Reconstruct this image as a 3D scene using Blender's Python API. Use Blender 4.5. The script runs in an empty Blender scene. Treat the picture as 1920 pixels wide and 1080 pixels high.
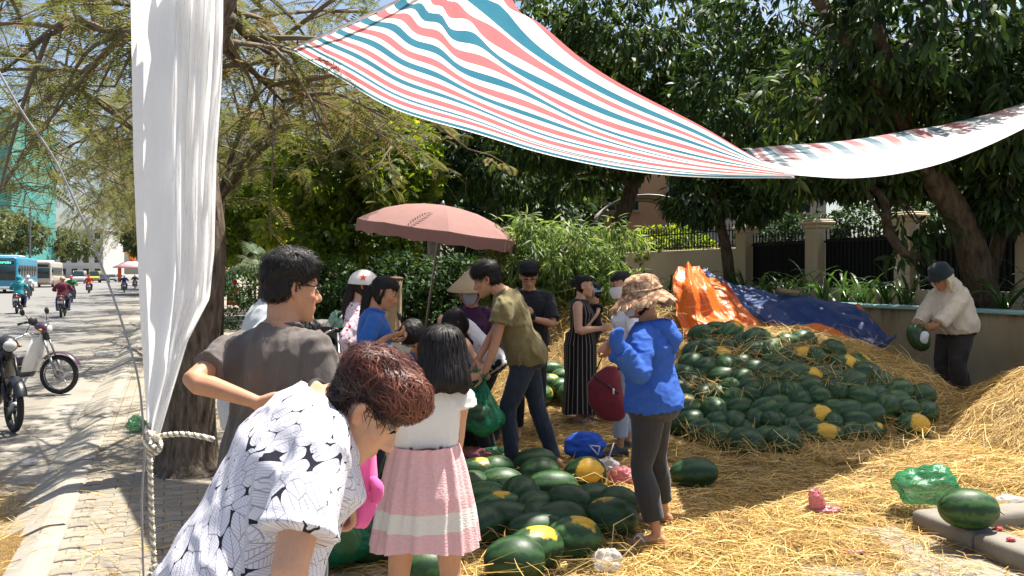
import bpy, bmesh, math, random
import numpy as np
from mathutils import Vector, Matrix, Euler, noise
from mathutils.bvhtree import BVHTree

# ------------------------------------------------------------------ camera, sky, sun, exposure
SC = bpy.context.scene
COL = SC.collection
RNG = random.Random(7)
NR = np.random.RandomState(11)
R = math.radians
EYE = 1.62                      # eye height above the pavement
FOC = 1550.0                    # focal length in pixels of a 1920 px wide frame
cam_d = bpy.data.cameras.new('camera')
cam_d.lens = FOC / 1920 * 36
cam_d.sensor_width = 36
cam_d.shift_y = -28 / 1920
cam_d.clip_start = 0.05
cam_d.clip_end = 3000
cam = bpy.data.objects.new('camera', cam_d)
COL.objects.link(cam)
cam.location = (0, 0, EYE)
cam.rotation_euler = (R(90), 0, 0)
SC.camera = cam

SUN = Vector((0.33, 0.25, 1.0)).normalized()      # towards the sun
world = bpy.data.worlds.new('World')
SC.world = world
world.use_nodes = True
wn = world.node_tree.nodes
wl = world.node_tree.links
bg = wn['Background']
sky = wn.new('ShaderNodeTexSky')
sky.sky_type = 'NISHITA'
sky.sun_disc = False
sky.sun_elevation = math.asin(SUN.z)
sky.sun_rotation = math.atan2(SUN.x, SUN.y)
sky.air_density = 1.0
sky.dust_density = 2.6
sky.ozone_density = 1.0
wl.new(sky.outputs[0], bg.inputs[0])
bg.inputs[1].default_value = 0.08
sun_d = bpy.data.lights.new('sun', 'SUN')
sun_d.energy = 5.0
sun_d.angle = R(0.53)
sun_d.color = (1.0, 0.95, 0.86)
sun = bpy.data.objects.new('sun', sun_d)
COL.objects.link(sun)
sun.rotation_euler = SUN.to_track_quat('Z', 'Y').to_euler()
SC.view_settings.view_transform = 'Standard'
SC.view_settings.look = 'None'
SC.view_settings.exposure = 1.28
SC.view_settings.gamma = 1.0
SC.view_settings.use_curve_mapping = False
SC.cycles.use_denoising = True
SC.cycles.max_bounces = 8
SC.cycles.transparent_max_bounces = 12
SC.cycles.sample_clamp_indirect = 8.0

# ------------------------------------------------------------------ helpers
SA = math.atan2(640, 1550)                        # the street runs 22.4 deg left of the view
SD = Vector((-math.sin(SA), math.cos(SA), 0))     # along the street
SR = Vector((math.cos(SA), math.sin(SA), 0))      # across it, to the right


def st(s, t, z=0.0):
    return SD * s + SR * t + Vector((0, 0, z))


def W(px, py, d):
    """the point seen at a pixel of the photograph at distance d"""
    return Vector(((px - 960) / FOC * d, d, EYE - d * (py - 512) / FOC))


def tag(o, label=None, cat=None, group=None, kind=None):
    if label: o['label'] = label
    if cat: o['category'] = cat
    if group: o['group'] = group
    if kind: o['kind'] = kind
    return o


def empty(name, loc=(0, 0, 0), rz=0.0, label=None, cat=None, group=None):
    o = bpy.data.objects.new(name, None)
    o.empty_display_size = 0.1
    COL.objects.link(o)
    o.location = loc
    o.rotation_euler = (0, 0, rz)
    return tag(o, label, cat, group)


def link(name, me, parent=None, mats=(), smooth=True):
    o = bpy.data.objects.new(name, me)
    COL.objects.link(o)
    if parent is not None:
        o.parent = parent
    for m in (mats if isinstance(mats, (list, tuple)) else [mats]):
        if m is not None:
            me.materials.append(m)
    if smooth and len(me.polygons):
        me.polygons.foreach_set('use_smooth', [True] * len(me.polygons))
    return o


def copy_tree(o, parent=None):
    c = o.copy()
    COL.objects.link(c)
    if parent is not None:
        c.parent = parent
    for ch in list(o.children):
        copy_tree(ch, c)
    return c


def mesh_np(name, V, F):
    """fast mesh from an (n,3) array and an (m,k) face array"""
    V = np.asarray(V, dtype=np.float32)
    F = np.asarray(F, dtype=np.int32)
    me = bpy.data.meshes.new(name)
    me.vertices.add(len(V))
    me.vertices.foreach_set('co', V.ravel())
    k = F.shape[1]
    me.loops.add(F.size)
    me.loops.foreach_set('vertex_index', F.ravel())
    me.polygons.add(len(F))
    me.polygons.foreach_set('loop_start', np.arange(0, F.size, k, dtype=np.int32))
    me.update(calc_edges=True)
    return me


def attr(me, name, vals):
    a = me.attributes.new(name, 'FLOAT', 'POINT')
    a.data.foreach_set('value', np.asarray(vals, dtype=np.float32))


def attr_vec(me, name, vals):
    a = me.attributes.new(name, 'FLOAT_VECTOR', 'POINT')
    a.data.foreach_set('vector', np.asarray(vals, dtype=np.float32).ravel())


def catmull(P, n):
    P = [Vector(p) for p in P]
    if len(P) < 3 or n <= 1:
        out = []
        for i in range(len(P) - 1):
            for k in range(max(n, 1)):
                out.append(P[i].lerp(P[i + 1], k / max(n, 1)))
        return out + [P[-1]]
    Q = [P[0] * 2 - P[1]] + P + [P[-1] * 2 - P[-2]]
    out = []
    for i in range(1, len(Q) - 2):
        a, b, c, d = Q[i - 1], Q[i], Q[i + 1], Q[i + 2]
        for k in range(n):
            t = k / n
            out.append(0.5 * ((2 * b) + (c - a) * t + (2 * a - 5 * b + 4 * c - d) * t * t + (3 * b - a - 3 * c + d) * t ** 3))
    out.append(P[-1])
    return out


def interp(tab, x):
    """piecewise linear rows (x, a, b, ...) at x"""
    if x <= tab[0][0]:
        return tab[0][1:]
    for a, b in zip(tab, tab[1:]):
        if x <= b[0]:
            t = (x - a[0]) / (b[0] - a[0])
            return tuple(p + (q - p) * t for p, q in zip(a[1:], b[1:]))
    return tab[-1][1:]


class MB:
    """collects shapes, then links them as one mesh object"""

    def __init__(self):
        self.v, self.f, self.m = [], [], []

    def add(self, verts, faces, mi=0):
        o = len(self.v)
        self.v.extend([tuple(p) for p in verts])
        self.f.extend([tuple(i + o for i in f) for f in faces])
        self.m.extend([mi] * len(faces))

    def rings(self, rings, cap=True, mi=0, closed=True):
        n = len(rings[0])
        o = len(self.v)
        for r_ in rings:
            self.v.extend([tuple(p) for p in r_])
        for i in range(len(rings) - 1):
            for j in range(n if closed else n - 1):
                a, b = o + i * n + j, o + i * n + (j + 1) % n
                self.f.append((a, b, b + n, a + n))
                self.m.append(mi)
        if cap and closed:
            self.f.append(tuple(o + j for j in reversed(range(n))))
            self.m.append(mi)
            e = o + (len(rings) - 1) * n
            self.f.append(tuple(e + j for j in range(n)))
            self.m.append(mi)

    def tube(self, pts, rad, seg=8, n=1, cap=True, mi=0, flat=1.0, up=None, dome=False):
        P = catmull(pts, n)
        if isinstance(rad, (int, float)):
            rad = [rad] * len(pts)
        m = len(P)
        rr = [interp([(i, q) for i, q in enumerate(rad)], k * (len(pts) - 1) / (m - 1))[0] for k in range(m)]
        if dome:
            d0 = (P[0] - P[1]).normalized()
            d1 = (P[-1] - P[-2]).normalized()
            P = [P[0] + d0 * rr[0] * .85, P[0] + d0 * rr[0] * .5] + P + [P[-1] + d1 * rr[-1] * .5, P[-1] + d1 * rr[-1] * .85]
            rr = [rr[0] * .45, rr[0] * .85] + rr + [rr[-1] * .85, rr[-1] * .45]
            m = len(P)
        T = [(P[min(i + 1, m - 1)] - P[max(i - 1, 0)]).normalized() for i in range(m)]
        u = Vector(up) if up is not None else (Vector((0, 0, 1)) if abs(T[0].z) < .9 else Vector((1, 0, 0)))
        x = (u - T[0] * u.dot(T[0])).normalized()
        rings = []
        for i in range(m):
            x = (x - T[i] * x.dot(T[i])).normalized()
            y = T[i].cross(x)
            rings.append([P[i] + x * (math.cos(a) * rr[i] * flat) + y * (math.sin(a) * rr[i])
                          for a in [2 * math.pi * j / seg for j in range(seg)]])
        self.rings(rings, cap, mi)

    def box(self, c, size, rot=None, mi=0, bev=0.0):
        sx, sy, sz = (q / 2 for q in size)
        rot = rot or Matrix.Identity(3)
        c = Vector(c)
        b = min(bev, sx * .9, sy * .9, sz * .9)
        if b <= 0:
            vs = [c + rot @ Vector((x * sx, y * sy, z * sz)) for x in (-1, 1) for y in (-1, 1) for z in (-1, 1)]
            self.add(vs, [(0, 1, 3, 2), (4, 6, 7, 5), (0, 4, 5, 1), (2, 3, 7, 6), (0, 2, 6, 4), (1, 5, 7, 3)], mi)
            return
        rings = []
        for z, ins in ((-sz, b), (-sz + b, 0), (sz - b, 0), (sz, b)):
            x0, y0 = sx - ins, sy - ins
            cc = b * .6
            pts = [(x0, -y0 + cc), (x0, y0 - cc), (x0 - cc, y0), (-x0 + cc, y0), (-x0, y0 - cc), (-x0, -y0 + cc), (-x0 + cc, -y0), (x0 - cc, -y0)]
            rings.append([c + rot @ Vector((p[0], p[1], z)) for p in pts])
        self.rings(rings, True, mi)

    def lathe(self, prof, c=(0, 0, 0), seg=16, rot=None, mi=0, cap=True):
        rot = rot or Matrix.Identity(3)
        c = Vector(c)
        self.rings([[c + rot @ Vector((r_ * math.cos(2 * math.pi * j / seg), r_ * math.sin(2 * math.pi * j / seg), z)) for j in range(seg)]
                    for r_, z in prof], cap, mi)

    def ball(self, c, rx, ry=None, rz=None, seg=12, n=8, rot=None, mi=0):
        ry = rx if ry is None else ry
        rz = rx if rz is None else rz
        rot = rot or Matrix.Identity(3)
        c = Vector(c)
        rg = []
        for i in range(n + 1):
            a = math.pi * (0.02 + 0.96 * i / n) - math.pi / 2
            rg.append([c + rot @ Vector((rx * math.cos(a) * math.cos(2 * math.pi * j / seg), ry * math.cos(a) * math.sin(2 * math.pi * j / seg), rz * math.sin(a)))
                       for j in range(seg)])
        self.rings(rg, True, mi)

    def prism(self, poly, d, c=(0, 0, 0), rot=None, mi=0):
        """polygon (x, z) extruded along y by +-d/2"""
        rot = rot or Matrix.Identity(3)
        c = Vector(c)
        n = len(poly)
        vs = [c + rot @ Vector((x, s * d / 2, z)) for s in (-1, 1) for x, z in poly]
        fs = [tuple(range(n)), tuple(reversed(range(n, 2 * n)))]
        fs += [(i, n + i, n + (i + 1) % n, (i + 1) % n) for i in range(n)]
        self.add(vs, fs, mi)

    def grid(self, fn, nu, nv, mi=0, flip=False):
        o = len(self.v)
        for j in range(nv + 1):
            for i in range(nu + 1):
                self.v.append(tuple(fn(i / nu, j / nv)))
        for j in range(nv):
            for i in range(nu):
                a = o + j * (nu + 1) + i
                q = (a, a + 1, a + nu + 2, a + nu + 1)
                self.f.append(tuple(reversed(q)) if flip else q)
                self.m.append(mi)

    def mesh(self, name='mesh'):
        me = bpy.data.meshes.new(name)
        me.from_pydata(self.v, [], self.f)
        if any(self.m):
            me.polygons.foreach_set('material_index', self.m)
        return me

    def build(self, name, mats, parent=None, smooth=True, off=None, fix=True):
        if off is not None:
            off = Vector(off)
            self.v = [tuple(Vector(p) - off) for p in self.v]
        me = self.mesh(name)
        if fix:
            bm = bmesh.new()
            bm.from_mesh(me)
            bmesh.ops.recalc_face_normals(bm, faces=bm.faces)
            bm.to_mesh(me)
            bm.free()
        return link(name, me, parent, mats, smooth)


def flatten(o, ang=40):
    """smooth shading that keeps edges sharper than ang"""
    me = o.data
    bm = bmesh.new()
    bm.from_mesh(me)
    for e in bm.edges:
        if len(e.link_faces) == 2 and e.calc_face_angle(0) > R(ang):
            e.smooth = False
    bm.to_mesh(me)
    bm.free()
    return o


def remesh(mb, voxel, it=3, fac=0.5):
    """one continuous skin over the overlapping shapes of mb"""
    me = mb.mesh('tmp')
    bm = bmesh.new()
    bm.from_mesh(me)
    bmesh.ops.recalc_face_normals(bm, faces=bm.faces)
    bm.to_mesh(me)
    bm.free()
    o = bpy.data.objects.new('tmp', me)
    COL.objects.link(o)
    md = o.modifiers.new('r', 'REMESH')
    md.mode = 'VOXEL'
    md.voxel_size = voxel
    if it:
        ms = o.modifiers.new('s', 'SMOOTH')
        ms.factor = fac
        ms.iterations = it
    dg = bpy.context.evaluated_depsgraph_get()
    out = bpy.data.meshes.new_from_object(o.evaluated_get(dg))
    bpy.data.objects.remove(o)
    bpy.data.meshes.remove(me)
    out.materials.clear()
    return out


def coords(me):
    a = np.empty(len(me.vertices) * 3, dtype=np.float32)
    me.vertices.foreach_get('co', a)
    return a.reshape(-1, 3)


def normals(me):
    a = np.empty(len(me.vertices) * 3, dtype=np.float32)
    me.vertices.foreach_get('normal', a)
    return a.reshape(-1, 3)


def set_coords(me, V):
    me.vertices.foreach_set('co', np.asarray(V, dtype=np.float32).ravel())
    me.update()


def wave_noise(P, seed, freq, octs=3, stretch=(1, 1, 1)):
    """cheap smooth vector-free noise: a sum of random plane waves"""
    rs = np.random.RandomState(seed)
    out = np.zeros(len(P))
    S = np.asarray(stretch)
    for o in range(octs):
        for _ in range(5):
            k = rs.normal(size=3)
            k = k / np.linalg.norm(k) * freq * (1.7 ** o) * rs.uniform(.6, 1.4)
            out += np.sin((P * S) @ k + rs.uniform(0, 6.28)) / (1.5 ** o) / 5
    return out


# ------------------------------------------------------------------ materials
class NT:
    def __init__(self, name):
        self.mat = bpy.data.materials.new(name)
        self.mat.use_nodes = True
        self.t = self.mat.node_tree
        self.b = self.t.nodes['Principled BSDF']
        self.out = self.t.nodes['Material Output']

    def n(self, typ, ins=None, **props):
        nd = self.t.nodes.new('ShaderNode' + typ)
        for k, v in props.items():
            setattr(nd, k, v)
        for k, v in (ins or {}).items():
            self.set(nd.inputs[k], v)
        return nd

    def set(self, sock, v):
        if isinstance(v, bpy.types.NodeSocket):
            self.t.links.new(v, sock)
        elif isinstance(v, bpy.types.Node):
            self.t.links.new(v.outputs[0], sock)
        else:
            if isinstance(v, (tuple, list)) and len(v) == 3 and sock.type == 'RGBA':
                v = (*v, 1)
            sock.default_value = v

    def math(self, op, a, b=0.0, c=None, clamp=False):
        nd = self.n('Math', operation=op, use_clamp=clamp)
        self.set(nd.inputs[0], a)
        self.set(nd.inputs[1], b)
        if c is not None:
            self.set(nd.inputs[2], c)
        return nd.outputs[0]

    def mix(self, f, a, b):
        nd = self.n('Mix', data_type='RGBA')
        self.set(nd.inputs[0], f)
        self.set(nd.inputs[6], a)
        self.set(nd.inputs[7], b)
        return nd.outputs[2]

    def ramp(self, f, stops):
        nd = self.n('ValToRGB')
        e = nd.color_ramp.elements
        while len(e) < len(stops):
            e.new(0.5)
        for el, (p, c) in zip(e, stops):
            el.position = p
            el.color = (*c, 1) if len(c) == 3 else c
        self.set(nd.inputs[0], f)
        return nd.outputs[0]

    def noise(self, scale, vec=None, detail=4, rough=.55):
        nd = self.n('TexNoise', {'Scale': scale, 'Detail': detail, 'Roughness': rough})
        if vec is not None:
            self.set(nd.inputs['Vector'], vec)
        return nd.outputs[0]

    def obj(self):
        return self.n('TexCoord').outputs['Object']

    def pos(self):
        return self.n('NewGeometry').outputs['Position']

    def attr(self, name, out='Fac', typ='GEOMETRY'):
        return self.n('Attribute', attribute_name=name, attribute_type=typ).outputs[out]

    def map(self, vec, scale=(1, 1, 1), rot=(0, 0, 0), loc=(0, 0, 0)):
        return self.n('Mapping', {'Vector': vec, 'Scale': scale, 'Rotation': rot, 'Location': loc}).outputs[0]

    def bump(self, h, strength=.4, dist=.01):
        nd = self.n('Bump', {'Height': h, 'Strength': strength, 'Distance': dist})
        self.t.links.new(nd.outputs[0], self.b.inputs['Normal'])

    def fin(self, col=None, rough=None, metal=None, spec=None):
        if col is not None: self.set(self.b.inputs['Base Color'], col)
        if rough is not None: self.set(self.b.inputs['Roughness'], rough)
        if metal is not None: self.set(self.b.inputs['Metallic'], metal)
        if spec is not None: self.set(self.b.inputs['Specular IOR Level'], spec)
        return self.mat

    def translucent(self, f, col):
        tr = self.n('BsdfTranslucent')
        self.set(tr.inputs[0], col)
        mx = self.n('MixShader')
        self.set(mx.inputs[0], f)
        self.t.links.new(self.b.outputs[0], mx.inputs[1])
        self.t.links.new(tr.outputs[0], mx.inputs[2])
        self.t.links.new(mx.outputs[0], self.out.inputs[0])
        return mx

    def clear(self, f):
        """share of the light that passes straight through"""
        tr = self.n('BsdfTransparent')
        old = self.out.inputs[0].links[0].from_socket
        mx = self.n('MixShader')
        self.set(mx.inputs[0], f)
        self.t.links.new(old, mx.inputs[1])
        self.t.links.new(tr.outputs[0], mx.inputs[2])
        self.t.links.new(mx.outputs[0], self.out.inputs[0])


def shade(c, k):
    return tuple(min(1, q * k) for q in c)


def plain(name, col, rough=.6, metal=0, vary=.25, scale=6, bump=0, bscale=60, spec=.5):
    m = NT(name)
    v = m.obj()
    c = m.mix(m.noise(scale, v), shade(col, 1 - vary), shade(col, 1 + vary))
    if bump:
        m.bump(m.noise(bscale, v), bump, .004)
    return m.fin(c, rough, metal, spec)


def cloth(name, col, vary=.12, rough=.85, weave=500, transl=0.0, fold=.25):
    m = NT(name)
    v = m.obj()
    c = m.mix(m.noise(9, v), shade(col, 1 - vary), shade(col, 1 + vary))
    m.fin(c, rough, 0, .25)
    m.set(m.b.inputs['Sheen Weight'], .15)
    h = m.math('ADD', m.noise(14, m.map(v, (1, 1, .45)), 3), m.math('MULTIPLY', m.noise(weave, v, 1), .12))
    m.bump(h, fold, .03)
    if transl:
        m.translucent(transl, shade(col, 1.1))
    return m.mat
# ------------------------------------------------------------------ ground, road, pavement
def hash_noise(x, y, f, seed=0):
    return noise.noise(Vector((x * f + seed * 17.3, y * f - seed * 5.1, seed * 3.7)))


MOUNDS = [  # x, y, radius along, radius across, angle, height, power
    (6.45, 7.9, 1.85, 1.6, R(10), 1.02, 1.4),
    (3.05, 9.6, 1.75, 1.55, R(8), .95, 1.8),
    (0.75, 11.6, 2.1, 1.45, R(5), .95, 1.5),
    (2.3, 11.5, 1.6, 1.2, 0, .9, 1.6),
]


def straw_h(x, y):
    h = 0.0
    for cx, cy, ra, rb, an, hh, pw in MOUNDS:
        dx, dy = x - cx, y - cy
        u = (dx * math.cos(an) + dy * math.sin(an)) / ra
        v = (-dx * math.sin(an) + dy * math.cos(an)) / rb
        d = math.hypot(u, v)
        if d < 1.35:
            q = hh * max(0.0, 1 - (d / 1.3) ** pw)
            h = max(h, q) + .12 * min(h, q)
    return h


def straw_cover(x, y):
    """positive where straw covers the pavement"""
    p = Vector((x, y, 0))
    s, t = p.dot(SD), p.dot(SR)
    edge = 1.15 + .5 * hash_noise(s, 0, .7, 3) + .25 * hash_noise(s, t, 2.2, 4) - .1 * max(0, 6 - s)
    c = (t - edge) * .6
    # the paving shows through at the lower right
    c2 = (y - 4.55) * .6 + .55 * hash_noise(x, y, 1.3, 6) - .18 * max(0, x - 1.6)
    bare = max(0.0, (x - .9)) * .9
    return min(c, max(c2, .62 - bare)) if x > .9 else c


def ground_z(x, y):
    c = straw_cover(x, y)
    b = max(0.0, min(1.0, c * 3)) * .03
    return max(0.0, b) + straw_h(x, y) + (.018 * (hash_noise(x, y, 3, 1) + .6 * hash_noise(x, y, 8, 2)) if c > 0 else 0)


def sheet(name, pts, z, m, kind='structure'):
    mb = MB()
    mb.add([(p[0], p[1], z) for p in pts], [tuple(range(len(pts)))])
    return tag(mb.build(name, m, smooth=False), kind=kind)


m = NT('earth')
M_EARTH = m.fin(m.ramp(m.noise(.8, m.pos(), 8), [(.3, (.10, .085, .06)), (.7, (.20, .17, .12))]), .95)
sheet('ground', [(-900, -300), (900, -300), (900, 1500), (-900, 1500)], -.30, M_EARTH)

m = NT('asphalt')
v = m.pos()
c = m.mix(m.noise(140, v, 2), (.085, .083, .08), (.23, .225, .215))
c = m.mix(m.math('MULTIPLY', m.noise(.55, v, 6), .75), c, (.19, .18, .16))
stx = m.map(v, (1, 1, 1), (0, 0, -SA))
sep = m.n('SeparateXYZ', {0: stx})
dust = m.n('MapRange', {0: sep.outputs[0], 1: -3.6, 2: -1.2}).outputs[0]
c = m.mix(m.math('MULTIPLY', dust, m.noise(1.6, v, 6)), c, (.26, .215, .15))
m.bump(m.noise(160, v, 2), .5, .006)
M_ROAD = m.fin(c, .85)


def quad_st(name, s0, s1, t0, t1, z, mt):
    return sheet(name, [st(s0, t0), st(s0, t1), st(s1, t1), st(s1, t0)], z, mt)


quad_st('road', -30, 900, -19.0, -1.0, -.13, M_ROAD)
m = NT('concrete_gutter')
v = m.pos()
c = m.mix(m.noise(3, v, 8), (.17, .155, .13), (.33, .30, .25))
m.bump(m.noise(60, v), .4, .006)
M_GUTTER = m.fin(c, .9)
quad_st('gutter', -10, 120, -1.5, -1.0, -.125, M_GUTTER)

# far pavement across the road
M_PAVE_FAR = plain('far_paving', (.27, .25, .22), .9, scale=.7)
mb = MB()
mb.add([st(-30, -40, -.4), st(-30, -19, -.4), st(900, -19, -.4), st(900, -40, -.4), st(-30, -40, 0), st(-30, -19, 0), st(900, -19, 0), st(900, -40, 0)],
       [(0, 1, 2, 3), (4, 5, 6, 7), (0, 1, 5, 4), (1, 2, 6, 5), (2, 3, 7, 6), (3, 0, 4, 7)])
tag(mb.build('far_pavement', M_PAVE_FAR, smooth=False), kind='structure')

# near pavement: sand bed with pavers laid on it, the material takes over farther off
PW, PL = .1125, .225


def paver_nodes(m, v, base_a, base_b, joint):
    b = m.n('TexBrick', {'Vector': m.map(v, (1, 1, 1), (0, 0, -SA + R(90))), 'Color1': base_a, 'Color2': base_b, 'Mortar': joint,
                         'Scale': 1.0, 'Mortar Size': .006, 'Mortar Smooth': .3, 'Brick Width': PL, 'Row Height': PW})
    return b


m = NT('paving_bed')
v = m.pos()
b = paver_nodes(m, v, (.21, .185, .15, 1), (.28, .25, .205, 1), (.09, .075, .055, 1))
c = m.mix(m.math('MULTIPLY', m.noise(1.3, v, 8), .8), b.outputs[0], (.30, .255, .185))
m.bump(m.math('ADD', m.math('MULTIPLY', b.outputs[1], -1.0), m.math('MULTIPLY', m.noise(90, v), .4)), .5, .006)
M_PAVING = m.fin(c, .92)
mb = MB()
P8 = [st(-8, -.62, -.4), st(-8, 40, -.4), st(300, 40, -.4), st(300, -.62, -.4), st(-8, -.62, 0), st(-8, 40, 0), st(300, 40, 0), st(300, -.62, 0)]
mb.add(P8, [(3, 2, 1, 0), (4, 5, 6, 7), (0, 1, 5, 4), (1, 2, 6, 5), (2, 3, 7, 6), (3, 0, 4, 7)])
SIDEWALK = tag(mb.build('sidewalk', M_PAVING, smooth=False), kind='structure')

m = NT('concrete_paver')
v = m.pos()
c = m.mix(m.attr('shade', typ='OBJECT'), (.19, .17, .14), (.31, .28, .23))
c = m.mix(m.math('MULTIPLY', m.noise(2.1, v, 8), .7), c, (.33, .28, .20))
c = m.mix(m.math('MULTIPLY', m.noise(110, v, 2), .5), c, (.12, .11, .09))
m.bump(m.noise(120, v), .5, .004)
M_PAVER = m.fin(c, .92)


def paver_outline(w, l, k):
    """zigzag sided interlocking block, w across, l along"""
    a = .011
    xs = [-l / 2, -l / 4, 0, l / 4, l / 2]
    top = [(x, w / 2 + (a if i % 2 else -a)) for i, x in enumerate(xs)]
    bot = [(x, -w / 2 + (a if i % 2 else -a)) for i, x in enumerate(xs)]
    g = .0035 + k
    f = lambda p: (p[0] * (1 - 2 * g / l), p[1] - math.copysign(g, p[1]))
    return [f(p) for p in bot] + [f(p) for p in reversed(top)]


def paver_shape(mb, M):
    rings = []
    for k, z in ((0, -.004), (0, .006), (.004, .010)):
        rings.append([M @ Vector((p[0], p[1], z)) for p in paver_outline(PW, PL, k)])
    mb.rings(rings, True)


pv = MB()
paver_shape(pv, Matrix.Identity(4))
PAVER_ME = pv.mesh('paver')
PAVER_ME.materials.append(M_PAVER)
rest = MB()
cells = []
ROT_ST = Matrix.Rotation(SA, 4, 'Z')
for i in range(0, 60):
    s = 2.6 + i * PW * 1.0
    for j in range(-1, 20):
        t = -.62 + PL * .56 + j * PL + (PL / 2 if i % 2 else 0)
        p = st(s, t)
        if p.y < 2.5 or straw_cover(p.x, p.y) > .14 or t > 3.2 or t < -.62 + PL * .5:
            continue
        px = 960 + FOC * p.x / p.y
        if px < -60 or px > 900:
            continue
        cells.append((p.y, p, i, j))
rnear = sorted(c for c in cells if 512 + FOC * EYE / c[0] < 1120 and 960 + FOC * c[1].x / c[0] < 470)
others = [c for c in cells if c not in rnear[:296]]
for d_, p, i, j in rnear[:296]:
    o = bpy.data.objects.new('paver', PAVER_ME)
    COL.objects.link(o)
    o.parent = SIDEWALK
    o.location = (p.x, p.y, RNG.uniform(-.0015, .0015))
    o.rotation_euler = (RNG.gauss(0, .006), RNG.gauss(0, .006), SA + RNG.gauss(0, .006))
    o['shade'] = RNG.random()
for d_, p, i, j in others:
    paver_shape(rest, Matrix.Translation((p.x, p.y, RNG.uniform(-.0015, .0015))) @ ROT_ST)
o = rest.build('far_pavers', M_PAVER, SIDEWALK, smooth=False, fix=False)
tag(o, kind='stuff')
o['shade'] = .5

# kerb stones, sloped towards the gutter
m = NT('kerb_concrete')
v = m.pos()
c = m.mix(m.noise(2.5, v, 8), (.24, .215, .175), (.42, .385, .32))
c = m.mix(m.math('MULTIPLY', m.noise(40, v, 4), .4), c, (.15, .13, .10))
m.bump(m.noise(70, v), .45, .006)
M_KERB = m.fin(c, .9)
kb = MB()
prof = [(-.40, -.30), (-.40, -.115), (-.385, -.10), (-.14, .006), (-.10, .014), (-.012, .014), (0, .004), (0, -.30)]
kb.rings([[(x, y, z) for x, z in prof] for y in (-.494, .494)])
kb2 = bmesh.new()
kme = kb.mesh('kerb_stone')
kb2.from_mesh(kme); bmesh.ops.recalc_face_normals(kb2, faces=kb2.faces); kb2.to_mesh(kme); kb2.free()
kme.materials.append(M_KERB)
for i in range(0, 62):
    p = st(1.5 + i, -.612)
    o = bpy.data.objects.new('kerb_stone', kme)
    COL.objects.link(o)
    o.parent = SIDEWALK
    o.location = (p.x + RNG.gauss(0, .006), p.y, RNG.gauss(0, .004))
    o.rotation_euler = (RNG.gauss(0, .004), 0, SA + RNG.gauss(0, .006))
farkerb = MB()
farkerb.rings([[tuple(st(63.01, x - .612, z)) for x, z in prof], [tuple(st(300, x - .612, z)) for x, z in prof]])
tag(farkerb.build('far_kerb', M_KERB, SIDEWALK, smooth=False), kind='stuff')

# ------------------------------------------------------------------ straw
m = NT('straw_mat')
v = m.pos()
w1 = m.n('TexWave', {'Vector': m.map(v, (1, 1, 1), (0, 0, .5)), 'Scale': 16, 'Distortion': 14, 'Detail': 4, 'Detail Scale': 3.5}).outputs[0]
w2 = m.n('TexWave', {'Vector': m.map(v, (1, 1, 1), (0, 0, 2.1)), 'Scale': 21, 'Distortion': 17, 'Detail': 4, 'Detail Scale': 3}).outputs[0]
f = m.math('MULTIPLY', m.math('ADD', w1, w2), .5)
c = m.ramp(f, [(.1, (.10, .055, .018)), (.45, (.29, .165, .05)), (.75, (.47, .30, .10)), (1, (.62, .44, .17))])
c = m.mix(m.math('MULTIPLY', m.noise(1.1, v, 5), .55), c, (.23, .14, .06))
m.bump(f, .8, .02)
M_STRAWMAT = m.fin(c, .9, spec=.2)
nx, ny = 210, 230
x0, x1, y0, y1 = -3.2, 8.2, 2.4, 13.6
V = np.zeros((ny + 1, nx + 1, 3))
for j in range(ny + 1):
    for i in range(nx + 1):
        x, y = x0 + (x1 - x0) * i / nx, y0 + (y1 - y0) * j / ny
        c = straw_cover(x, y)
        t = Vector((x, y, 0)).dot(SR)
        z = ground_z(x, y) if c > 0 else max(-.05, c * .5)
        if t > 10.0:
            z = min(z, max(-.05, z - (t - 10.0) * 3))
        V[j, i] = (x, y, z)
idx = np.arange((nx + 1) * (ny + 1)).reshape(ny + 1, nx + 1)
F = np.stack([idx[:-1, :-1], idx[:-1, 1:], idx[1:, 1:], idx[1:, :-1]], -1).reshape(-1, 4)
STRAW = tag(link('straw_bed', mesh_np('straw_bed', V.reshape(-1, 3), F), None, M_STRAWMAT), kind='stuff')

m = NT('straw_stalk')
t_ = m.attr('tint')
c = m.ramp(t_, [(0, (.14, .075, .022)), (.3, (.38, .22, .06)), (.65, (.62, .42, .12)), (1, (.80, .64, .27))])
m.fin(c, .55, spec=.35)
m.translucent(.18, c)
M_STALK = m.mat


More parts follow.
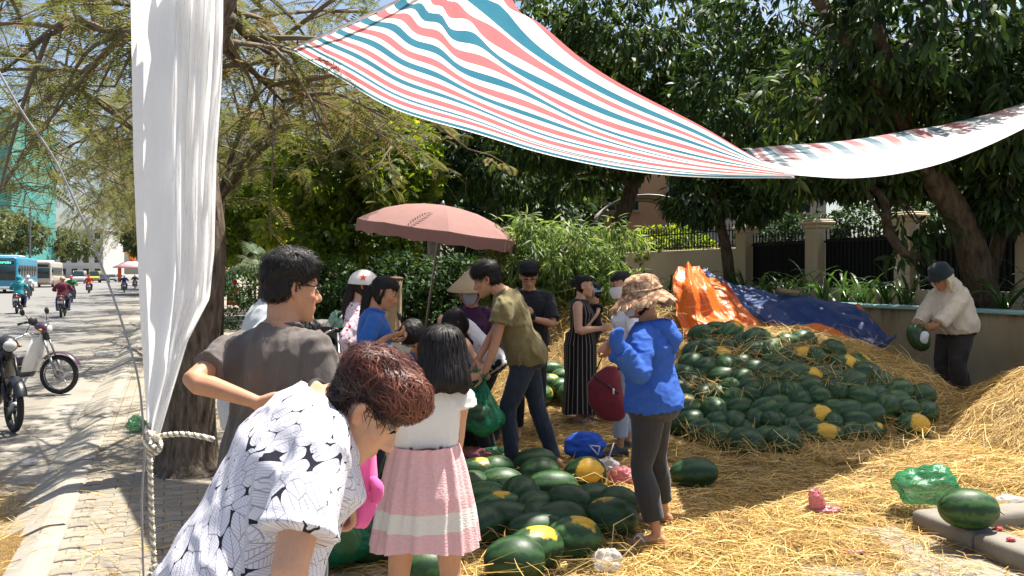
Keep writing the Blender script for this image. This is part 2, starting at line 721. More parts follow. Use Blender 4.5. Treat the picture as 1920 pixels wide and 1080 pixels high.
def stalks(name, pts, nrm, lens, seed, width=(.0018, .0062), lift=.25, bend=.3, mat=None, dirs=None):
    """one mesh of bent ribbons, 3 points each"""
    rs = np.random.RandomState(seed)
    n = len(pts)
    P, N = np.asarray(pts, float), np.asarray(nrm, float)
    rd = rs.normal(size=(n, 3)) if dirs is None else np.asarray(dirs, float)
    T = rd - N * np.sum(rd * N, 1, keepdims=True)
    T /= np.linalg.norm(T, axis=1, keepdims=True)
    T = T + N * np.abs(rs.normal(0, lift, n))[:, None] * .6
    T /= np.linalg.norm(T, axis=1, keepdims=True)
    L = np.asarray(lens)[:, None]
    Bn = np.cross(T, N)
    Bn /= np.linalg.norm(Bn, axis=1, keepdims=True) + 1e-9
    side = Bn * rs.normal(0, bend, n)[:, None] * L * .5
    up = N * rs.uniform(0, .09, n)[:, None] * L
    A = P - T * L / 2
    Bm = P + side * .5 + up
    C = P + T * L / 2 - N * rs.uniform(0, .5, n)[:, None] * np.abs(T @ np.array([0, 0, 1.0]))[:, None] * L
    A[:, 2] += .003; C[:, 2] += .003
    wv = Bn * np.cos(rs.uniform(-.9, .9, n))[:, None] + N * np.sin(rs.uniform(-.9, .9, n))[:, None]
    wv *= rs.uniform(width[0], width[1], n)[:, None] / 2
    V = np.stack([A - wv * .7, A + wv * .7, Bm - wv, Bm + wv, C - wv * .35, C + wv * .35], 1).reshape(-1, 3)
    b = (np.arange(n) * 6)[:, None]
    F = np.concatenate([b + np.array([[0, 1, 3, 2]]), b + np.array([[2, 3, 5, 4]])], 1).reshape(-1, 4)
    me = mesh_np(name, V, F)
    tint = np.clip(rs.normal(.5, .25, n), 0, 1)
    attr(me, 'tint', np.repeat(tint, 6))
    return link(name, me, None, mat or M_STALK, smooth=False)


def straw_points(n, seed, cond):
    rs = random.Random(seed)
    pts, nr, ln = [], [], []
    tries = 0
    while len(pts) < n and tries < n * 30:
        tries += 1
        y = 4.0 + 8.8 * rs.random() ** 1.5
        px = rs.uniform(150, 1990)
        x = (px - 960) / FOC * y
        t = Vector((x, y, 0)).dot(SR)
        if t > 9.95 or not cond(x, y, rs):
            continue
        z = ground_z(x, y)
        e = .06
        nn = Vector((ground_z(x - e, y) - ground_z(x + e, y), ground_z(x, y - e) - ground_z(x, y + e), 2 * e)).normalized()
        pts.append((x, y, z + rs.uniform(0, .022)))
        nr.append(tuple(nn))
        ln.append(rs.uniform(.05, .34) if rs.random() < .8 else rs.uniform(.3, .5))
    return pts, nr, ln


def cond_cover(x, y, rs):
    c = straw_cover(x, y)
    return rs.random() < (1 if c > .1 else max(.03, .35 + c * 1.2))


pts, nr, ln = straw_points(66000, 5, cond_cover)
tag(stalks('loose_straw', pts, nr, ln, 8), kind='stuff')
# the tousled heap at the right gets longer, combed stalks


def cond_heap(x, y, rs):
    return math.hypot((x - 5.6) / 3.1, (y - 7.6) / 2.1) < 1


pts, nr, ln = straw_points(15000, 6, cond_heap)
dirs = [(-.9 + RNG.gauss(0, .5), -.5 + RNG.gauss(0, .5), RNG.gauss(0, .5)) for _ in pts]
tag(stalks('heaped_straw', [(p[0], p[1], p[2] + RNG.uniform(0, .05)) for p in pts], nr, [q * 1.45 for q in ln], 9, lift=.28, dirs=dirs), kind='stuff')
# straw spilled into the gutter at the left edge
rs = random.Random(4)
pts, nr, ln = [], [], []
for _ in range(5200):
    s, t = rs.gauss(6.1, .9), rs.gauss(-1.5, .30)
    p = st(s, t)
    top = -.125 if t < -1.02 else (-.125 + .11 * min(1, (t + 1.02) / .3))
    hz = .16 * math.exp(-((s - 6.1) / 1.0) ** 2 - ((t + 1.55) / .3) ** 2)
    pts.append((p.x, p.y, top + .008 + rs.random() * hz)); nr.append((0, 0, 1)); ln.append(rs.uniform(.12, .4))
tag(stalks('gutter_straw', pts, nr, ln, 10), kind='stuff')

# ------------------------------------------------------------------ raised bed, low wall, fence
m = NT('old_render_wall')
v = m.pos()
c = m.ramp(m.noise(1.5, m.map(v, (1, 1, .5)), 8), [(.3, (.24, .19, .11)), (.55, (.36, .29, .17)), (.8, (.45, .38, .24))])
sepz = m.n('SeparateXYZ', {0: v}).outputs[2]
stain = m.math('MULTIPLY', m.noise(2.2, m.map(v, (3, 3, .25)), 5), m.n('MapRange', {0: sepz, 1: .2, 2: 1.2}).outputs[0])
c = m.mix(m.n('MapRange', {0: stain, 1: .38, 2: .62}).outputs[0], c, (.10, .085, .055))
m.bump(m.noise(30, v, 6), .35, .01)
M_OLDWALL = m.fin(c, .92)
M_CAP = plain('turquoise_paint', (.28, .48, .44), .7, vary=.3, scale=5, bump=.2)
WT = 10.1
wall = empty('low_wall', st(12, WT), SA, 'stained ochre retaining wall with a turquoise capping, behind the melon pile', 'wall')
mb = MB()
mb.box((.15, 6, .54), (.30, 40, 1.08))
mb.build('wall_body', M_OLDWALL, wall, smooth=False)
mb = MB()
mb.box((.12, 6, 1.106), (.40, 40.02, .052), bev=.012)
mb.build('capping', M_CAP, wall, smooth=False)
mb = MB()
mb.add([st(-8, WT + .3, 1.02), st(-8, 60, 1.02), st(120, 60, 1.02), st(120, WT + .3, 1.02)], [(0, 1, 2, 3)])
M_SOIL = plain('bed_soil', (.085, .06, .038), .95, vary=.4, scale=3, bump=.5, bscale=20)
tag(mb.build('planter_soil', M_SOIL), kind='structure')

m = NT('cream_render')
v = m.pos()
c = m.mix(m.noise(1.4, v, 7), (.56, .45, .28), (.68, .57, .38))
c = m.mix(m.math('MULTIPLY', m.noise(5, m.map(v, (2, 2, .4)), 5), .35), c, (.30, .25, .16))
m.bump(m.noise(40, v), .2, .006)
M_CREAM = m.fin(c, .9)
M_IRON = plain('dark_iron', (.018, .02, .02), .5, .6)
FT = 12.3
PIL = [11.85 + 2.27 * k + .18 for k in range(-4, 4)]       # pillar positions along the street
fence_s0 = 13.7
pill = MB()
for z0, z1, w in ((0, .12, .46), (.12, 1.52, .36), (1.52, 1.60, .42), (1.60, 1.66, .50), (1.66, 1.70, .44)):
    pill.box((0, 0, (z0 + z1) / 2), (w, w, z1 - z0), bev=.015)
SPX = []
for k, sx in enumerate([19.1, 17.0, 14.9, 12.75, 10.4]):
    # positions read as distance from the eye along the view
    s = (sx - FT * SR.y) / SD.y
    SPX.append(s)
LAB = ['cream square pillar at the end of the low garden wall, left of the dark fence panels',
       'cream square gate pillar with a stepped cap behind the lilies, middle of the row',
       'cream square pillar behind the curved mango limb, right of the middle pillar',
       'cream square pillar behind the leaning mango trunk',
       'cream square pillar nearest the right edge, half lost in leaves']
pme = None
for k, s in enumerate(SPX):
    if pme is None:
        o = pill.build('gate_pillar', M_CREAM, None, smooth=False)
        pme = o
    else:
        o = pme.copy()
        COL.objects.link(o)
    o.location = st(s, FT, 1.02)
    o.rotation_euler = (0, 0, SA)
    tag(o, LAB[k], 'pillar', 'cream fence pillars')
# dark sheeted railings between the pillars
for k, (a, b) in enumerate(zip(SPX, SPX[1:])):
    s0, s1 = b + .19, a - .19
    ln = s1 - s0
    f = empty('iron_fence', st(s0, FT, 1.02), SA, ['black iron fence panel between the first and middle cream pillars', 'black iron fence panel right of the middle cream pillar',
              'black iron fence panel behind the mango trunk', 'black iron fence panel at the right edge of the picture'][k], 'fence', 'black iron fence panels')
    mb = MB(); mb.box((0, ln / 2, .15), (.16, ln, .3), bev=.01)
    mb.build('plinth', M_CREAM, f, smooth=False)
    bar = MB(); bar.box((0, 0, .82), (.02, .02, 1.16)); bar.lathe([(.016, 1.40), (.02, 1.43), (.002, 1.52)], seg=6)
    first = None
    nb = int(ln / .105)
    for i in range(nb):
        if first is None:
            first = bar.build('bar', M_IRON, f, smooth=False); o = first
        else:
            o = first.copy(); COL.objects.link(o); o.parent = f
        o.location = (0, (i + .5) * ln / nb, 0)
    for z in (.42, 1.24):
        mb = MB(); mb.box((0, ln / 2, z), (.03, ln, .04)); mb.build('rail', M_IRON, f, smooth=False)
    mb = MB(); mb.box((.03, ln / 2, .80), (.006, ln - .02, .98)); mb.build('sheet', M_IRON, f, smooth=False)
# garden wall with spiked railing left of the first pillar
s0, s1 = SPX[0] + .2, SPX[0] + 8.5
gw = empty('garden_wall', st(s0, FT, 1.02), SA, 'low cream garden wall topped by a spiked iron railing, behind the bamboo', 'wall')
mb = MB(); mb.box((0, (s1 - s0) / 2, .60), (.22, s1 - s0, 1.2), bev=.02); mb.build('wall_body', M_CREAM, gw, smooth=False)
bar = MB(); bar.box((0, 0, 1.44), (.02, .02, .5)); bar.lathe([(.014, 1.69), (.02, 1.72), (.002, 1.82)], seg=6)
first = None
for i in range(64):
    if first is None:
        first = bar.build('spike_bar', M_IRON, gw, smooth=False); o = first
    else:
        o = first.copy(); COL.objects.link(o); o.parent = gw
    o.location = (0, .06 + i * .128, 0)
for z in (1.26, 1.62):
    mb = MB(); mb.box((0, (s1 - s0) / 2, z), (.03, s1 - s0, .03)); mb.build('rail', M_IRON, gw, smooth=False)
# ------------------------------------------------------------------ plants
def bark(name, a, b, sc=6):
    m = NT(name)
    v = m.obj()
    f = m.noise(sc, m.map(v, (3, 3, .7)), 8)
    c = m.ramp(f, [(.3, a), (.7, b)])
    m.bump(m.math('ADD', f, m.math('MULTIPLY', m.noise(40, m.map(v, (1, 1, .4)), 3), .35)), .9, .03)
    return m.fin(c, .92, spec=.2)


M_BARK = bark('grey_bark', (.04, .030, .022), (.20, .155, .11), 9)
M_BARKD = bark('dark_bark', (.035, .025, .016), (.13, .095, .06))
M_BARKP = bark('pale_bark', (.13, .115, .09), (.30, .27, .22))
M_TWIG = plain('twig', (.15, .115, .075), .9)


def leafmat(name, stops, rough=.45, tr=.35, trcol=1.6, spec=.5):
    m = NT(name)
    c = m.ramp(m.attr('tint'), stops)
    m.fin(c, rough, spec=spec)
    hs = m.n('HueSaturation', {'Hue': .485, 'Saturation': 1.1, 'Value': trcol, 'Color': c})
    m.translucent(tr, hs.outputs[0])
    return m.mat


M_MANGO = leafmat('mango_leaf', [(0, (.012, .026, .008)), (.5, (.032, .066, .014)), (.85, (.065, .11, .024)), (1, (.15, .18, .045))], .5, .32, spec=.3)
M_BRIGHT = leafmat('bright_leaf', [(0, (.045, .085, .012)), (.5, (.12, .18, .022)), (.85, (.20, .25, .03)), (1, (.28, .27, .045))], .5, .55, trcol=2.0)
M_DARKHEDGE = leafmat('hedge_leaf', [(0, (.010, .025, .008)), (.6, (.028, .065, .016)), (1, (.07, .12, .03))], .55, .3, spec=.25)
M_BAMBOO = leafmat('bamboo_leaf', [(0, (.04, .075, .016)), (.5, (.10, .165, .04)), (.9, (.19, .25, .08)), (1, (.34, .32, .15))], .5, .5, trcol=1.8)
M_FLAME = leafmat('feathery_leaf', [(0, (.05, .06, .018)), (.45, (.10, .12, .03)), (.8, (.145, .13, .045)), (1, (.17, .125, .06))], .6, .45)
M_FAR = leafmat('street_leaf', [(0, (.04, .06, .02)), (.5, (.08, .105, .033)), (1, (.14, .15, .06))], .6, .35)
M_LILY = leafmat('lily_leaf', [(0, (.025, .06, .015)), (.6, (.055, .12, .025)), (1, (.12, .20, .05))], .3, .3)
M_PALM = leafmat('fan_palm_leaf', [(0, (.05, .09, .04)), (.6, (.11, .16, .08)), (1, (.22, .26, .15))], .4, .3)

LEAF_T = np.array([[0, 0, 0], [-.5, .33, -.03], [.5, .33, -.03], [-.42, .68, -.13], [.42, .68, -.13], [0, 1, -.32]])
LEAF_F = np.array([[0, 2, 1], [1, 2, 4], [1, 4, 3], [3, 4, 5]])


def place(T, F, pos, X, Y, Z, sl, sw):
    """copies of a template: x*sw along X, y*sl along Y, z*sl along Z"""
    n, k = len(pos), len(T)
    V = (pos[:, None, :] + (T[None, :, 0] * sw[:, None])[..., None] * X[:, None, :] + (T[None, :, 1] * sl[:, None])[..., None] * Y[:, None, :]
         + (T[None, :, 2] * sl[:, None])[..., None] * Z[:, None, :]).reshape(-1, 3)
    FF = (np.arange(n) * k)[:, None, None] + F[None]
    return V, FF.reshape(-1, F.shape[1])


def unit(a):
    return a / (np.linalg.norm(a, axis=1, keepdims=True) + 1e-9)


def leaf_frames(d, rs, upbias=1.0):
    up = rs.normal(0, .5, d.shape)
    up[:, 2] += upbias
    X = unit(np.cross(d, up))
    return X, d, np.cross(X, d)


def crown(name, parent, blobs, per, L, Wd, droop, seed, mat, tint=(.45, .2), off=(0, 0, 0), gap=.2, kind='stuff'):
    """leaf rosettes over ellipsoids; blobs are (centre, radii, number of rosettes)"""
    rs = np.random.RandomState(seed)
    C, TW, TI = [], [], []
    for bi, (c, rad, n) in enumerate(blobs):
        u = unit(rs.normal(size=(n, 3)))
        rr = .45 + .55 * rs.random(n) ** .45
        rr = rr * (1 + .32 * wave_noise(u, seed * 31 + bi, 2.6))
        keep = wave_noise(u * rr[:, None], seed * 7 + bi, 3.5) > -1.2 + gap * 4 - .8
        p = np.asarray(c) + u * rr[:, None] * np.asarray(rad)
        C.append(p[keep]); TW.append(u[keep])
        TI.append(np.full(keep.sum(), rs.normal(0, .09)) + rs.normal(0, .10, keep.sum()))
    C, TW, TI = np.concatenate(C), np.concatenate(TW), np.concatenate(TI)
    n = len(C)
    P = np.repeat(C, per, 0)
    T = np.repeat(TW, per, 0)
    rnd = unit(rs.normal(size=(n * per, 3)))
    d = unit(T * .45 + rnd * .8 + np.array([0, 0, -1.0]) * droop * rs.uniform(.5, 1.3, (n * per, 1)))
    X, Y, Z = leaf_frames(d, rs)
    sl = L * rs.uniform(.65, 1.2, n * per)
    V, F = place(LEAF_T, LEAF_F, P + rnd * L * .25 - np.asarray(off), X, Y, Z, sl, Wd * rs.uniform(.75, 1.2, n * per))
    me = mesh_np(name, V, F)
    tv = np.repeat(TI, per) + rs.normal(tint[0], tint[1], n * per)
    attr(me, 'tint', np.repeat(np.clip(tv, 0, 1), len(LEAF_T)))
    o = link(name, me, parent, mat)
    if kind: o['kind'] = kind
    return o


def pxblob(px, py, d, rx, ry, rd, n):
    c = W(px, py, d)
    return (tuple(c), (rx / FOC * d, rd, ry / FOC * d), n)


def tree(name, label, base, trunk_pts, trunk_r, blobs, per, L, Wd, droop, seed, mat, barkm, tint=(.45, .2), group='trees in the park', limbs=True, gap=.2):
    root = empty(name, base, 0, label, 'shrub' if 'shrub' in name or 'hedge' in name else 'tree', group)
    b = Vector(base)
    rs = random.Random(seed)
    mb = MB()
    mb.tube([p - b for p in trunk_pts], trunk_r, 10, 4)
    if limbs:
        top, mid = trunk_pts[-1], trunk_pts[-2]
        for c, rad, n in blobs:
            c = Vector(c)
            a = mid.lerp(top, rs.uniform(.3, 1))
            k = a.lerp(c, .5) + Vector((rs.uniform(-.2, .2), rs.uniform(-.2, .2), .25 * min(rad)))
            mb.tube([a - b, k - b, c - b], [trunk_r[-1] * .8, trunk_r[-1] * .5, trunk_r[-1] * .2], 6, 3)
            for q in range(5):
                e = c + Vector([rs.uniform(-.8, .8) * r_ for r_ in rad])
                mb.tube([k - b, k.lerp(e, .5) + Vector((0, 0, .1)) - b, e - b], [trunk_r[-1] * .3, trunk_r[-1] * .2, .008], 5, 2)
    mb.build('trunk', barkm, root)
    crown('crown', root, blobs, per, L, Wd, droop, seed, mat, tint, b, gap)
    return root


def st_at(px, t, z=0.0):
    """point at pavement coordinate t in the column of pixel px"""
    k = (px - 960) / FOC
    d = t / (k * SR.x + SR.y)
    return Vector((k * d, d, z))


BED = 1.02
# --- mango trees along the fence
b1 = W(1846, 575, 12.3); b1.z = BED
tree('mango_tree', 'big dark mango tree with a leaning forked trunk behind the low wall at right', b1,
     [b1, W(1825, 480, 12.2), W(1785, 385, 12.1), W(1728, 300, 12.0), W(1690, 200, 11.9)], [.26, .22, .20, .17, .13],
     [pxblob(1500, 50, 16.5, 190, 120, 2, 420), pxblob(1740, 40, 11.3, 220, 130, 1.5, 420), pxblob(1890, 190, 11.4, 150, 130, 1.2, 330), pxblob(1630, 190, 12.3, 190, 110, 1.3, 380),
      pxblob(1400, 190, 16.5, 150, 110, 1.8, 330), pxblob(1905, 345, 12, 80, 80, .9, 150), pxblob(1660, 320, 12.6, 130, 50, .8, 140), pxblob(1530, 310, 12.9, 120, 55, .8, 130), pxblob(1780, 180, 12.8, 170, 120, 1.3, 300), ((2.6, 9.2, 7.6), (1.5, 1.3, .9), 320), ((3.6, 10.6, 7.9), (1.4, 1.0, .8), 200), ((1.3, 9.6, 7.8), (1.3, 1.3, .8), 240)],  # last three blobs: unseen overhead crown, added to shade the ground
     9, .24, .062, .75, 21, M_MANGO, M_BARKD, (.42, .2))
b1b = W(1840, 590, 12.9); b1b.z = BED
tree('mango_tree', 'slender mango stem growing beside the leaning trunk, bending to the right', b1b,
     [b1b, W(1865, 480, 12.9), W(1885, 400, 12.8), W(1875, 300, 12.6)], [.13, .11, .10, .08],
     [pxblob(1930, 300, 12.5, 70, 90, .9, 90), pxblob(1960, 120, 12, 80, 120, 1, 110)], 9, .24, .062, .75, 22, M_MANGO, M_BARKD)
b1c = W(1770, 560, 11.9); b1c.z = BED
tree('mango_tree', 'crooked bare mango limb curving low over the wall towards the worker', b1c,
     [b1c + Vector((.45, .2, -.1)), W(1745, 492, 11.8), W(1700, 478, 11.7), W(1665, 430, 11.9), W(1655, 370, 12.1), W(1600, 330, 12.3)], [.10, .075, .065, .07, .06, .05],
     [pxblob(1720, 420, 12, 50, 30, .4, 12), pxblob(1620, 335, 12.4, 60, 35, .5, 35), pxblob(1700, 470, 11.8, 30, 30, .3, 7)], 8, .22, .06, .75, 23, M_MANGO, M_BARKD, limbs=True)
b2 = st_at(1372, 10.9, BED)
D2 = b2.y
tree('mango_tree', 'small thin mango tree in front of the low garden wall and first pillar', b2,
     [b2, W(1362, 470, D2), W(1350, 420, D2), W(1340, 370, D2)], [.14, .12, .10, .08],
     [pxblob(1310, 375, D2, 60, 50, .9, 110), pxblob(1420, 365, D2, 70, 50, .9, 130), pxblob(1300, 335, D2 + .4, 40, 30, .7, 30), pxblob(1370, 320, D2 + .6, 110, 50, 1, 160), pxblob(1460, 330, D2 + 1, 70, 50, 1, 90)],
     9, .24, .06, .7, 24, M_MANGO, M_BARKD)
b3 = st_at(1160, 10.8, BED)
D3 = b3.y
tree('mango_tree', 'dark mango tree with a slanting trunk behind the bamboo', b3,
     [b3, W(1158, 440, D3), W(1176, 380, D3), W(1200, 300, D3)], [.24, .22, .20, .16],
     [pxblob(1130, 170, D3 - 1, 170, 130, 2, 460), pxblob(1020, 230, D3 - 1, 140, 110, 2, 380), pxblob(1000, 90, D3 - 2, 150, 90, 2, 340), pxblob(1210, 60, D3 - 2.5, 190, 100, 2, 430), pxblob(1280, 220, D3 - 1.5, 140, 100, 1.7, 340), pxblob(1090, 330, D3 + 1, 80, 45, 1.5, 110)],
     9, .27, .075, .7, 25, M_MANGO, M_BARKD, (.46, .22))
b4 = st_at(812, 7.5)
D4 = b4.y
tree('park_tree', 'dense dark tree with a straight pale trunk behind the pink umbrella', b4,
     [b4, W(813, 450, D4), W(815, 350, D4), W(820, 250, D4)], [.22, .19, .17, .13],
     [pxblob(830, 270, D4, 130, 90, 2, 420), pxblob(950, 320, D4, 120, 70, 2, 330), pxblob(880, 190, D4, 140, 90, 2, 400), pxblob(780, 340, D4 - .5, 80, 60, 1.4, 170), pxblob(1000, 400, D4 + 1, 90, 60, 1.5, 220)],
     9, .28, .08, .7, 26, M_MANGO, M_BARKP)
# --- bright tree at the centre left
b5 = st_at(640, 3.5)
D5 = b5.y
tree('park_tree', 'bright yellow green leafy tree rising left of the striped awning', b5,
     [b5, W(650, 470, D5), W(660, 400, D5), W(680, 320, D5)], [.2, .17, .14, .10],
     [pxblob(695, 255, D5, 75, 70, 1.6, 330), pxblob(620, 350, D5, 105, 75, 1.6, 430), pxblob(730, 350, D5, 80, 90, 1.5, 360), pxblob(570, 430, D5, 80, 55, 1.4, 260), pxblob(680, 455, D5 - .6, 110, 50, 1.3, 300), pxblob(770, 300, D5 + .5, 70, 90, 1.5, 200)],
     9, .20, .085, .35, 27, M_BRIGHT, M_BARK, (.45, .24))
b6 = st_at(500, 4.2)
b6 = Vector((-8.6, 29.5, 0))
tree('park_tree', 'loose olive green tree far behind the gray shirted man', b6,
     [b6, W(490, 460, 29.5), W(485, 400, 29.5), W(480, 360, 29.5)], [.2, .17, .14, .1],
     [pxblob(480, 400, 29.5, 75, 55, 2.2, 330), pxblob(440, 450, 29, 50, 45, 2, 220), pxblob(540, 370, 30, 65, 50, 2, 300), pxblob(530, 300, 31, 60, 50, 2, 220)],
     8, .26, .11, .35, 28, M_BRIGHT, M_BARK, (.35, .22))
# --- background mass of the park
k = 0
for px, py, d, rx, ry, n in ((520, 440, 36, 150, 80, 420), (700, 440, 34, 140, 80, 420), (860, 430, 33, 130, 110, 480), (1010, 400, 32, 140, 130, 520), (1160, 250, 44, 150, 90, 420),
                             (1480, 230, 27, 180, 130, 520), (1700, 220, 25, 180, 140, 520), (1880, 240, 23, 160, 170, 520)):
    b = W(px, 512, d); b.z = 0 if px < 1100 else BED
    tree('park_tree', ['far bushy tree left of the bright tree', 'far dark tree right behind the bright tree', 'far dark tree behind the pink umbrella', 'far tall tree behind the bamboo clump', 'far tree above the orange house',
                       'far dense tree over the middle cream pillar', 'far dense tree behind the leaning mango', 'far dense tree at the right edge'][k], b,
         [b, W(px, 480, d), W(px + 10, py + 20, d)], [.3, .25, .18], [pxblob(px, py, d, rx, ry, 3, n), pxblob(px + 50, py - 40, d + 2, rx * .7, ry * .7, 2.5, n // 2)],
         9, .36, .13, .5, 40 + k, (M_BRIGHT if k < 2 else M_DARKHEDGE) if k % 3 or k < 2 else M_MANGO, M_BARKD, group='far park trees')
    k += 1

# --- hedges and shrubs
hz = [(560, 575, 15.5, 70, 55, .9, 260, 'dark green shrub behind the gray shirted man'), (640, 545, 15.5, 80, 55, .9, 330, 'dark green hedge shrub behind the white helmet'),
      (750, 540, 15, 90, 65, .9, 380, 'dark green hedge shrub behind the tree stump bin'), (850, 555, 14.5, 85, 75, .9, 380, 'dark green hedge shrub under the pink umbrella'),
      (950, 560, 14.5, 80, 80, .9, 300, 'dark shrub behind the man with the phone'), (620, 510, 20, 90, 45, 1.2, 330, 'leafy shrub below the bright tree'),
      (470, 540, 24, 60, 40, 1.2, 240, 'dark shrub under the thatched parasol')]
for i, (px, py, d, rx, ry, rd, n, lb) in enumerate(hz):
    b = W(px, 512, d); b.z = 0
    tree('hedge_shrub', lb, b, [b, W(px, py + 40, d), W(px, py, d)], [.08, .07, .05], [pxblob(px, py, d, rx, ry, rd, n), pxblob(px, py + 60, d, rx * .9, ry, rd, n // 2)],
         9, .12, .05, .2, 60 + i, M_DARKHEDGE, M_BARKD, (.5, .24), 'dark hedge shrubs')
# hedge behind the railings
for i, (px, t, z, rx, n, lb) in enumerate(((1270, 13.6, 2.2, 1.9, 420, 'clipped hedge behind the spiked railing'), (1180, 13.8, 2.2, 1.9, 380, 'clipped hedge end behind the bamboo'),
                                    (1470, 14.2, 2.3, 1.5, 420, 'dark hedge behind the first fence panel'), (1620, 14.2, 2.4, 1.4, 420, 'dark hedge behind the second fence panel'), (1790, 14.2, 2.4, 1.3, 420, 'dark hedge behind the third fence panel'))):
    b = st_at(px, t, BED)
    tree('hedge_shrub', lb, b, [b, b + Vector((0, 0, .5)), b + Vector((0, 0, 1))], [.08, .07, .05], [(tuple(b + Vector((0, 0, z - BED))), (rx * .8, rx, .75), n), (tuple(b + Vector((0, 0, .5))), (rx * .8, rx, .6), n // 2)],
         9, .13, .055, .1, 80 + i, M_BRIGHT if i < 2 else M_DARKHEDGE, M_BARKD, (.3, .2), 'hedges behind the fence')

# --- bamboo clump
bb = Vector((0.72, 11.9, .6))
root = empty('bamboo_clump', bb, 0, 'light green bamboo clump with narrow leaves beside the pink umbrella', 'bamboo')
rs = random.Random(91)
cane_me = []
tips = []
for i in range(46):
    a, q = rs.uniform(0, 6.28), rs.uniform(0, .45)
    p0 = Vector((math.cos(a) * q, math.sin(a) * q * .7, -.4))
    out = Vector((math.cos(a), math.sin(a) * .7, 0)) * rs.uniform(.3, 1.0)
    hgt = rs.uniform(1.2, 2.1)
    pp = [p0, p0 + out * .25 + Vector((0, 0, hgt * .6)), p0 + out * .7 + Vector((0, 0, hgt)), p0 + out * 1.1 + Vector((0, 0, hgt * .93))]
    mb = MB(); mb.tube(pp, [.012, .010, .006, .003], 5, 3)
    mb.build('cane', plain('bamboo_cane', (.20, .22, .07), .5) if i == 0 else bpy.data.materials['bamboo_cane'], root)
    cv = catmull(pp, 6)
    for c in cv[4:]:
        tips.append((c + Vector((rs.gauss(0, .09), rs.gauss(0, .09), rs.gauss(0, .08))) + bb, rs.random()))
blobs = [(tuple(p), (.14, .14, .12), 5) for p, q in tips]
crown('crown', root, blobs, 7, .17, .024, .75, 92, M_BAMBOO, (.5, .22), bb, gap=0)
# dry thatch under the bamboo
pts, nr, ln = [], [], []
for _ in range(2600):
    x, y = rs.gauss(1.1, .8), rs.gauss(11.3, .35)
    pts.append((x, y, ground_z(x, y) + abs(rs.gauss(0, .18)))); nr.append((0, -.3, 1)); ln.append(rs.uniform(.2, .5))
tag(stalks('dry_thatch', pts, nr, ln, 93, lift=.9, bend=.5), kind='stuff')

# --- strap leaved lilies on the raised bed: every leaf a part
def strap(L, w, seed):
    rs = random.Random(seed)
    mb = MB()
    n = 7
    arch = rs.uniform(.9, 1.7)
    Lp, Rp, Mp = [], [], []
    y = z = 0.0
    a = R(82)
    for i in range(n + 1):
        t = i / n
        hw = w * (.65 + .5 * t - 1.15 * t ** 3) / 2 + .001
        Lp.append((-hw, y, z + hw * .35)); Mp.append((0, y, z)); Rp.append((hw, y, z + hw * .35))
        y += math.cos(a) * L / n; z += math.sin(a) * L / n
        a -= arch / n * (1 + t)
    mb.rings([[Lp[i], Mp[i], Rp[i]] for i in range(n + 1)], False, closed=False)
    me = mb.mesh('leaf')
    attr(me, 'tint', [min(1, max(0, rs.gauss(.5, .2)))] * len(me.vertices))
    me.materials.append(M_LILY)
    me.polygons.foreach_set('use_smooth', [True] * len(me.polygons))
    return me


STRAPS = [strap(.75 + .06 * i, .055 + .004 * (i % 3), 100 + i) for i in range(6)]
rs = random.Random(33)
spots = [1215, 1262, 1310, 1352, 1392, 1432, 1470, 1508, 1545, 1583, 1622, 1662, 1700, 1880, 1935]
names = ['leftmost of the lilies, in front of the garden wall', 'lily clump behind the floppy flowered hat', 'lily clump just behind the orange tarpaulin bundle', 'lily clump at the foot of the thin mango tree', 'lily clump under the first cream pillar',
         'lily clump below the first dark fence panel', 'sunlit lily clump above the blue tarpaulin', 'lily clump left of the middle cream pillar', 'lily clump at the foot of the middle cream pillar', 'lily clump above the tail of the blue tarpaulin',
         'lily clump behind the start of the turquoise capping', 'lily clump behind the turquoise capping below the second panel', 'lily clump just left of the worker on the wall', 'lily clump right of the mango trunk', 'lily clump at the right picture edge']
for i, px in enumerate(spots):
    b = st_at(px, WT + .62 + rs.uniform(-.1, .25), BED - .01)
    root = empty('lily_plant', b, rs.uniform(0, 6), 'green strap leaved ' + names[i], 'plant', 'strap leaved lilies')
    for j in range(17):
        o = bpy.data.objects.new('leaf', rs.choice(STRAPS))
        COL.objects.link(o)
        o.parent = root
        o.rotation_euler = (rs.gauss(-.12, .22), rs.gauss(0, .12), j * 2.4 + rs.uniform(-.4, .4))
        s_ = rs.uniform(.7, 1.25)
        o.scale = (s_, s_, s_)
        o.location = (rs.gauss(0, .05), rs.gauss(0, .05), 0)

# --- feathery flame trees in a row along the kerb
def frond_template(pairs=11):
    V, F = [], []
    for i in range(pairs):
        y = .12 + .86 * i / pairs
        ln = .19 * math.sin(math.pi * (.18 + .75 * i / pairs)) + .03
        for sgn in (-1, 1):
            o = len(V)
            w = .026
            z = -.25 * y * y
            V += [(0, y, z), (sgn * ln * .5, y + ln * .25 - w, z + .01), (sgn * ln, y + ln * .45, z - .02), (sgn * ln * .5, y + ln * .25 + w, z + .01)]
            F += [(o, o + 1, o + 2), (o, o + 2, o + 3)]
    o = len(V)
    V += [(-.006, 0, 0), (.006, 0, 0), (0, .98, -.25)]
    F += [(o, o + 1, o + 2)]
    return np.array(V), np.array(F)


FR_V, FR_F = frond_template()


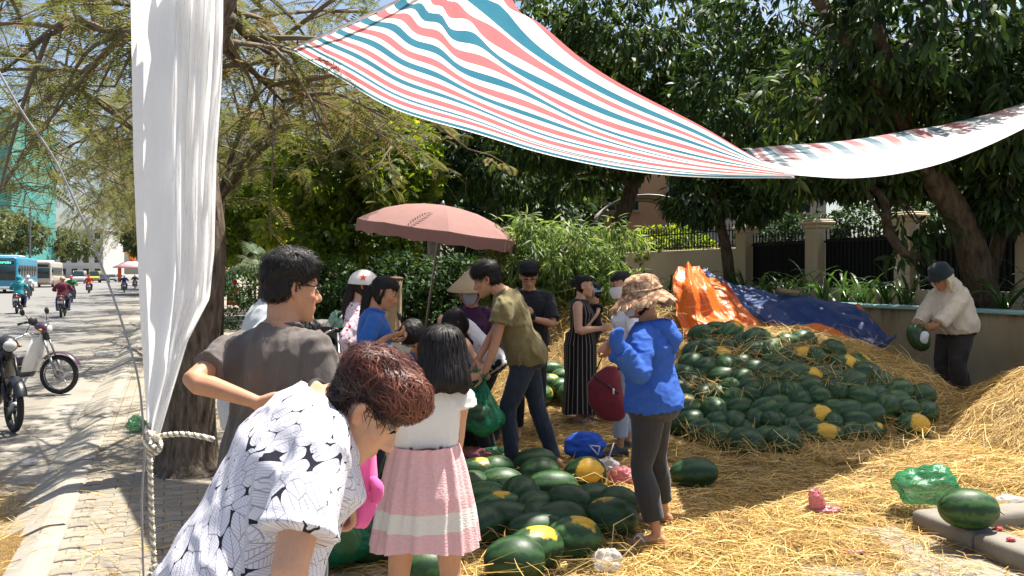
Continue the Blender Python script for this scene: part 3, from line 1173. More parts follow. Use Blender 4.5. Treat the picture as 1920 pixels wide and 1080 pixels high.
def flame_tree(label, base, seed, trunk, limbs, nsec=6, nter=5, fpt=7, group='feathery street trees'):
    rs = random.Random(seed)
    b = Vector(base)
    root = empty('flame_tree', b, 0, label, 'tree', group)
    mb = MB()
    mb.tube([p for p in trunk[0]], trunk[1], 12, 4)
    tw = MB()
    P, D = [], []
    for lp in limbs:
        pts = catmull(lp, 4)
        n = len(pts)
        mb.tube(pts, [.048 * (1 - .85 * i / (n - 1)) + .008 for i in range(n)], 7)
        for k in range(nsec):
            i = int(n * (.22 + .76 * k / nsec)) if k < nsec - 1 else n - 1
            p = pts[min(i, n - 1)]
            tdir = (pts[min(i + 1, n - 1)] - pts[max(i - 1, 0)]).normalized()
            sd = Vector((rs.gauss(0, 1), rs.gauss(0, 1), rs.gauss(-.05, .35)))
            sd = (tdir * .7 + sd.normalized()).normalized()
            ln = rs.uniform(1.0, 2.2)
            q = [p, p + sd * ln * .5 + Vector((0, 0, rs.uniform(0, .15))), p + sd * ln + Vector((0, 0, rs.uniform(-.4, .1)))]
            sec = catmull(q, 4)
            tw.tube(sec, [.026 * (1 - .8 * i2 / (len(sec) - 1)) + .004 for i2 in range(len(sec))], 5)
            for k2 in range(nter):
                p2 = sec[min(len(sec) - 1, 1 + int(k2 * len(sec) / nter))]
                d2 = (sd * .5 + Vector((rs.gauss(0, .8), rs.gauss(0, .8), rs.gauss(-.1, .4)))).normalized()
                l2 = rs.uniform(.35, .9)
                e2 = p2 + d2 * l2 + Vector((0, 0, -.1 * l2))
                tw.tube([p2, p2.lerp(e2, .5) + Vector((0, 0, .04)), e2], [.009, .006, .003], 4)
                for k3 in range(fpt):
                    t = .25 + .75 * k3 / fpt
                    P.append(p2.lerp(e2, t))
                    D.append((d2 * .4 + Vector((rs.gauss(0, .8), rs.gauss(0, .8), rs.gauss(-.15, .3)))).normalized())
    mb.build('trunk', M_BARK, root)
    tag(tw.build('twigs', M_TWIG, root, fix=False), kind='stuff')
    P, D = np.array([tuple(p) for p in P]), np.array([tuple(p) for p in D])
    nrs = np.random.RandomState(seed)
    X, Y, Z = leaf_frames(D, nrs, 2.0)
    sl = nrs.uniform(.20, .42, len(P))
    V, F = place(FR_V, FR_F, P, X, Y, Z, sl, sl)
    me = mesh_np('crown', V, F)
    patch = .16 * wave_noise(P, seed, 1.2)
    attr(me, 'tint', np.repeat(np.clip(nrs.normal(.5, .2, len(P)) + patch, 0, 1), len(FR_V)))
    tag(link('crown', me, root, M_FLAME), kind='stuff')
    return root


def gen_limbs(seed, fork, n=7, reach=5.0, rise=3.0):
    rs = random.Random(seed)
    out = []
    for i in range(n):
        a = 2 * math.pi * i / n + rs.uniform(-.3, .3)
        d = Vector((math.cos(a), math.sin(a), 0))
        q = reach * rs.uniform(.7, 1.15) * (1 - .55 * max(0, d.dot(SR)))
        zz = rise * rs.uniform(.55, 1.1)
        out.append([fork, fork + d * q * .3 + Vector((0, 0, zz * .55)), fork + d * q * .65 + Vector((0, 0, zz * .9)), fork + d * q + Vector((0, 0, zz * .8 - rs.uniform(0, .9)))])
    return out


TB = W(356, 512, 6.75); TB.z = 0
w2l = lambda p: p - TB
fork = w2l(W(432, -60, 6.7))
lim = [[fork, w2l(W(330, 20, 7.2)), w2l(W(240, 62, 7.8)), w2l(W(120, 52, 8.4)), w2l(W(10, 130, 9.0))],
        [fork, w2l(W(440, 40, 7.4)), w2l(W(500, 95, 8.3)), w2l(W(540, 140, 9.2)), w2l(W(590, 160, 10))],
        [fork + Vector((0, 0, -.4)), w2l(W(420, 90, 7.2)), w2l(W(470, 130, 7.8)), w2l(W(530, 190, 8.6))],
        [fork, w2l(W(330, 0, 8)), w2l(W(200, 100, 9)), w2l(W(80, 240, 10))],
        [fork, w2l(W(440, -60, 8.5)), w2l(W(500, 20, 10)), w2l(W(610, 20, 11.5))], [fork, w2l(W(250, -120, 8)), w2l(W(100, -60, 9.5)), w2l(W(-60, 40, 11))]]
ft1 = flame_tree('nearest feathery tree, its thick dark trunk behind the hanging white sheet', TB, 301,
           ([Vector((0, 0, -.05)), Vector((-.02, 0, .12)), Vector((.0, 0, .7)), w2l(W(384, 470, 6.75)), w2l(W(372, 300, 6.75)), w2l(W(382, 120, 6.75)), fork], [.37, .25, .20, .17, .14, .125, .12]), lim, 9, 5, 6)
lim = gen_limbs(8, Vector((.1, 0, 3.0)), 9, 6.0, 3.4)
ft2 = flame_tree('second feathery tree along the kerb, crown over the road', st(17.5, .75), 302,
           ([Vector((0, 0, -.05)), Vector((0, 0, .1)), Vector((.05, 0, 1.5)), Vector((.1, 0, 3.05))], [.34, .24, .2, .16]), lim, 11, 6, 8)
LBT = ['third feathery tree along the kerb', 'fourth feathery tree along the kerb', 'fifth feathery tree along the kerb, far down the road', 'sixth feathery tree along the kerb', 'seventh feathery tree along the kerb', 'last feathery tree of the kerb row']
for i, (s, rz, sc_) in enumerate(((28.5, .35, 1.1), (40, -.3, 1.1), (54, .5, 1.2), (68, -.4, 1.25), (84, .2, 1.3), (104, .4, 1.4))):
    o = copy_tree(ft2)
    o.location = st(s, .8)
    o.rotation_euler = (0, 0, rz)
    o.scale = (sc_, sc_, sc_)
    o['label'] = LBT[i]
# far street trees on both sides
fb = [(st(74, 2, 0), 6, 5.5), (st(95, 2, 0), 6.5, 6), (st(125, 2, 0), 7, 6.5), (st(60, -23, 0), 6, 6), (st(82, -23, 0), 6.5, 7), (st(106, -23, 0), 7, 7), (st(140, -24, 0), 8, 8), (st(190, -22, 0), 9, 8), (st(190, 2, 0), 8, 8), (st(46, -24, 0), 5, 6)]
fl = ['street tree beyond the feathery row on the near pavement', 'farther street tree on the near pavement', 'distant street tree on the near pavement', 'large street tree behind the blue bus', 'street tree past the bus on the far pavement',
      'street tree over the white van', 'distant tree on the far pavement', 'farthest tree at the end of the road, left', 'farthest tree at the end of the road, right', 'street tree at the left picture edge']
for i, (b, r_, h) in enumerate(fb):
    c = b + Vector((0, 0, h))
    tree('street_tree', fl[i], b, [b, b + Vector((0, 0, h * .4)), c], [.3, .25, .15],
         [(tuple(c), (r_ * .8, r_ * .8, h * .42), 520), (tuple(c + Vector((r_ * .5, 0, -1))), (r_ * .5, r_ * .5, h * .3), 220), (tuple(c + Vector((-r_ * .5, 0, -1.2))), (r_ * .5, r_ * .5, h * .3), 220)],
         7, .62, .30, .35, 130 + i, M_FAR, M_BARK, (.45, .2), 'far street trees')

# --- fan palm behind the gray shirted man
pb = W(505, 512, 21); pb.z = 0
root = empty('fan_palm', pb, 0, 'small fan palm with pale spread fronds behind the gray shirted man', 'palm')
mb = MB(); mb.tube([(0, 0, 0), (.02, 0, 1.0), (0, 0, 1.6)], [.13, .12, .11], 8, 2); mb.build('trunk', M_BARKD, root)
rs = random.Random(17)
for i in range(13):
    a = i * 2.4
    el = rs.uniform(.1, 1.1)
    d = Vector((math.cos(a) * math.cos(el), math.sin(a) * math.cos(el), math.sin(el)))
    tip = Vector((0, 0, 1.6)) + d * rs.uniform(.4, .7)
    mb = MB()
    mb.tube([(0, 0, 1.55), tip], [.012, .008], 4)
    sidev = d.cross(Vector((0, 0, 1))).normalized()
    upv = sidev.cross(d)
    for k in range(-8, 9):
        th = k * .16
        q = d * math.cos(th) + sidev * math.sin(th)
        n2 = (sidev * math.cos(th) - d * math.sin(th)) * .018
        e = tip + q * .55 + Vector((0, 0, -.10 - .1 * abs(th)))
        m1 = tip + q * .3 + upv * .03
        mb.add([tip, m1 - n2, e, m1 + n2], [(0, 1, 2, 3)])
    o = mb.build('frond', M_PALM, root, fix=False)
    attr(o.data, 'tint', [rs.uniform(.3, 1)] * len(o.data.vertices))
# ------------------------------------------------------------------ people: one continuous body each, clothes and hair as children
def skin_mat(name, col):
    m = NT(name)
    v = m.obj()
    t = m.attr('red')
    c = m.mix(m.noise(18, v, 5), shade(col, .80), shade(col, 1.15))
    c = m.mix(m.math('MULTIPLY', m.noise(5, v, 3), .5), c, (col[0] * 1.02, col[1] * .78, col[2] * .72))
    c = m.mix(m.math('MULTIPLY', m.math('GREATER_THAN', m.noise(150, v, 1), .68), .35), c, shade(col, .6))
    c = m.mix(m.math('MULTIPLY', t, .75), c, (col[0] * .85, col[1] * .42, col[2] * .42))
    c = m.mix(m.attr('dark'), c, (.02, .014, .012))
    m.fin(c, m.math('ADD', .42, m.math('MULTIPLY', m.noise(30, v, 3), .25)), spec=.35)
    m.set(m.b.inputs['Subsurface Weight'], .06)
    m.set(m.b.inputs['Subsurface Radius'], (.02, .008, .004))
    m.bump(m.noise(260, v, 2), .12, .002)
    return m.mat


SKIN_T = skin_mat('skin_tan', (.46, .25, .145))
SKIN_F = skin_mat('skin_fair', (.56, .33, .21))
SKIN_D = skin_mat('skin_brown', (.36, .185, .10))


def hair_mat(name, stops, rough=.58):
    m = NT(name)
    c = m.ramp(m.attr('tint'), stops)
    m.fin(c, rough, spec=.32)
    m.set(m.b.inputs['Anisotropic'], .4)
    return m.mat


HAIR_B = hair_mat('black_hair', [(0, (.006, .005, .005)), (.7, (.016, .013, .011)), (1, (.045, .035, .03))])
HAIR_R = hair_mat('red_dyed_hair', [(0, (.008, .005, .005)), (.30, (.02, .010, .008)), (.5, (.085, .022, .016)), (.8, (.19, .058, .03)), (1, (.30, .17, .13))], .5)
HAIR_BR = hair_mat('brown_hair', [(0, (.012, .008, .006)), (.7, (.035, .02, .014)), (1, (.08, .045, .03))])
M_EYE = plain('eye_white', (.55, .52, .48), .25, vary=.05)
M_IRIS = plain('iris', (.012, .008, .006), .15, vary=.05)
M_LIP = plain('lip', (.30, .10, .08), .4, vary=.1)

HEAD = [(-.118, .082, .040, .018), (-.108, .094, .012, .036), (-.085, .098, -.030, .052), (-.055, .099, -.058, .063), (-.015, .098, -.084, .071),
        (.025, .099, -.099, .0765), (.055, .095, -.100, .0765), (.085, .080, -.088, .068), (.108, .055, -.062, .050), (.122, .020, -.030, .025)]


def head_ring(z, n=20, k=1.0, off=0.0):
    yf, yb, w = interp(HEAD, z)
    cy, ry = (yf + yb) / 2, (yf - yb) / 2
    out = []
    for j in range(n):
        a = 2 * math.pi * j / n
        c, s = math.cos(a), math.sin(a)
        e = .88
        out.append(Vector(((w + off) * math.copysign(abs(c) ** e, c), cy + (ry + off) * math.copysign(abs(s) ** e, s), z)) * k)
    return out


class Person:
    """joints of a posed figure; local +Y is where the pelvis faces, +X its right"""

    def __init__(s, label, x, y, yaw, H=1.65, z=0.0, wide=1.0, lean=0, hunch=0, side=0, twist=0, pelvis=None, shift=(0, 0), head=(0, 0, 0), female=False,
                 hands=None, feet=None, headat=None, voxel=.0075, skin=SKIN_T, group=None, shoulder=1.0, name='person', neck=.0, headscale=1.0, footpitch=(0, 0)):
        s.k = k = H / 1.7
        s.H, s.wide, s.female, s.voxel, s.skin = H, wide, female, voxel, skin
        s.footpitch = footpitch
        s.root = empty(name, (x, y, z), R(yaw), label, 'person', group)
        rt = Matrix.Rotation(-R(yaw), 3, 'Z')
        loc = lambda w: rt @ (Vector(w) - Vector((x, y, z)))
        hands = {q: dict(h) for q, h in (hands or {}).items()}
        for h in hands.values():
            if 'px' in h: h['at'] = loc(W(*h['px']))
            for a in ('pole', 'dir', 'nrm'):
                if 'w' + a in h: h[a] = rt @ Vector(h['w' + a])
        feet = {q: dict(h) for q, h in (feet or {}).items()}
        for h in feet.values():
            if 'px' in h:
                fx, fd = h['px']
                q = loc(((fx - 960) / FOC * fd, fd, 0))
                h['at'] = Vector((q.x, q.y, h.get('lift', 0)))
        s.loc, s.rt = loc, rt
        s.parts = {}
        # torso centre line
        pz = (pelvis if pelvis is not None else .895) * k
        s.pel = Vector((shift[0] * k, shift[1] * k, pz))
        s.LT = .545 * k
        n = 24
        p = s.pel.copy()
        s.fr = []
        for i in range(-6, n + 1):
            u = max(0, i) / n
            ln = R(lean) + R(hunch) * u * u
            M = Matrix.Rotation(R(side) * min(1, u * 1.5), 3, 'Y') @ Matrix.Rotation(-ln, 3, 'X') @ Matrix.Rotation(R(twist) * u, 3, 'Z')
            s.fr.append((i / n, M))
        s.org = {}
        base = s.fr[6][1]
        q = s.pel - base @ Vector((0, 0, 6 * s.LT / n))
        s.fo = []
        for i, (u, M) in enumerate(s.fr):
            s.fo.append(q.copy())
            q = q + M @ Vector((0, 0, s.LT / n))
        # head
        nb = s.T(0, 0, .545)
        Mt = s.fr[-1][1]
        hp, hy, hr = head
        s.HM = Matrix.Rotation(R(hy), 3, 'Z') @ Matrix.Rotation(R(-hp), 3, 'X') @ Matrix.Rotation(R(hr), 3, 'Y')
        dirn = (Mt @ Vector((0, 0, 1)) * .55 + s.HM @ Vector((0, 0, 1)) * .45 + Mt @ Vector((0, .16 + neck, 0))).normalized()
        s.hk = k ** .5 * headscale * (.97 if female else 1.0)
        s.nb = nb
        s.hc = nb + dirn * (.132 * k ** .6)
        if headat is not None:
            s.hc = loc(W(*headat))
        s.hneck = s.hc + s.HM @ Vector((0, -.028, -.05)) * s.hk
        # arms
        sw = (.165 if female else .183) * wide ** .5 * shoulder
        s.sh = {'L': s.T(-sw, -.005, .448), 'R': s.T(sw, -.005, .448)}
        s.elb, s.wri, s.hd = {}, {}, {}
        ua, fa = .292 * k, .25 * k
        for sd, sg in (('L', -1), ('R', 1)):
            h = hands.get(sd) or {}
            tgt = Vector(h['at']) if 'at' in h else s.sh[sd] + Vector((sg * .07, .05, -.52 * k))
            pole = Vector(h.get('pole', (sg * .5, -1, -.3)))
            s.elb[sd], s.wri[sd] = s.ik(s.sh[sd], tgt, ua, fa, pole)
            s.hd[sd] = dict(dir=Vector(h['dir']).normalized() if 'dir' in h else (s.wri[sd] - s.elb[sd]).normalized(),
                            nrm=Vector(h.get('nrm', (-sg, 0, 0))).normalized(), curl=h.get('curl', 28), spread=h.get('spread', .0), thumb=h.get('thumb', 1.0))
        # legs
        s.hip = {'L': s.pel + s.fr[6][1] @ Vector((-.088 * k * wide ** .5, 0, -.0)), 'R': s.pel + s.fr[6][1] @ Vector((.088 * k * wide ** .5, 0, 0))}
        s.knee, s.ank, s.toe = {}, {}, {}
        for sd, sg in (('L', -1), ('R', 1)):
            f = feet.get(sd) or {}
            at = Vector(f.get('at', (sg * .10 * k, 0, 0)))
            a = at + Vector((0, 0, .078 * k))
            s.knee[sd], s.ank[sd] = s.ik(s.hip[sd], a, .425 * k, .41 * k, Vector(f.get('pole', (sg * .15, 1, 0))))
            an = R(f.get('turn', -sg * 8))
            s.toe[sd] = Vector((-math.sin(an), math.cos(an), 0))

    def fidx(s, z):
        u = z * s.k / s.LT * 24 + 6
        i = max(0, min(len(s.fr) - 2, int(u)))
        return i, max(-1.0, min(u - i, 2.0))

    def T(s, x, y, z):
        """torso coordinates (metres of a 1.7 m figure) to local"""
        i, f = s.fidx(z)
        o = s.fo[i].lerp(s.fo[i + 1], f)
        M = s.fr[i][1]
        return o + M @ Vector((x * s.k, y * s.k, 0))

    def hp(s, x, y, z):
        return s.hc + s.HM @ Vector((x, y, z)) * s.hk

    @staticmethod
    def ik(a, b, l1, l2, pole):
        d = b - a
        L = d.length
        if L > (l1 + l2) * .998:
            b = a + d * ((l1 + l2) * .998 / L)
            d = b - a
            L = d.length
        u = d / L
        x = (l1 * l1 - l2 * l2 + L * L) / (2 * L)
        h = math.sqrt(max(0, l1 * l1 - x * x))
        p = pole - u * pole.dot(u)
        p = p.normalized() if p.length > 1e-6 else u.orthogonal().normalized()
        return a + u * x + p * h, b

    PROF_M = [(-.13, .085, .095, .0), (-.06, .155, .112, -.005), (0, .172, .120, -.01), (.08, .162, .110, 0), (.18, .146, .100, .012), (.27, .152, .105, .012), (.36, .168, .112, .008),
              (.43, .168, .106, 0), (.475, .138, .088, -.008), (.51, .092, .072, -.012), (.545, .060, .060, -.014)]
    PROF_F = [(-.13, .085, .095, 0), (-.06, .165, .120, -.01), (0, .178, .122, -.012), (.08, .158, .105, 0), (.18, .130, .090, .008), (.27, .138, .098, .015), (.35, .150, .122, .026),
              (.42, .150, .102, .006), (.475, .120, .084, -.006), (.51, .080, .066, -.01), (.545, .050, .052, -.014)]

    def prof(s, z):
        w, d, o = interp(s.PROF_F if s.female else s.PROF_M, z)
        q = s.wide if z < .40 else s.wide ** .5
        return w * q, d * q, o

    def torso_ring(s, z, off=0.0, n=22, sq=.82, belly=0.0):
        w, d, o = s.prof(z)
        out = []
        for j in range(n):
            a = 2 * math.pi * j / n
            c, q = math.cos(a), math.sin(a)
            b = belly * max(0, q) if belly else 0
            out.append(s.T((w + off) * math.copysign(abs(c) ** sq, c), o + (d + off + b) * math.copysign(abs(q) ** sq, q), z))
        return out

    def hand(s, mb, sd, fat=1.0):
        k = s.k
        h = s.hd[sd]
        w, dr, nr = s.wri[sd], h['dir'], h['nrm']
        nr = (nr - dr * nr.dot(dr)).normalized()
        ac = dr.cross(nr)                       # across the palm
        sg = 1 if sd == 'R' else -1
        th = ac * -sg if True else ac           # thumb side
        P = w + dr * .012 * k
        rg = []
        for t, hw, ht in ((-.02, .024, .019), (.015, .030, .018), (.05, .040, .016), (.085, .041, .013), (.098, .036, .010)):
            rg.append([P + dr * t * k + (ac * math.cos(a) * hw + nr * math.sin(a) * ht) * k for a in [2 * math.pi * j / 12 for j in range(12)]])
        mb.rings(rg)
        r0 = .0088 * fat * k
        for i, (o, ln) in enumerate(((-.030, .068), (-.010, .078), (.011, .074), (.031, .058))):
            o = o * -sg * -1
            base = P + (dr * .088 + ac * o * sg * -1 * -sg) * k
            q = dr.copy()
            sp = ac * (o * h['spread'] * 8 * sg * -sg * -1)
            q = (q + sp).normalized()
            pts = [base - q * .02 * k, base]
            for seg in (.45, .31, .24):
                ang = R(h['curl'] * (1.0 if seg > .4 else 1.15))
                q = (q * math.cos(ang) + nr * math.sin(ang)).normalized() if abs(ang) > 1e-4 else q
                nr2 = nr
                pts.append(pts[-1] + q * ln * seg * k)
                nr = (nr - q * nr.dot(q)).normalized()
            nr = (h['nrm'] - dr * h['nrm'].dot(dr)).normalized()
            mb.tube(pts, [r0 * 1.05, r0 * 1.1, r0, r0 * .92, r0 * .8], 8, 2, dome=True)
        tb = P + (dr * .012 + th * .024) * k
        q1 = (dr * .62 + th * .75 * h['thumb'] + nr * .35).normalized()
        q2 = (dr * .9 + th * .25 * h['thumb'] + nr * .45).normalized()
        pts = [tb, tb + q1 * .042 * k, tb + q1 * .042 * k + q2 * .034 * k, tb + q1 * .042 * k + q2 * .058 * k]
        mb.tube(pts, [.016 * k, .0125 * k, .0105 * k, .0085 * k], 8, 2, dome=True)

    def body(s, feet=True, nose=1.0, ears=True, legs=True, arms=1.0):
        k = s.k
        mb = MB()
        mb.rings([s.torso_ring(z, -.004) for z in (-.12, -.06, 0, .08, .18, .27, .36, .43, .475, .51, .55)])
        aw = arms * (.9 if s.female else 1.0) * s.wide ** .4
        for sd in 'LR':
            sh, e, w = s.sh[sd], s.elb[sd], s.wri[sd]
            mid = sh.lerp(e, .45)
            fm = e.lerp(w, .3)
            inn = s.T(0, 0, .44).lerp(sh, .5)
            mb.tube([inn, sh, mid, e, fm, e.lerp(w, .7), w], [.050 * k * aw, .050 * k * aw, .045 * k * aw, .038 * k * aw, .039 * k * aw, .031 * k * aw, .0245 * k * aw], 12, 2, dome=True)
            s.hand(mb, sd, 1.0 if s.voxel < .007 else 1.1)
            if legs:
                hp_, kn, an = s.hip[sd], s.knee[sd], s.ank[sd]
                lw = s.wide ** .5
                mb.tube([hp_.lerp(kn, .06), hp_.lerp(kn, .3), hp_.lerp(kn, .75), kn, kn.lerp(an, .3), kn.lerp(an, .75), an],
                        [.070 * k * lw, .074 * k * lw, .060 * k * lw, .052 * k, .054 * k * lw, .036 * k, .032 * k], 12, 2, dome=True)
                if feet:
                    t = s.toe[sd]
                    sx = Vector((t.y, -t.x, 0))
                    fl = .0
                    fp = R(s.footpitch[0 if sd == 'L' else 1])
                    fz = Vector((0, 0, 1))
                    t2 = t * math.cos(fp) - fz * math.sin(fp)
                    up = t * math.sin(fp) + fz * math.cos(fp)
                    rg = []
                    sole = an - up * .078 * k
                    for y, hw, top in ((-.062, .018, .045), (-.05, .030, .065), (-.02, .034, .085), (.03, .036, .082), (.08, .041, .055), (.13, .046, .036), (.165, .044, .028), (.188, .030, .020)):
                        c = sole + t2 * y * k
                        rg.append([c + (sx * math.copysign(abs(math.cos(a)) ** .8, math.cos(a)) * hw + up * (top / 2 + math.sin(a) * top / 2 * .98)) * k for a in [2 * math.pi * j / 12 for j in range(12)]])
                    mb.rings(rg)
                    sg = 1 if sd == 'R' else -1
                    for i in range(5):
                        xo = (-.032 + .0155 * i) * sg
                        r_ = .011 if i else .0145
                        y0 = .175 - .012 * max(0, i - 1)
                        mb.tube([sole + (t2 * (y0 - .02) + sx * xo + up * .016) * k, sole + (t2 * (y0 + .022) + sx * xo * 1.03 + up * .012) * k], [r_ * k, r_ * .9 * k], 8, dome=True)
        # neck and head
        nk = .050 if s.female else .057
        mb.tube([s.nb - (s.hneck - s.nb) * .35, s.nb, s.hneck, s.hp(0, -.01, .02)], [nk * 1.25 * k ** .5, nk * 1.08 * k ** .5, nk * k ** .5 * .98, nk * k ** .5], 14, 2)
        zs = [-.116, -.108, -.095, -.075, -.05, -.02, .01, .04, .065, .088, .106, .118]
        mb.rings([[s.hc + s.HM @ p * s.hk for p in head_ring(z)] for z in zs])
        hb = lambda pts, r_, seg=8, n=3, flat=1, up=None: mb.tube([s.hp(*p) for p in pts], [q * s.hk for q in r_], seg, n, dome=True, flat=flat, up=up)
        if nose:
            hb([(0, .094, .022), (0, .107, -.004), (0, .119 * nose, -.026), (0, .108, -.034)], [.007, .0095, .0125, .010])
            for g in (-1, 1):
                hb([(g * .010, .102, -.028), (g * .015, .100, -.032)], [.0095, .008])
            hb([(-.026, .086, -.064), (-.012, .098, -.061), (0, .101, -.060), (.012, .098, -.061), (.026, .086, -.064)], [.004, .0068, .0072, .0068, .004])
            hb([(-.022, .088, -.071), (0, .099, -.073), (.022, .088, -.071)], [.005, .0082, .005])
            hb([(-.010, .086, -.103), (.010, .086, -.103)], [.016, .016])
            for g in (-1, 1):
                hb([(g * .018, .092, .034), (g * .045, .080, .036)], [.0075, .007])
                hb([(g * .045, .070, -.02), (g * .055, .050, -.015)], [.017, .016])
        if ears:
            for g in (-1, 1):
                hb([(g * .072, .004, -.026), (g * .080, -.004, -.028), (g * .087, -.016, -.008), (g * .090, -.020, .014), (g * .086, -.010, .028), (g * .078, .003, .024)],
                   [.006, .0075, .0075, .0075, .007, .005], n=3)
                hb([(g * .074, -.002, -.012), (g * .079, -.008, .012)], [.010, .011], flat=.5)
        me = remesh(mb, s.voxel, 3 if s.voxel > .006 else 4, .5)
        V = coords(me)
        # eye sockets, in head coordinates
        Hm = np.array(s.HM.transposed())
        Q = (V - np.array(s.hc)) @ Hm.T / s.hk
        if nose:
            for g in (-1, 1):
                e = np.array([g * .031, .092, .016])
                w = np.exp(-(((Q - e) / np.array([.017, .02, .010])) ** 2).sum(1))
                Q[:, 1] -= .009 * w
            V2 = Q @ Hm * s.hk + np.array(s.hc)
            near = (np.abs(Q) < .2).all(1)
            V[near] = V2[near]
            set_coords(me, V)
        red = np.exp(-(((Q - np.array([0, .098, -.066])) / np.array([.022, .02, .008])) ** 2).sum(1))
        red += .35 * np.exp(-(((np.abs(Q) * [1, 0, 0] + Q * [0, 1, 1] - np.array([.045, .07, -.03])) / np.array([.02, .03, .02])) ** 2).sum(1))
        red += .5 * np.exp(-(((np.abs(Q) * [1, 0, 0] + Q * [0, 1, 1] - np.array([.085, -.01, 0])) / np.array([.012, .03, .03])) ** 2).sum(1))
        attr(me, 'red', np.clip(red, 0, 1))
        br = np.zeros(len(V))
        for g in (-1, 1):
            br += np.exp(-(((Q - np.array([g * .034, .092, .038])) / np.array([.020, .02, .0045])) ** 2).sum(1))
        attr(me, 'dark', np.clip(br * .9, 0, .9))
        s.bodyo = link('body', me, s.root, s.skin)
        if nose:
            for g in (-1, 1):
                mb = MB()
                mb.ball(s.hp(g * .031, .0805, .015), .0122 * s.hk, .0122 * s.hk, .0085 * s.hk)
                eo = mb.build('eye', M_EYE, s.root)
                mb = MB()
                mb.ball(s.hp(g * .031, .0880, .0145), .0068 * s.hk)
                mb.build('iris', M_IRIS, eo)
                mb = MB()
                mb.tube([s.hp(g * .016, .0915, .016), s.hp(g * .031, .0955, .0205), s.hp(g * .046, .0885, .016)], [.0022 * s.hk, .0036 * s.hk, .0022 * s.hk], 6, 3)
                mb.build('eyelid', HAIR_B, s.root)
        return s

    # ---------------------------------------------------------------- clothes
    def finish_cloth(s, name, mb, m, voxel=.010, it=4, wr=.004, freq=22, seed=1, stretch=(1, 1, .5), post=None, parent=None):
        me = remesh(mb, voxel, it, .5)
        V, N = coords(me), normals(me)
        freq *= 2.4
        wr *= .72
        nz = wave_noise(V, seed, freq, 3, stretch)
        n2 = wave_noise(V + .02 * nz[:, None], seed + 50, freq * 1.6, 2, stretch)
        ridge = np.exp(-(nz / .22) ** 2)
        V = V + N * (wr * (.45 * nz + .75 * ridge + .35 * n2 - .3))[:, None]
        set_coords(me, V)
        if post: post(me, V)
        o = link(name, me, parent or s.root, m)
        s.parts[name] = o
        return o

    def sleeve(s, mb, sd, frac, off, r0=.060, open_=True, flare=1.0, fore=0.0):
        k = s.k
        sh, e, w = s.sh[sd], s.elb[sd], s.wri[sd]
        aw = (.9 if s.female else 1.0) * s.wide ** .4
        inn = s.T(0, 0, .44).lerp(sh, .5)
        if fore <= 0:
            end = sh.lerp(e, frac)
            ra = (.054 - .014 * frac) * k * aw
            pts = [inn, sh + s.fr[-1][1] @ Vector((0, 0, .004)), sh.lerp(e, frac * .5), end]
            rad = [.052 * k * aw + off, r0 * k * aw * .9 + off * .4, (ra + .006) + off * flare, ra + off * flare * 1.25]
        else:
            end = e.lerp(w, fore)
            pts = [inn, sh + s.fr[-1][1] @ Vector((0, 0, .004)), sh.lerp(e, .55), e, e.lerp(w, fore * .5), end]
            rad = [.052 * k * aw + off, r0 * k * aw * .9 + off * .4, .047 * k * aw + off, .041 * k * aw + off, .039 * k * aw + off, (.029 if fore > .8 else .034) * k * aw + off]
        P = catmull(pts, 3)
        d = (P[-1] - P[-2]).normalized()
        mb.tube(pts, rad, 14, 3)
        x = d.orthogonal().normalized()
        y = d.cross(x)
        q = rad[-1] + .001
        mb.tube([P[-1] - d * .004 + x * q * math.cos(a) + y * q * math.sin(a) for a in [2 * math.pi * j / 16 for j in range(17)]], .007, 6)

    def top(s, name, m, sleeve=.55, fore=0.0, hem=-.10, off=.014, wr=.004, seed=3, belly=0.0, neck=.52, loose=0.0, voxel=.010, post=None, flare=1.0, freq=20, sleeves=True, hemflare=0.0, stretch=(1, 1, .5)):
        mb = MB()
        zs = [hem, hem + .02, (hem + .08) * .5 + .02, .08, .18, .27, .36, .43, .475, .505, neck + .012]
        zs = sorted(set(z for z in zs if z >= hem))
        rg = []
        for z in zs:
            o = off + loose * max(0, 1 - abs(z - .12) / .3) + hemflare * max(0, (.15 - z) / .3)
            if z > .5: o = off * .8
            rg.append(s.torso_ring(z, o, belly=belly * max(0, 1 - abs(z - .14) / .22)))
        # hollow the hem a little so that it ends as an edge
        inner = s.torso_ring(hem + .03, off - .012)
        mb.rings([inner] + rg)
        if sleeves:
            for sd in 'LR':
                s.sleeve(mb, sd, sleeve, off, flare=flare, fore=fore)
        return s.finish_cloth(name, mb, m, voxel, 4, wr, freq, seed, stretch, post=post)

    def collar(s, m, r_=1.0, name='neckband', z=.532, thick=.007, drop=.006):
        mb = MB()
        ax = ((s.hneck - s.nb).normalized() + s.fr[-1][1] @ Vector((0, -.25, 1)) * 1.5).normalized()
        x = s.fr[-1][1] @ Vector((1, 0, 0))
        x = (x - ax * x.dot(ax)).normalized()
        y = ax.cross(x)
        c = s.nb - ax * drop
        q = (.058 if s.female else .066) * s.k ** .5 * (.9 + .1 * r_)
        ring = [c + x * q * 1.1 * math.cos(a) + y * q * math.sin(a) - ax * .022 * max(0, math.sin(a)) for a in [2 * math.pi * j / 20 for j in range(20)]]
        mb.tube(ring + [ring[0], ring[1]], thick, 8, 2)
        return mb.build(name, m, s.root)

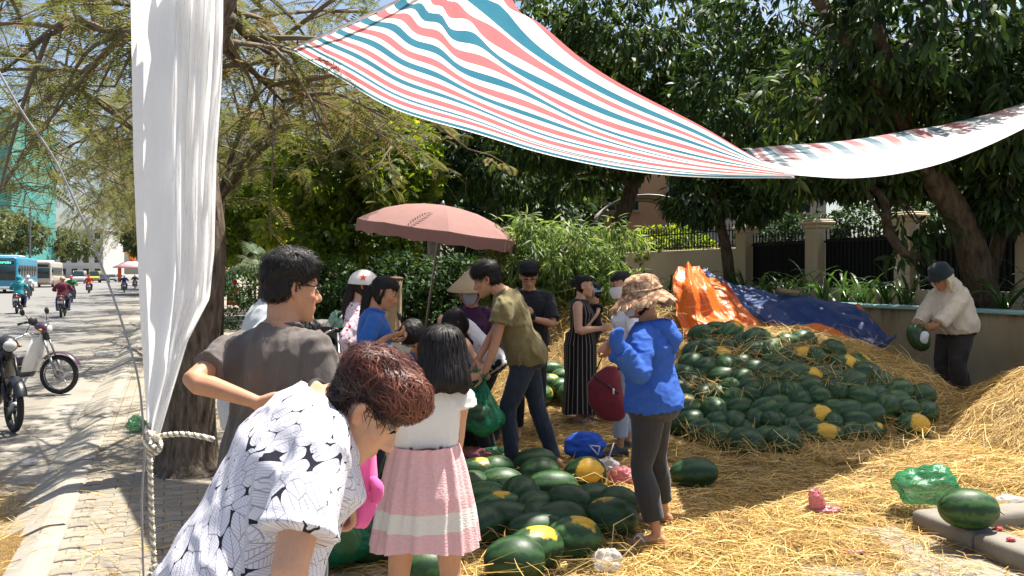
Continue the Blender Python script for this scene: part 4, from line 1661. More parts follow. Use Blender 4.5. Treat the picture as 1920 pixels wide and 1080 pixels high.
    def trousers(s, name, m, length=1.0, off=.012, wr=.004, seed=5, waist=.075, flare=.0, voxel=.010, freq=16, knee=None):
        k = s.k
        mb = MB()
        mb.rings([s.torso_ring(z, off + (.012 if z < .02 else .002)) for z in (-.11, -.06, 0, waist * .5, waist)])
        lw = s.wide ** .5
        for sd in 'LR':
            hp_, kn, an = s.hip[sd], s.knee[sd], s.ank[sd]
            if length <= .5:
                end = hp_.lerp(kn, length * 2)
                pts = [hp_ + Vector((0, 0, .03 * k)), hp_.lerp(end, .4), end]
                rad = [.088 * k * lw + off, .086 * k * lw + off, .066 * k * lw + off + flare]
            else:
                end = kn.lerp(an, (length - .5) * 2)
                pts = [hp_ + Vector((0, 0, .03 * k)), hp_.lerp(kn, .3), hp_.lerp(kn, .75), kn, kn.lerp(end, .45), end]
                rad = [.088 * k * lw + off, .085 * k * lw + off, .064 * k * lw + off, .055 * k + off, .055 * k * lw + off + flare * .5, .040 * k + off + flare]
            mb.tube(pts, rad, 14, 3)
        return s.finish_cloth(name, mb, m, voxel, 3, wr, freq, seed)

    def skirt(s, name, m, waist=.12, hem=.42, r0=.0, flare=.12, pleats=12, amp=.012, seed=7, top_off=.014, sway=(0, 0), nz=26, thick=True, post=None, squash=.85):
        """gathered skirt from the waist (torso z) down to local height hem"""
        w, d, o = s.prof(waist)
        c0 = s.T(0, o, waist)
        n = 120
        rs = random.Random(seed)
        ph = [rs.uniform(-.35, .35) for _ in range(pleats)]
        outer, inner = [], []
        for i in range(nz + 1):
            t = i / nz
            z = c0.z + (hem - c0.z) * t
            rr, ri = [], []
            for j in range(n):
                a = 2 * math.pi * j / n
                f = math.sin(a * pleats + ph[int(j * pleats / n) % pleats] * 2 + 1.2 * math.sin(t * 2 + a * 2)) * .6 + .4 * math.sin(a * (pleats * 1.7) + t * 2.0 + seed)
                fl = flare * (t ** .75) + amp * f * min(1, .25 + t * 1.1)
                zt = waist - (c0.z - z) / s.k
                wz, dz_, _o = s.prof(max(zt, 0)) if zt > -.3 else (0, 0, 0)
                rx, ry = max((w + top_off) * s.k + fl, (wz + top_off) * s.k + amp * f * .5), max((d + top_off) * s.k + fl * squash, (dz_ + top_off + .04) * s.k + amp * f * .5)
                q = Vector((c0.x + rx * math.cos(a) + sway[0] * t, c0.y + ry * math.sin(a) + sway[1] * t, z + .012 * math.sin(a * 3 + seed) * t))
                rr.append(q)
                ri.append(q + Vector((-math.cos(a), -math.sin(a), 0)) * .004)
            outer.append(rr); inner.append(ri)
        mb = MB()
        mb.rings(outer, False)
        mb.rings(list(reversed(inner)), False)
        mb.rings([outer[-1], inner[-1]], False)
        ob = mb.build(name, m, s.root)
        me = ob.data
        V = coords(me)
        tt = (c0.z - V[:, 2]) / (c0.z - hem)
        attr(me, 'drop', tt)
        if post: post(me, V)
        s.parts[name] = ob
        return ob

    # ---------------------------------------------------------------- hair
    def hair(s, m, thick, strands=500, slen=.05, swid=.005, seed=1, vox=.006, extra=None, lift=.004, tint=None, flow=None, wr=.003, grav=.35, jitter=.35, crown=(0, -.035, .12), name='hair', steps=5):
        """thick(x, y, z) is the hair depth over the skull, negative where there is none"""
        mb = MB()
        zs = [-.116, -.10, -.085, -.07, -.055, -.04, -.02, 0, .02, .04, .055, .07, .085, .098, .108, .116, .121]
        rg = []
        for z in zs:
            row = []
            yf, yb, w = interp(HEAD, z)
            cy = (yf + yb) / 2
            for p in head_ring(z, 36):
                d = Vector((p.x, p.y - cy, max(0, z) * .8))
                d = d.normalized() if d.length > 1e-6 else Vector((0, 0, 1))
                t = thick(p.x, p.y, p.z)
                q = p + d * t
                row.append(s.hp(*q))
            rg.append(row)
        t = thick(0, -.01, .122)
        rg.append([s.hp(p.x * .4, p.y * .4, .123 + t) for p in head_ring(.121, 36)])
        mb.rings(rg)
        if extra: extra(mb)
        me = remesh(mb, vox, 3, .5)
        V, N = coords(me), normals(me)
        V = V + N * (wr * wave_noise(V, seed, 90, 2))[:, None]
        set_coords(me, V)
        Hm = s.HM.transposed()
        base_t = np.array([(tint(Hm @ (Vector(v) - s.hc) / s.hk, 0) if tint else .25) for v in V.tolist()]) if tint else np.full(len(V), .25) + .1 * wave_noise(V, seed, 60, 1)
        cap_v, cap_f = V, [tuple(p.vertices) for p in me.polygons]
        bvh = BVHTree.FromPolygons([Vector(v) for v in V.tolist()], cap_f)
        rs = random.Random(seed)
        Q = [(Hm @ (Vector(v) - s.hc)) / s.hk for v in V.tolist()]
        cand = [i for i, q in enumerate(Q) if thick(q.x, q.y, q.z) > .004 or (q.z < -.05 and q.y < -.03) or q.length > .17]
        sv, sf, stn = [], [], []
        cw = s.hp(*crown)
        down = Vector((0, 0, -1))
        for _ in range(strands if cand else 0):
            i = rs.choice(cand)
            p = Vector(V[i].tolist())
            nrm = Vector(N[i].tolist())
            d = (p - cw)
            if flow: d = flow((Hm @ (p - s.hc)) / s.hk, s)
            d = d.normalized() if d.length > 1e-5 else Vector((0, 1, 0))
            d = (d + down * grav + Vector((rs.gauss(0, jitter), rs.gauss(0, jitter), rs.gauss(0, jitter)))).normalized()
            L = slen * rs.uniform(.6, 1.3)
            pts, nn = [], []
            lf = lift * rs.uniform(.2, 1.6)
            for q in range(steps + 1):
                hit = bvh.find_nearest(p)
                if hit[0] is None: break
                nrm = hit[1]
                p0 = hit[0] + nrm * (.001 + lf * math.sin(math.pi * min(1, .25 + .75 * q / steps)) + lf * .6 * (q / steps) ** 2)
                pts.append(p0); nn.append(nrm)
                d = (d + down * grav * .35 - nrm * d.dot(nrm)).normalized()
                p = p0 + d * L / steps
            if len(pts) < 3: continue
            t0 = (tint((Hm @ (pts[len(pts) // 2] - s.hc)) / s.hk, 1) if tint else .45) + rs.gauss(0, .12)
            w = swid * rs.uniform(.5, 1.2)
            o = len(sv)
            for q, (a, b) in enumerate(zip(pts, nn)):
                dd = (pts[min(q + 1, len(pts) - 1)] - pts[max(q - 1, 0)]).normalized()
                x = dd.cross(b).normalized() * w * (.5 if q == 0 else 1 - (q / (len(pts) - 1)) ** 2 * .85) * .5
                sv += [a - x, a + x]
                stn += [t0, t0]
            for q in range(len(pts) - 1):
                sf.append((o + 2 * q, o + 2 * q + 1, o + 2 * q + 3, o + 2 * q + 2))
        mb2 = MB()
        mb2.add(V.tolist(), cap_f)
        mb2.add(sv, sf)
        me2 = mb2.mesh(name)
        attr(me2, 'tint', np.clip(np.concatenate([base_t, np.array(stn)]) if len(stn) else base_t, 0, 1))
        bpy.data.meshes.remove(me)
        o = link(name, me2, s.root, m)
        s.parts[name] = o
        return o


def short_hair(front=.05, side=.006, nape=-.07, t=.015, top=.028):
    """a man's short crop: hairline heights at the forehead, ears and nape"""
    def f(x, y, z):
        # hairline height by direction round the head
        fr = max(0.0, min(1.0, (y - .01) / .07))
        bk = max(0.0, min(1.0, (-y - .0) / .07))
        line = side + (front - side) * fr ** .8 + (nape - side) * bk ** .8
        if y > .0 and abs(x) > .05: line = max(line, side + .02)
        line += .010 * noise.noise(Vector((x * 70, y * 70, z * 40)))
        dz = z - line
        if dz <= 0: return -.012
        q = min(1.0, dz / .035)
        thin = .45 if abs(x) > .055 and z < .05 else 1.0
        nb = .020 * min(1, -z / .05) if (z < 0 and y < -.02) else 0
        return .002 + q * nb + q * thin * (t + (top - t) * max(0, min(1, (z - .03) / .08)))
    return f


def long_hair(front=.055, t=.018, face=.045):
    """hair that covers the ears and back of the head"""
    def f(x, y, z):
        line = -.2 if y < face * .2 else (.0 if y < face else front)
        if y >= face * .2 and y < face: line = -.2 + (front + .2) * (y - face * .2) / (face * .8)
        dz = z - line
        if dz <= 0: return -.012
        return min(1.0, dz / .03) * t
    return f
# ------------------------------------------------------------------ cloth prints
def leaf_print():
    """white shirt printed with outlined leaves, dark between them; coordinates in metres of cloth"""
    m = NT('leaf_print')
    uv = m.attr('cuv', 'Vector')
    uv = m.n('VectorMath', {0: uv, 1: m.n('VectorMath', {0: m.n('TexNoise', {'Vector': uv, 'Scale': 9, 'Detail': 1}).outputs[1], 1: (.018, .018, 0)}, operation='MULTIPLY').outputs[0]}, operation='ADD').outputs[0]
    pick = m.n('SeparateColor', {0: m.n('TexVoronoi', {'Vector': uv, 'Scale': 8}, voronoi_dimensions='2D').outputs['Color']})
    uva = m.map(m.map(uv, (1, 1, 0), (0, 0, .75)), (1, .5, 0))
    uvb = m.map(m.map(uv, (1, 1, 0), (0, 0, -.6)), (1, .5, 0), loc=(3, 3, 0))
    side = m.math('GREATER_THAN', pick.outputs[0], .5)
    uv = m.mix(side, uva, uvb)
    vo = m.n('TexVoronoi', {'Vector': uv, 'Scale': 34, 'Randomness': .8}, voronoi_dimensions='2D')
    ed = m.n('TexVoronoi', {'Vector': uv, 'Scale': 34, 'Randomness': .8}, voronoi_dimensions='2D', feature='DISTANCE_TO_EDGE').outputs[0]
    rv = m.n('VectorMath', {0: m.map(uv, (34, 34, 0)), 1: m.map(vo.outputs['Position'], (34, 34, 0))}, operation='SUBTRACT').outputs[0]
    sp = m.n('SeparateXYZ', {0: rv})
    ax, ay = m.math('ABSOLUTE', sp.outputs[0]), sp.outputs[1]
    vein = m.math('SINE', m.math('MULTIPLY', m.math('SUBTRACT', ay, m.math('MULTIPLY', ax, .55)), 44))
    veinm = m.math('GREATER_THAN', vein, .80)
    mid = m.math('LESS_THAN', ax, .028)
    lines = m.math('MAXIMUM', m.math('MULTIPLY', veinm, .75), mid)
    edge = m.math('LESS_THAN', ed, .028)
    lines = m.math('MAXIMUM', lines, edge)
    gap = m.math('GREATER_THAN', m.math('ADD', vo.outputs['Distance'], m.math('MULTIPLY', ed, -.6)), .66)
    c = m.mix(m.math('MULTIPLY', lines, .62), (.70, .68, .74), (.10, .10, .13))
    c = m.mix(gap, c, (.022, .024, .035))
    m.fin(c, .85, spec=.2)
    v = m.obj()
    m.bump(m.math('ADD', m.noise(12, m.map(v, (1, 1, .5)), 3), m.math('MULTIPLY', m.noise(500, v, 1), .1)), .3, .03)
    return m.mat


def floral_print():
    m = NT('red_floral_print')
    v = m.obj()
    d = m.n('TexVoronoi', {'Vector': v, 'Scale': 26, 'Randomness': 1}).outputs[0]
    n = m.noise(60, v, 3)
    f = m.math('LESS_THAN', m.math('ADD', d, m.math('MULTIPLY', n, .35)), .50)
    p = m.n('TexVoronoi', {'Vector': v, 'Scale': 34}).outputs[0]
    c = m.mix(m.math('LESS_THAN', p, .3), (.72, .62, .66), (.70, .30, .36))
    c = m.mix(f, c, (.42, .02, .03))
    m.bump(m.noise(14, m.map(v, (1, 1, .45)), 3), .3, .03)
    return m.fin(c, .85, spec=.2)


def sprig_print():
    m = NT('blue_white_print')
    v = m.obj()
    f = m.math('GREATER_THAN', m.noise(55, v, 3), .52)
    return m.fin(m.mix(f, (.60, .60, .66), (.05, .06, .14)), .85, spec=.2)


def stripe_cloth():
    m = NT('thin_striped_black')
    a = m.attr('ang')
    f = m.math('GREATER_THAN', m.math('SINE', m.math('MULTIPLY', a, 26)), .86)
    v = m.obj()
    m.bump(m.noise(14, m.map(v, (1, 1, .4)), 3), .3, .03)
    return m.fin(m.mix(f, (.012, .011, .011), (.22, .20, .17)), .9, spec=.2)


def pink_dress():
    m = NT('pink_crinkle_cloth')
    t = m.attr('drop')
    v = m.obj()
    band = m.math('MULTIPLY', m.math('GREATER_THAN', t, .615), m.math('LESS_THAN', t, .80))
    p = m.mix(m.noise(70, m.map(v, (1, 1, 2.5)), 3), (.74, .38, .39), (.88, .62, .61))
    c = m.mix(band, p, (.80, .77, .70))
    h = m.math('ADD', m.noise(75, m.map(v, (1, 1, 2.2)), 3), m.math('MULTIPLY', m.noise(14, m.map(v, (1, 1, .3)), 2), .7))
    m.bump(h, .5, .012)
    m.fin(c, .85, spec=.2)
    m.translucent(.12, c)
    return m.mat


def camo_hat():
    m = NT('flowered_hat_cloth')
    v = m.obj()
    n = m.noise(22, v, 3, .5)
    c = m.ramp(n, [(.40, (.17, .085, .05)), (.46, (.34, .20, .115)), (.52, (.42, .28, .16)), (.60, (.50, .36, .22))])
    d = m.n('TexVoronoi', {'Vector': v, 'Scale': 15}, feature='DISTANCE_TO_EDGE').outputs[0]
    c = m.mix(m.math('LESS_THAN', d, .05), c, (.22, .115, .07))
    m.bump(m.noise(45, v, 3), .4, .006)
    return m.fin(c, .9, spec=.2)


M_JEANS = cloth('dark_jeans', (.022, .030, .045), .3, .85)
M_BLACK = cloth('black_cloth', (.014, .014, .016), .25)
M_CHAR = cloth('charcoal_cloth', (.035, .036, .038), .2)
M_SANDAL = plain('sandal_rubber', (.42, .36, .30), .6)
M_STRAPW = plain('sandal_strap', (.62, .60, .57), .5)
M_SHOE = plain('dark_shoe', (.03, .03, .035), .6)


def shoes(P, m, name='shoe'):
    for sd in 'LR':
        t = P.toe[sd]
        k = P.k
        sx = Vector((t.y, -t.x, 0))
        up = Vector((0, 0, 1))
        sole = P.ank[sd] - up * .078 * k
        mb = MB()
        rg = []
        for y, hw, top in ((-.075, .026, .06), (-.06, .038, .085), (-.02, .041, .10), (.03, .043, .095), (.08, .049, .072), (.13, .054, .055), (.175, .050, .046), (.205, .034, .032)):
            c = sole + t * y * k
            rg.append([c + (sx * math.copysign(abs(math.cos(a)) ** .8, math.cos(a)) * hw + up * (top / 2 - .004 + math.sin(a) * top / 2)) * k for a in [2 * math.pi * j / 14 for j in range(14)]])
        mb.rings(rg)
        mb.build(name, m, P.root)


def sandals(P, ms=M_SANDAL, mp=M_STRAPW):
    for sd in 'LR':
        t = P.toe[sd]
        k = P.k
        sx = Vector((t.y, -t.x, 0))
        up = Vector((0, 0, 1))
        sole = P.ank[sd] - up * .078 * k
        out = [(-.078, .0), (-.07, .026), (-.03, .037), (.03, .037), (.09, .046), (.14, .049), (.185, .040), (.208, .018), (.212, 0)]
        loop = [(y, w) for y, w in out] + [(y, -w) for y, w in reversed(out[1:-1])]
        mb = MB()
        mb.rings([[sole + (t * y * (1 - (z == -.019) * .02) + sx * w) * k + up * z * k for y, w in loop] for z in (-.019, -.015, .001)])
        so = mb.build('sandal', ms, P.root)
        mb = MB()
        top = sole + (t * .135 + up * .052) * k
        for g in (-1, 1):
            mb.tube([sole + (t * .06 + sx * g * .042 + up * .004) * k, sole + (t * .10 + sx * g * .036 + up * .058) * k, top, sole + (t * .155 + up * .006) * k], .0055 * k, 6, 3)
        mb.build('strap', mp, so)


def cuv(P, side_a=0.0):
    """cloth coordinates wrapped round the torso and the sleeves"""
    def post(me, V):
        out = np.zeros((len(V), 3))
        org = [np.array(o) for o in P.fo]
        for i, v in enumerate(V.tolist()):
            p = Vector(v)
            best = None
            # nearest torso frame
            for q in range(0, len(P.fo), 2):
                d = abs((p - P.fo[q]).dot(P.fr[q][1] @ Vector((0, 0, 1))))
                if best is None or d < best[0]: best = (d, q)
            q = best[1]
            l = P.fr[q][1].transposed() @ (p - P.fo[q])
            a = math.atan2(l.y, l.x) + side_a
            a = (a + math.pi) % (2 * math.pi) - math.pi
            out[i] = (a * .19, q / 24 * P.LT + l.z, 0)
            for sd in 'LR':
                sh, e = P.sh[sd], P.elb[sd]
                ax = (e - sh).normalized()
                t = (p - sh).dot(ax)
                rr = (p - sh - ax * t).length
                outx = abs(l.x) - .15 * P.wide ** .5
                if t > .03 and rr < .13 and outx > -.01:
                    ref = ax.orthogonal().normalized()
                    bq = (p - sh - ax * t)
                    an = math.atan2(bq.dot(ax.cross(ref)), bq.dot(ref))
                    out[i] = (an * .075 + (1.3 if sd == 'L' else 2.3), t, 0)
        attr_vec(me, 'cuv', out)
    return post


def ang_post(P):
    def post(me, V):
        attr(me, 'ang', [math.atan2(v[1] - P.pel.y, v[0] - P.pel.x) for v in V.tolist()])
    return post


def helmet_shell(P, name, m, k=1.0, peak=True, mi=None):
    mb = MB()
    rg = []
    for i, z in enumerate((.012, .02, .05, .08, .105, .125, .138, .144)):
        q = math.sqrt(max(0.02, 1 - ((z - .01) / .136) ** 2))
        rg.append([P.hp(.106 * q * k * math.cos(a), -.004 + (.128 * q * k) * math.sin(a), z) for a in [2 * math.pi * j / 24 for j in range(24)]])
    rg = [[P.hp(.098 * k * math.cos(a), -.004 + .12 * k * math.sin(a), .03) for a in [2 * math.pi * j / 24 for j in range(24)]]] + rg
    mb.rings(rg)
    o = mb.build(name, m, P.root)
    if peak:
        mb = MB()
        up, dn = [], []
        for j in range(9):
            a = R(25 + 130 * j / 8)
            up.append((math.cos(a), math.sin(a)))
        r0 = [P.hp(.104 * k * c, -.004 + .126 * k * s_, .026) for c, s_ in up]
        r1 = [P.hp(.10 * k * c, .035 * k * s_ + .14 * k * s_, .006) for c, s_ in up]
        mb.rings([r0, r1], False, closed=False)
        mb.rings([[p + P.HM @ Vector((0, 0, -.006)) for p in r1], [p + P.HM @ Vector((0, 0, -.006)) for p in r0]], False, closed=False)
        mb.rings([r1, [p + P.HM @ Vector((0, 0, -.006)) for p in r1]], False, closed=False)
        mb.build('peak', m, o)
    return o


def mask(P, m, name='face_mask'):
    mb = MB()
    rg, ri = [], []
    for z, g in ((.006, .010), (-.02, .014), (-.05, .017), (-.08, .012), (-.10, .006)):
        yf, yb, w = interp(HEAD, z)
        row, rin = [], []
        for j in range(11):
            a = R(12 + 156 * j / 10)
            ex = 1 + .16 * math.sin(a) ** 6
            row.append(P.hp((w + g * .5) * math.cos(a), (yf + yb) / 2 + ((yf - yb) / 2 + g) * math.sin(a) * ex, z))
            rin.append(P.hp((w + g * .5 - .004) * math.cos(a), (yf + yb) / 2 + ((yf - yb) / 2 + g - .004) * math.sin(a) * ex, z))
        rg.append(row); ri.append(rin)
    mb.rings(rg, False, closed=False)
    mb.rings(list(reversed(ri)), False, closed=False)
    return mb.build(name, m, P.root)


def glasses(P):
    mb = MB()
    for g in (-1, 1):
        c = (g * .033, .104, .014)
        mb.tube([P.hp(c[0] + .024 * math.cos(a), c[1] - .006 * abs(math.cos(a)), c[2] + .016 * math.sin(a)) for a in [2 * math.pi * j / 14 for j in range(15)]], .0022, 5, cap=False)
        mb.tube([P.hp(g * .057, .098, .020), P.hp(g * .078, .05, .022), P.hp(g * .082, -.005, .016), P.hp(g * .080, -.02, -.002)], .0024, 5, 3)
    mb.tube([P.hp(-.010, .106, .018), P.hp(0, .109, .021), P.hp(.010, .106, .018)], .002, 5, 2)
    return mb.build('glasses', plain('glasses_frame', (.01, .01, .01), .3), P.root)


# ------------------------------------------------------------------ the people
# 1 bent woman in the leaf print shirt, nearest
P = Person('person in a white leaf print shirt bending forward, short red dyed hair', -.655, 1.96, -70, H=1.62, wide=1.18, lean=20, hunch=22, twist=4, head=(46, -16, 0), headat=(684, 768, 2.02), female=True, voxel=.0055, skin=SKIN_F, neck=.5, headscale=.98,
           hands={'R': dict(px=(580, 1230, 1.80), wpole=(-.2, -.9, 0)), 'L': dict(px=(655, 905, 2.22), wpole=(-.2, .6, -1), wdir=(.2, 0, -1), wnrm=(-.6, 0, .2), curl=45)})
P1 = P
P.body(arms=1.12)
P.top('leaf_print_shirt', leaf_print(), sleeve=.74, hem=-.16, off=.030, wr=.011, freq=11, seed=4, loose=.035, voxel=.0085, post=cuv(P, R(100)), flare=1.15)
P.collar(plain('black_band', (.012, .012, .014), .8), 1.0, 'neckband', .538, .010, .034)
P.trousers('trousers', M_BLACK, voxel=.014)


def th1(x, y, z):
    fr = max(0, min(1, (y - .0) / .075))
    bk = max(0, min(1, -y / .07))
    line = .000 + .048 * fr - .070 * bk
    if abs(x) > .045 and -.04 < y < .035: line = max(line, .026)
    if y > .05: line = max(line, .058)
    dz = z - line
    if dz <= 0: return -.012
    lum = .010 * math.sin(x * 55 + z * 30) * math.sin(y * 60 + 2)
    topq = max(0, min(1, (z - .01) / .06))
    nape = .020 * min(1, -z / .05) if (z < 0 and y < -.02) else 0
    return min(1, dz / .03) * (.009 + nape + (.030 + lum + .014 * max(0, y) / .09) * topq)


def tint1(q, strand):
    low = max(0, min(1, (q.z - .035 + .25 * max(0, -q.y - .03)) / .05))
    n = noise.noise(Vector((q.x * 38, q.y * 26, q.z * 38)))
    f = max(0, min(1, q.y / .1))
    return (.14 + low * (.36 + .26 * f) + n * .34 * low + (.05 if strand else -.05))


def flow1(q, P):
    # swept from the crown forward, whorled at the sides
    v = Vector((q.x * .5 + .35 * math.sin(q.y * 40 + q.z * 25), .9 + .3 * math.sin(q.x * 50), -.35 - .5 * max(0, q.y * 6)))
    if q.z < .03: v = Vector((0, -.5 if q.y < 0 else .25, -.6))
    return P.HM @ v


P.hair(HAIR_R, th1, strands=8500, slen=.055, swid=.0023, seed=2, vox=.0055, lift=.010, tint=tint1, flow=flow1, grav=.0, jitter=.6, wr=.005, steps=5)

# 2 man in the gray T-shirt, back to us
P = Person('person in a brown gray T-shirt and glasses seen from behind, hand on hip', -.90, 3.12, -26, H=1.69, wide=1.03, lean=3, hunch=8, head=(6, -33, 0), voxel=.006, skin=SKIN_T,
           hands={'L': dict(px=(476, 752, 2.93), wpole=(-1, -.1, .15), wdir=(.8, .25, -.55), wnrm=(.2, 1, 0), curl=20), 'R': dict(px=(640, 800, 3.25), wpole=(.3, -1, -.3))})
P.body()
P.top('gray_tee', cloth('gray_tee', (.115, .098, .088), .14, fold=.5), sleeve=.72, hem=-.13, off=.022, wr=.026, freq=13, seed=6, loose=.016, stretch=(1, 1, .4), voxel=.009)
P.collar(cloth('gray_rib', (.10, .085, .076)), 1.2)
P.trousers('trousers', M_JEANS, voxel=.014)
P.hair(HAIR_B, short_hair(.055, -.002, -.08, .017, .040), strands=1500, slen=.05, swid=.0035, seed=3, vox=.006, lift=.008, grav=.1, jitter=.4, wr=.003)
glasses(P)

# 3 man in pale gray behind him
P = Person('person in a pale gray shirt, head hidden behind the man with glasses', -1.33, 4.25, -62, H=1.76, lean=10, hunch=14, head=(10, -10, 0), voxel=.010, hands={'R': dict(px=(500, 690, 4.3))})
P.body()
P.top('pale_shirt', cloth('pale_gray_shirt', (.44, .46, .46), .08), sleeve=.8, hem=-.12, off=.024, wr=.010, freq=13, seed=8, loose=.03)
P.trousers('trousers', cloth('maroon_shorts', (.22, .05, .10)), voxel=.014)
P.hair(HAIR_B, short_hair(), strands=300, swid=.008, seed=4)

# 4 arm in patterned sleeve
P = Person('person in a blue and white patterned blouse reaching past the gray T-shirt', -1.10, 3.95, -88, H=1.50, lean=30, hunch=14, head=(30, 0, 0), headat=(560, 640, 3.95), female=True, voxel=.009,
           hands={'R': dict(px=(672, 664, 3.8), wpole=(-.4, -.6, -1), wdir=(1, 0, .15), wnrm=(0, 0, -1), curl=18)})
P.body()
P.top('patterned_blouse', sprig_print(), fore=.12, hem=-.12, off=.02, wr=.007, seed=10)
P.trousers('trousers', M_BLACK, voxel=.014)
P.hair(HAIR_B, long_hair(), strands=300, swid=.008, seed=5)

# 5 woman with the white helmet
P = Person('person in a red floral blouse wearing a white helmet with a red star', -1.27, 6.75, -68, z=.035, H=1.60, lean=2, hunch=4, head=(4, -12, 0), female=True, voxel=.009, skin=SKIN_F,
           hands={'R': dict(px=(700, 640, 6.6), wpole=(-.5, -.6, -1)), 'L': dict(px=(712, 640, 7.0), wpole=(-.5, .6, -1))})
P5 = P
P.body()
P.top('floral_blouse', floral_print(), fore=.75, hem=-.12, off=.026, wr=.008, seed=11, loose=.02)
P.trousers('trousers', M_BLACK, voxel=.012)


def ponytail(P, ln=.32, r_=.032):
    def ex(mb):
        a = P.hp(0, -.10, -.02)
        mb.tube([P.hp(0, -.08, .02), a, a + Vector((0, -.03, -.09)), a + Vector((0, -.05, -ln * .6)), a + Vector((0, -.055, -ln))], [r_ * .8, r_, r_ * 1.1, r_ * .8, r_ * .3], 10, 3, dome=True)
    return ex


P.hair(HAIR_BR, long_hair(.05, .012), strands=400, slen=.09, swid=.006, seed=6, vox=.008, extra=ponytail(P, .30, .038))
M_HELM = plain('white_helmet_paint', (.72, .68, .62), .25, vary=.04)
M_RED = plain('red_paint', (.55, .025, .02), .4, vary=.1)
ho = helmet_shell(P, 'helmet', M_HELM, 1.06)
mb = MB()
ctr = Vector((.108, -.012, .075))
star = []
for j in range(10):
    r_ = .034 if j % 2 == 0 else .014
    a = R(90 + 36 * j)
    star.append((r_ * math.cos(a), r_ * math.sin(a)))
for off_, rev in ((.004, False),):
    pts = []
    for u_, v_ in star:
        zz = ctr.z + v_
        q = math.sqrt(max(0.02, 1 - ((zz - .01) / .136) ** 2))
        yy = ctr.y - u_
        xx = .1124 * q * math.sqrt(max(0, 1 - ((yy + .004) / (.1357 * q)) ** 2)) + .0035
        pts.append(P.hp(xx, yy, zz))
    q = math.sqrt(1 - ((ctr.z - .01) / .136) ** 2)
    cc = P.hp(.1124 * q + .0045, ctr.y, ctr.z)
    mb.add([cc] + pts, [(0, 1 + j, 1 + (j + 1) % 10) for j in range(10)])
mb.build('star', M_RED, ho, fix=False)
mb = MB(); mb.tube([P.hp(.098, .02, .02), P.hp(.078, .045, -.06), P.hp(.03, .075, -.125), P.hp(0, .08, -.128)], .006, 6, 3); mb.build('chin_strap', M_BLACK, ho)

# 6 girl in the blue shirt
P = Person('person in a royal blue shirt looking down at banknotes in her hands', -1.03, 5.95, -78, z=.035, H=1.57, lean=3, hunch=8, head=(24, -6, 0), female=True, voxel=.008, skin=SKIN_T,
           hands={'R': dict(px=(726, 632, 5.75), wpole=(-.6, -.5, -1), wdir=(1, .1, .25), wnrm=(0, .4, 1), curl=30), 'L': dict(px=(734, 640, 6.0), wpole=(-.5, .6, -1), wdir=(1, -.3, .2), wnrm=(0, -.4, 1), curl=30)})
P6 = P
P.body()
M_YBLUE = cloth('royal_blue_shirt', (.022, .105, .36), .15)
P.top('blue_shirt', M_YBLUE, fore=.10, hem=-.12, off=.022, wr=.009, seed=12, loose=.01)
P.collar(M_YBLUE, 1.5, 'collar', .535, .014)
mb = MB(); mb.box(P.T(.085, .118, .36), (.09, .012, .085), P.fr[20][1], bev=.003); mb.build('pocket', M_YBLUE, P.root)
P.trousers('trousers', M_JEANS, voxel=.012)
P.hair(HAIR_B, long_hair(.052, .014, .02), strands=500, slen=.10, swid=.005, seed=7, vox=.007, extra=ponytail(P, .34, .034))

# 7 man in blue bending down
P = Person('person in a blue shirt bending low behind the girl in pink, black hair', -.62, 7.0, 165, H=1.66, lean=58, hunch=25, head=(58, -8, 0), headat=(778, 632, 6.42), voxel=.009, pelvis=.80, shift=(0, -.1),
           hands={'L': dict(px=(800, 720, 6.4)), 'R': dict(px=(765, 720, 6.4))}, neck=.4)
P.body()
P.top('blue_shirt', M_YBLUE, sleeve=.9, hem=-.10, off=.022, wr=.009, seed=13)
P.trousers('trousers', M_JEANS, voxel=.013)
P.hair(HAIR_B, short_hair(.05, 0, -.075, .018, .032), strands=500, slen=.05, swid=.005, seed=8)

# 8 conical hat
P = Person('person in a conical straw hat and face mask with a purple jacket', -.365, 7.7, 172, z=.035, H=1.53, lean=4, hunch=8, head=(12, 0, 0), female=True, voxel=.010, skin=SKIN_T)
P8 = P
P.body()
P.top('purple_jacket', cloth('purple_jacket', (.055, .015, .05), .3), fore=.9, hem=-.12, off=.03, wr=.009, seed=14)
P.trousers('trousers', M_BLACK, voxel=.014)
P.hair(HAIR_B, long_hair(.055, .012), strands=150, swid=.008, seed=9)
mask(P, cloth('gray_mask', (.30, .31, .34)))
m = NT('palm_leaf_hat')
v = m.obj()
rgs = m.math('SINE', m.math('MULTIPLY', m.n('SeparateXYZ', {0: v}).outputs[2], 480))
c = m.mix(m.noise(30, v, 4), (.50, .36, .19), (.66, .52, .31))
c = m.mix(m.math('MULTIPLY', m.math('GREATER_THAN', rgs, .7), .4), c, (.36, .24, .12))
m.bump(rgs, .3, .004)
m.fin(c, .6)
m.translucent(.3, c)
mb = MB()
hz = [(.215, -.01), (.218, 0), (.15, .062), (.08, .125), (.03, .172), (.004, .196)]
hat0 = P.hp(0, 0, .03)
tl = Matrix.Rotation(R(-6), 3, 'X')
mb.rings([[hat0 + tl @ Vector((r_ * math.cos(2 * math.pi * j / 32), r_ * math.sin(2 * math.pi * j / 32), z)) for j in range(32)] for r_, z in hz])
mb.build('conical_hat', m.mat, P.root)
mb = MB()
for g in (-1, 1):
    mb.tube([hat0 + Vector((g * .10, .02, .05)), P.hp(g * .085, .03, -.06), P.hp(g * .03, .06, -.13)], .006, 5, 3)
mb.build('hat_ribbon', cloth('pink_ribbon', (.6, .15, .25)), P.root)

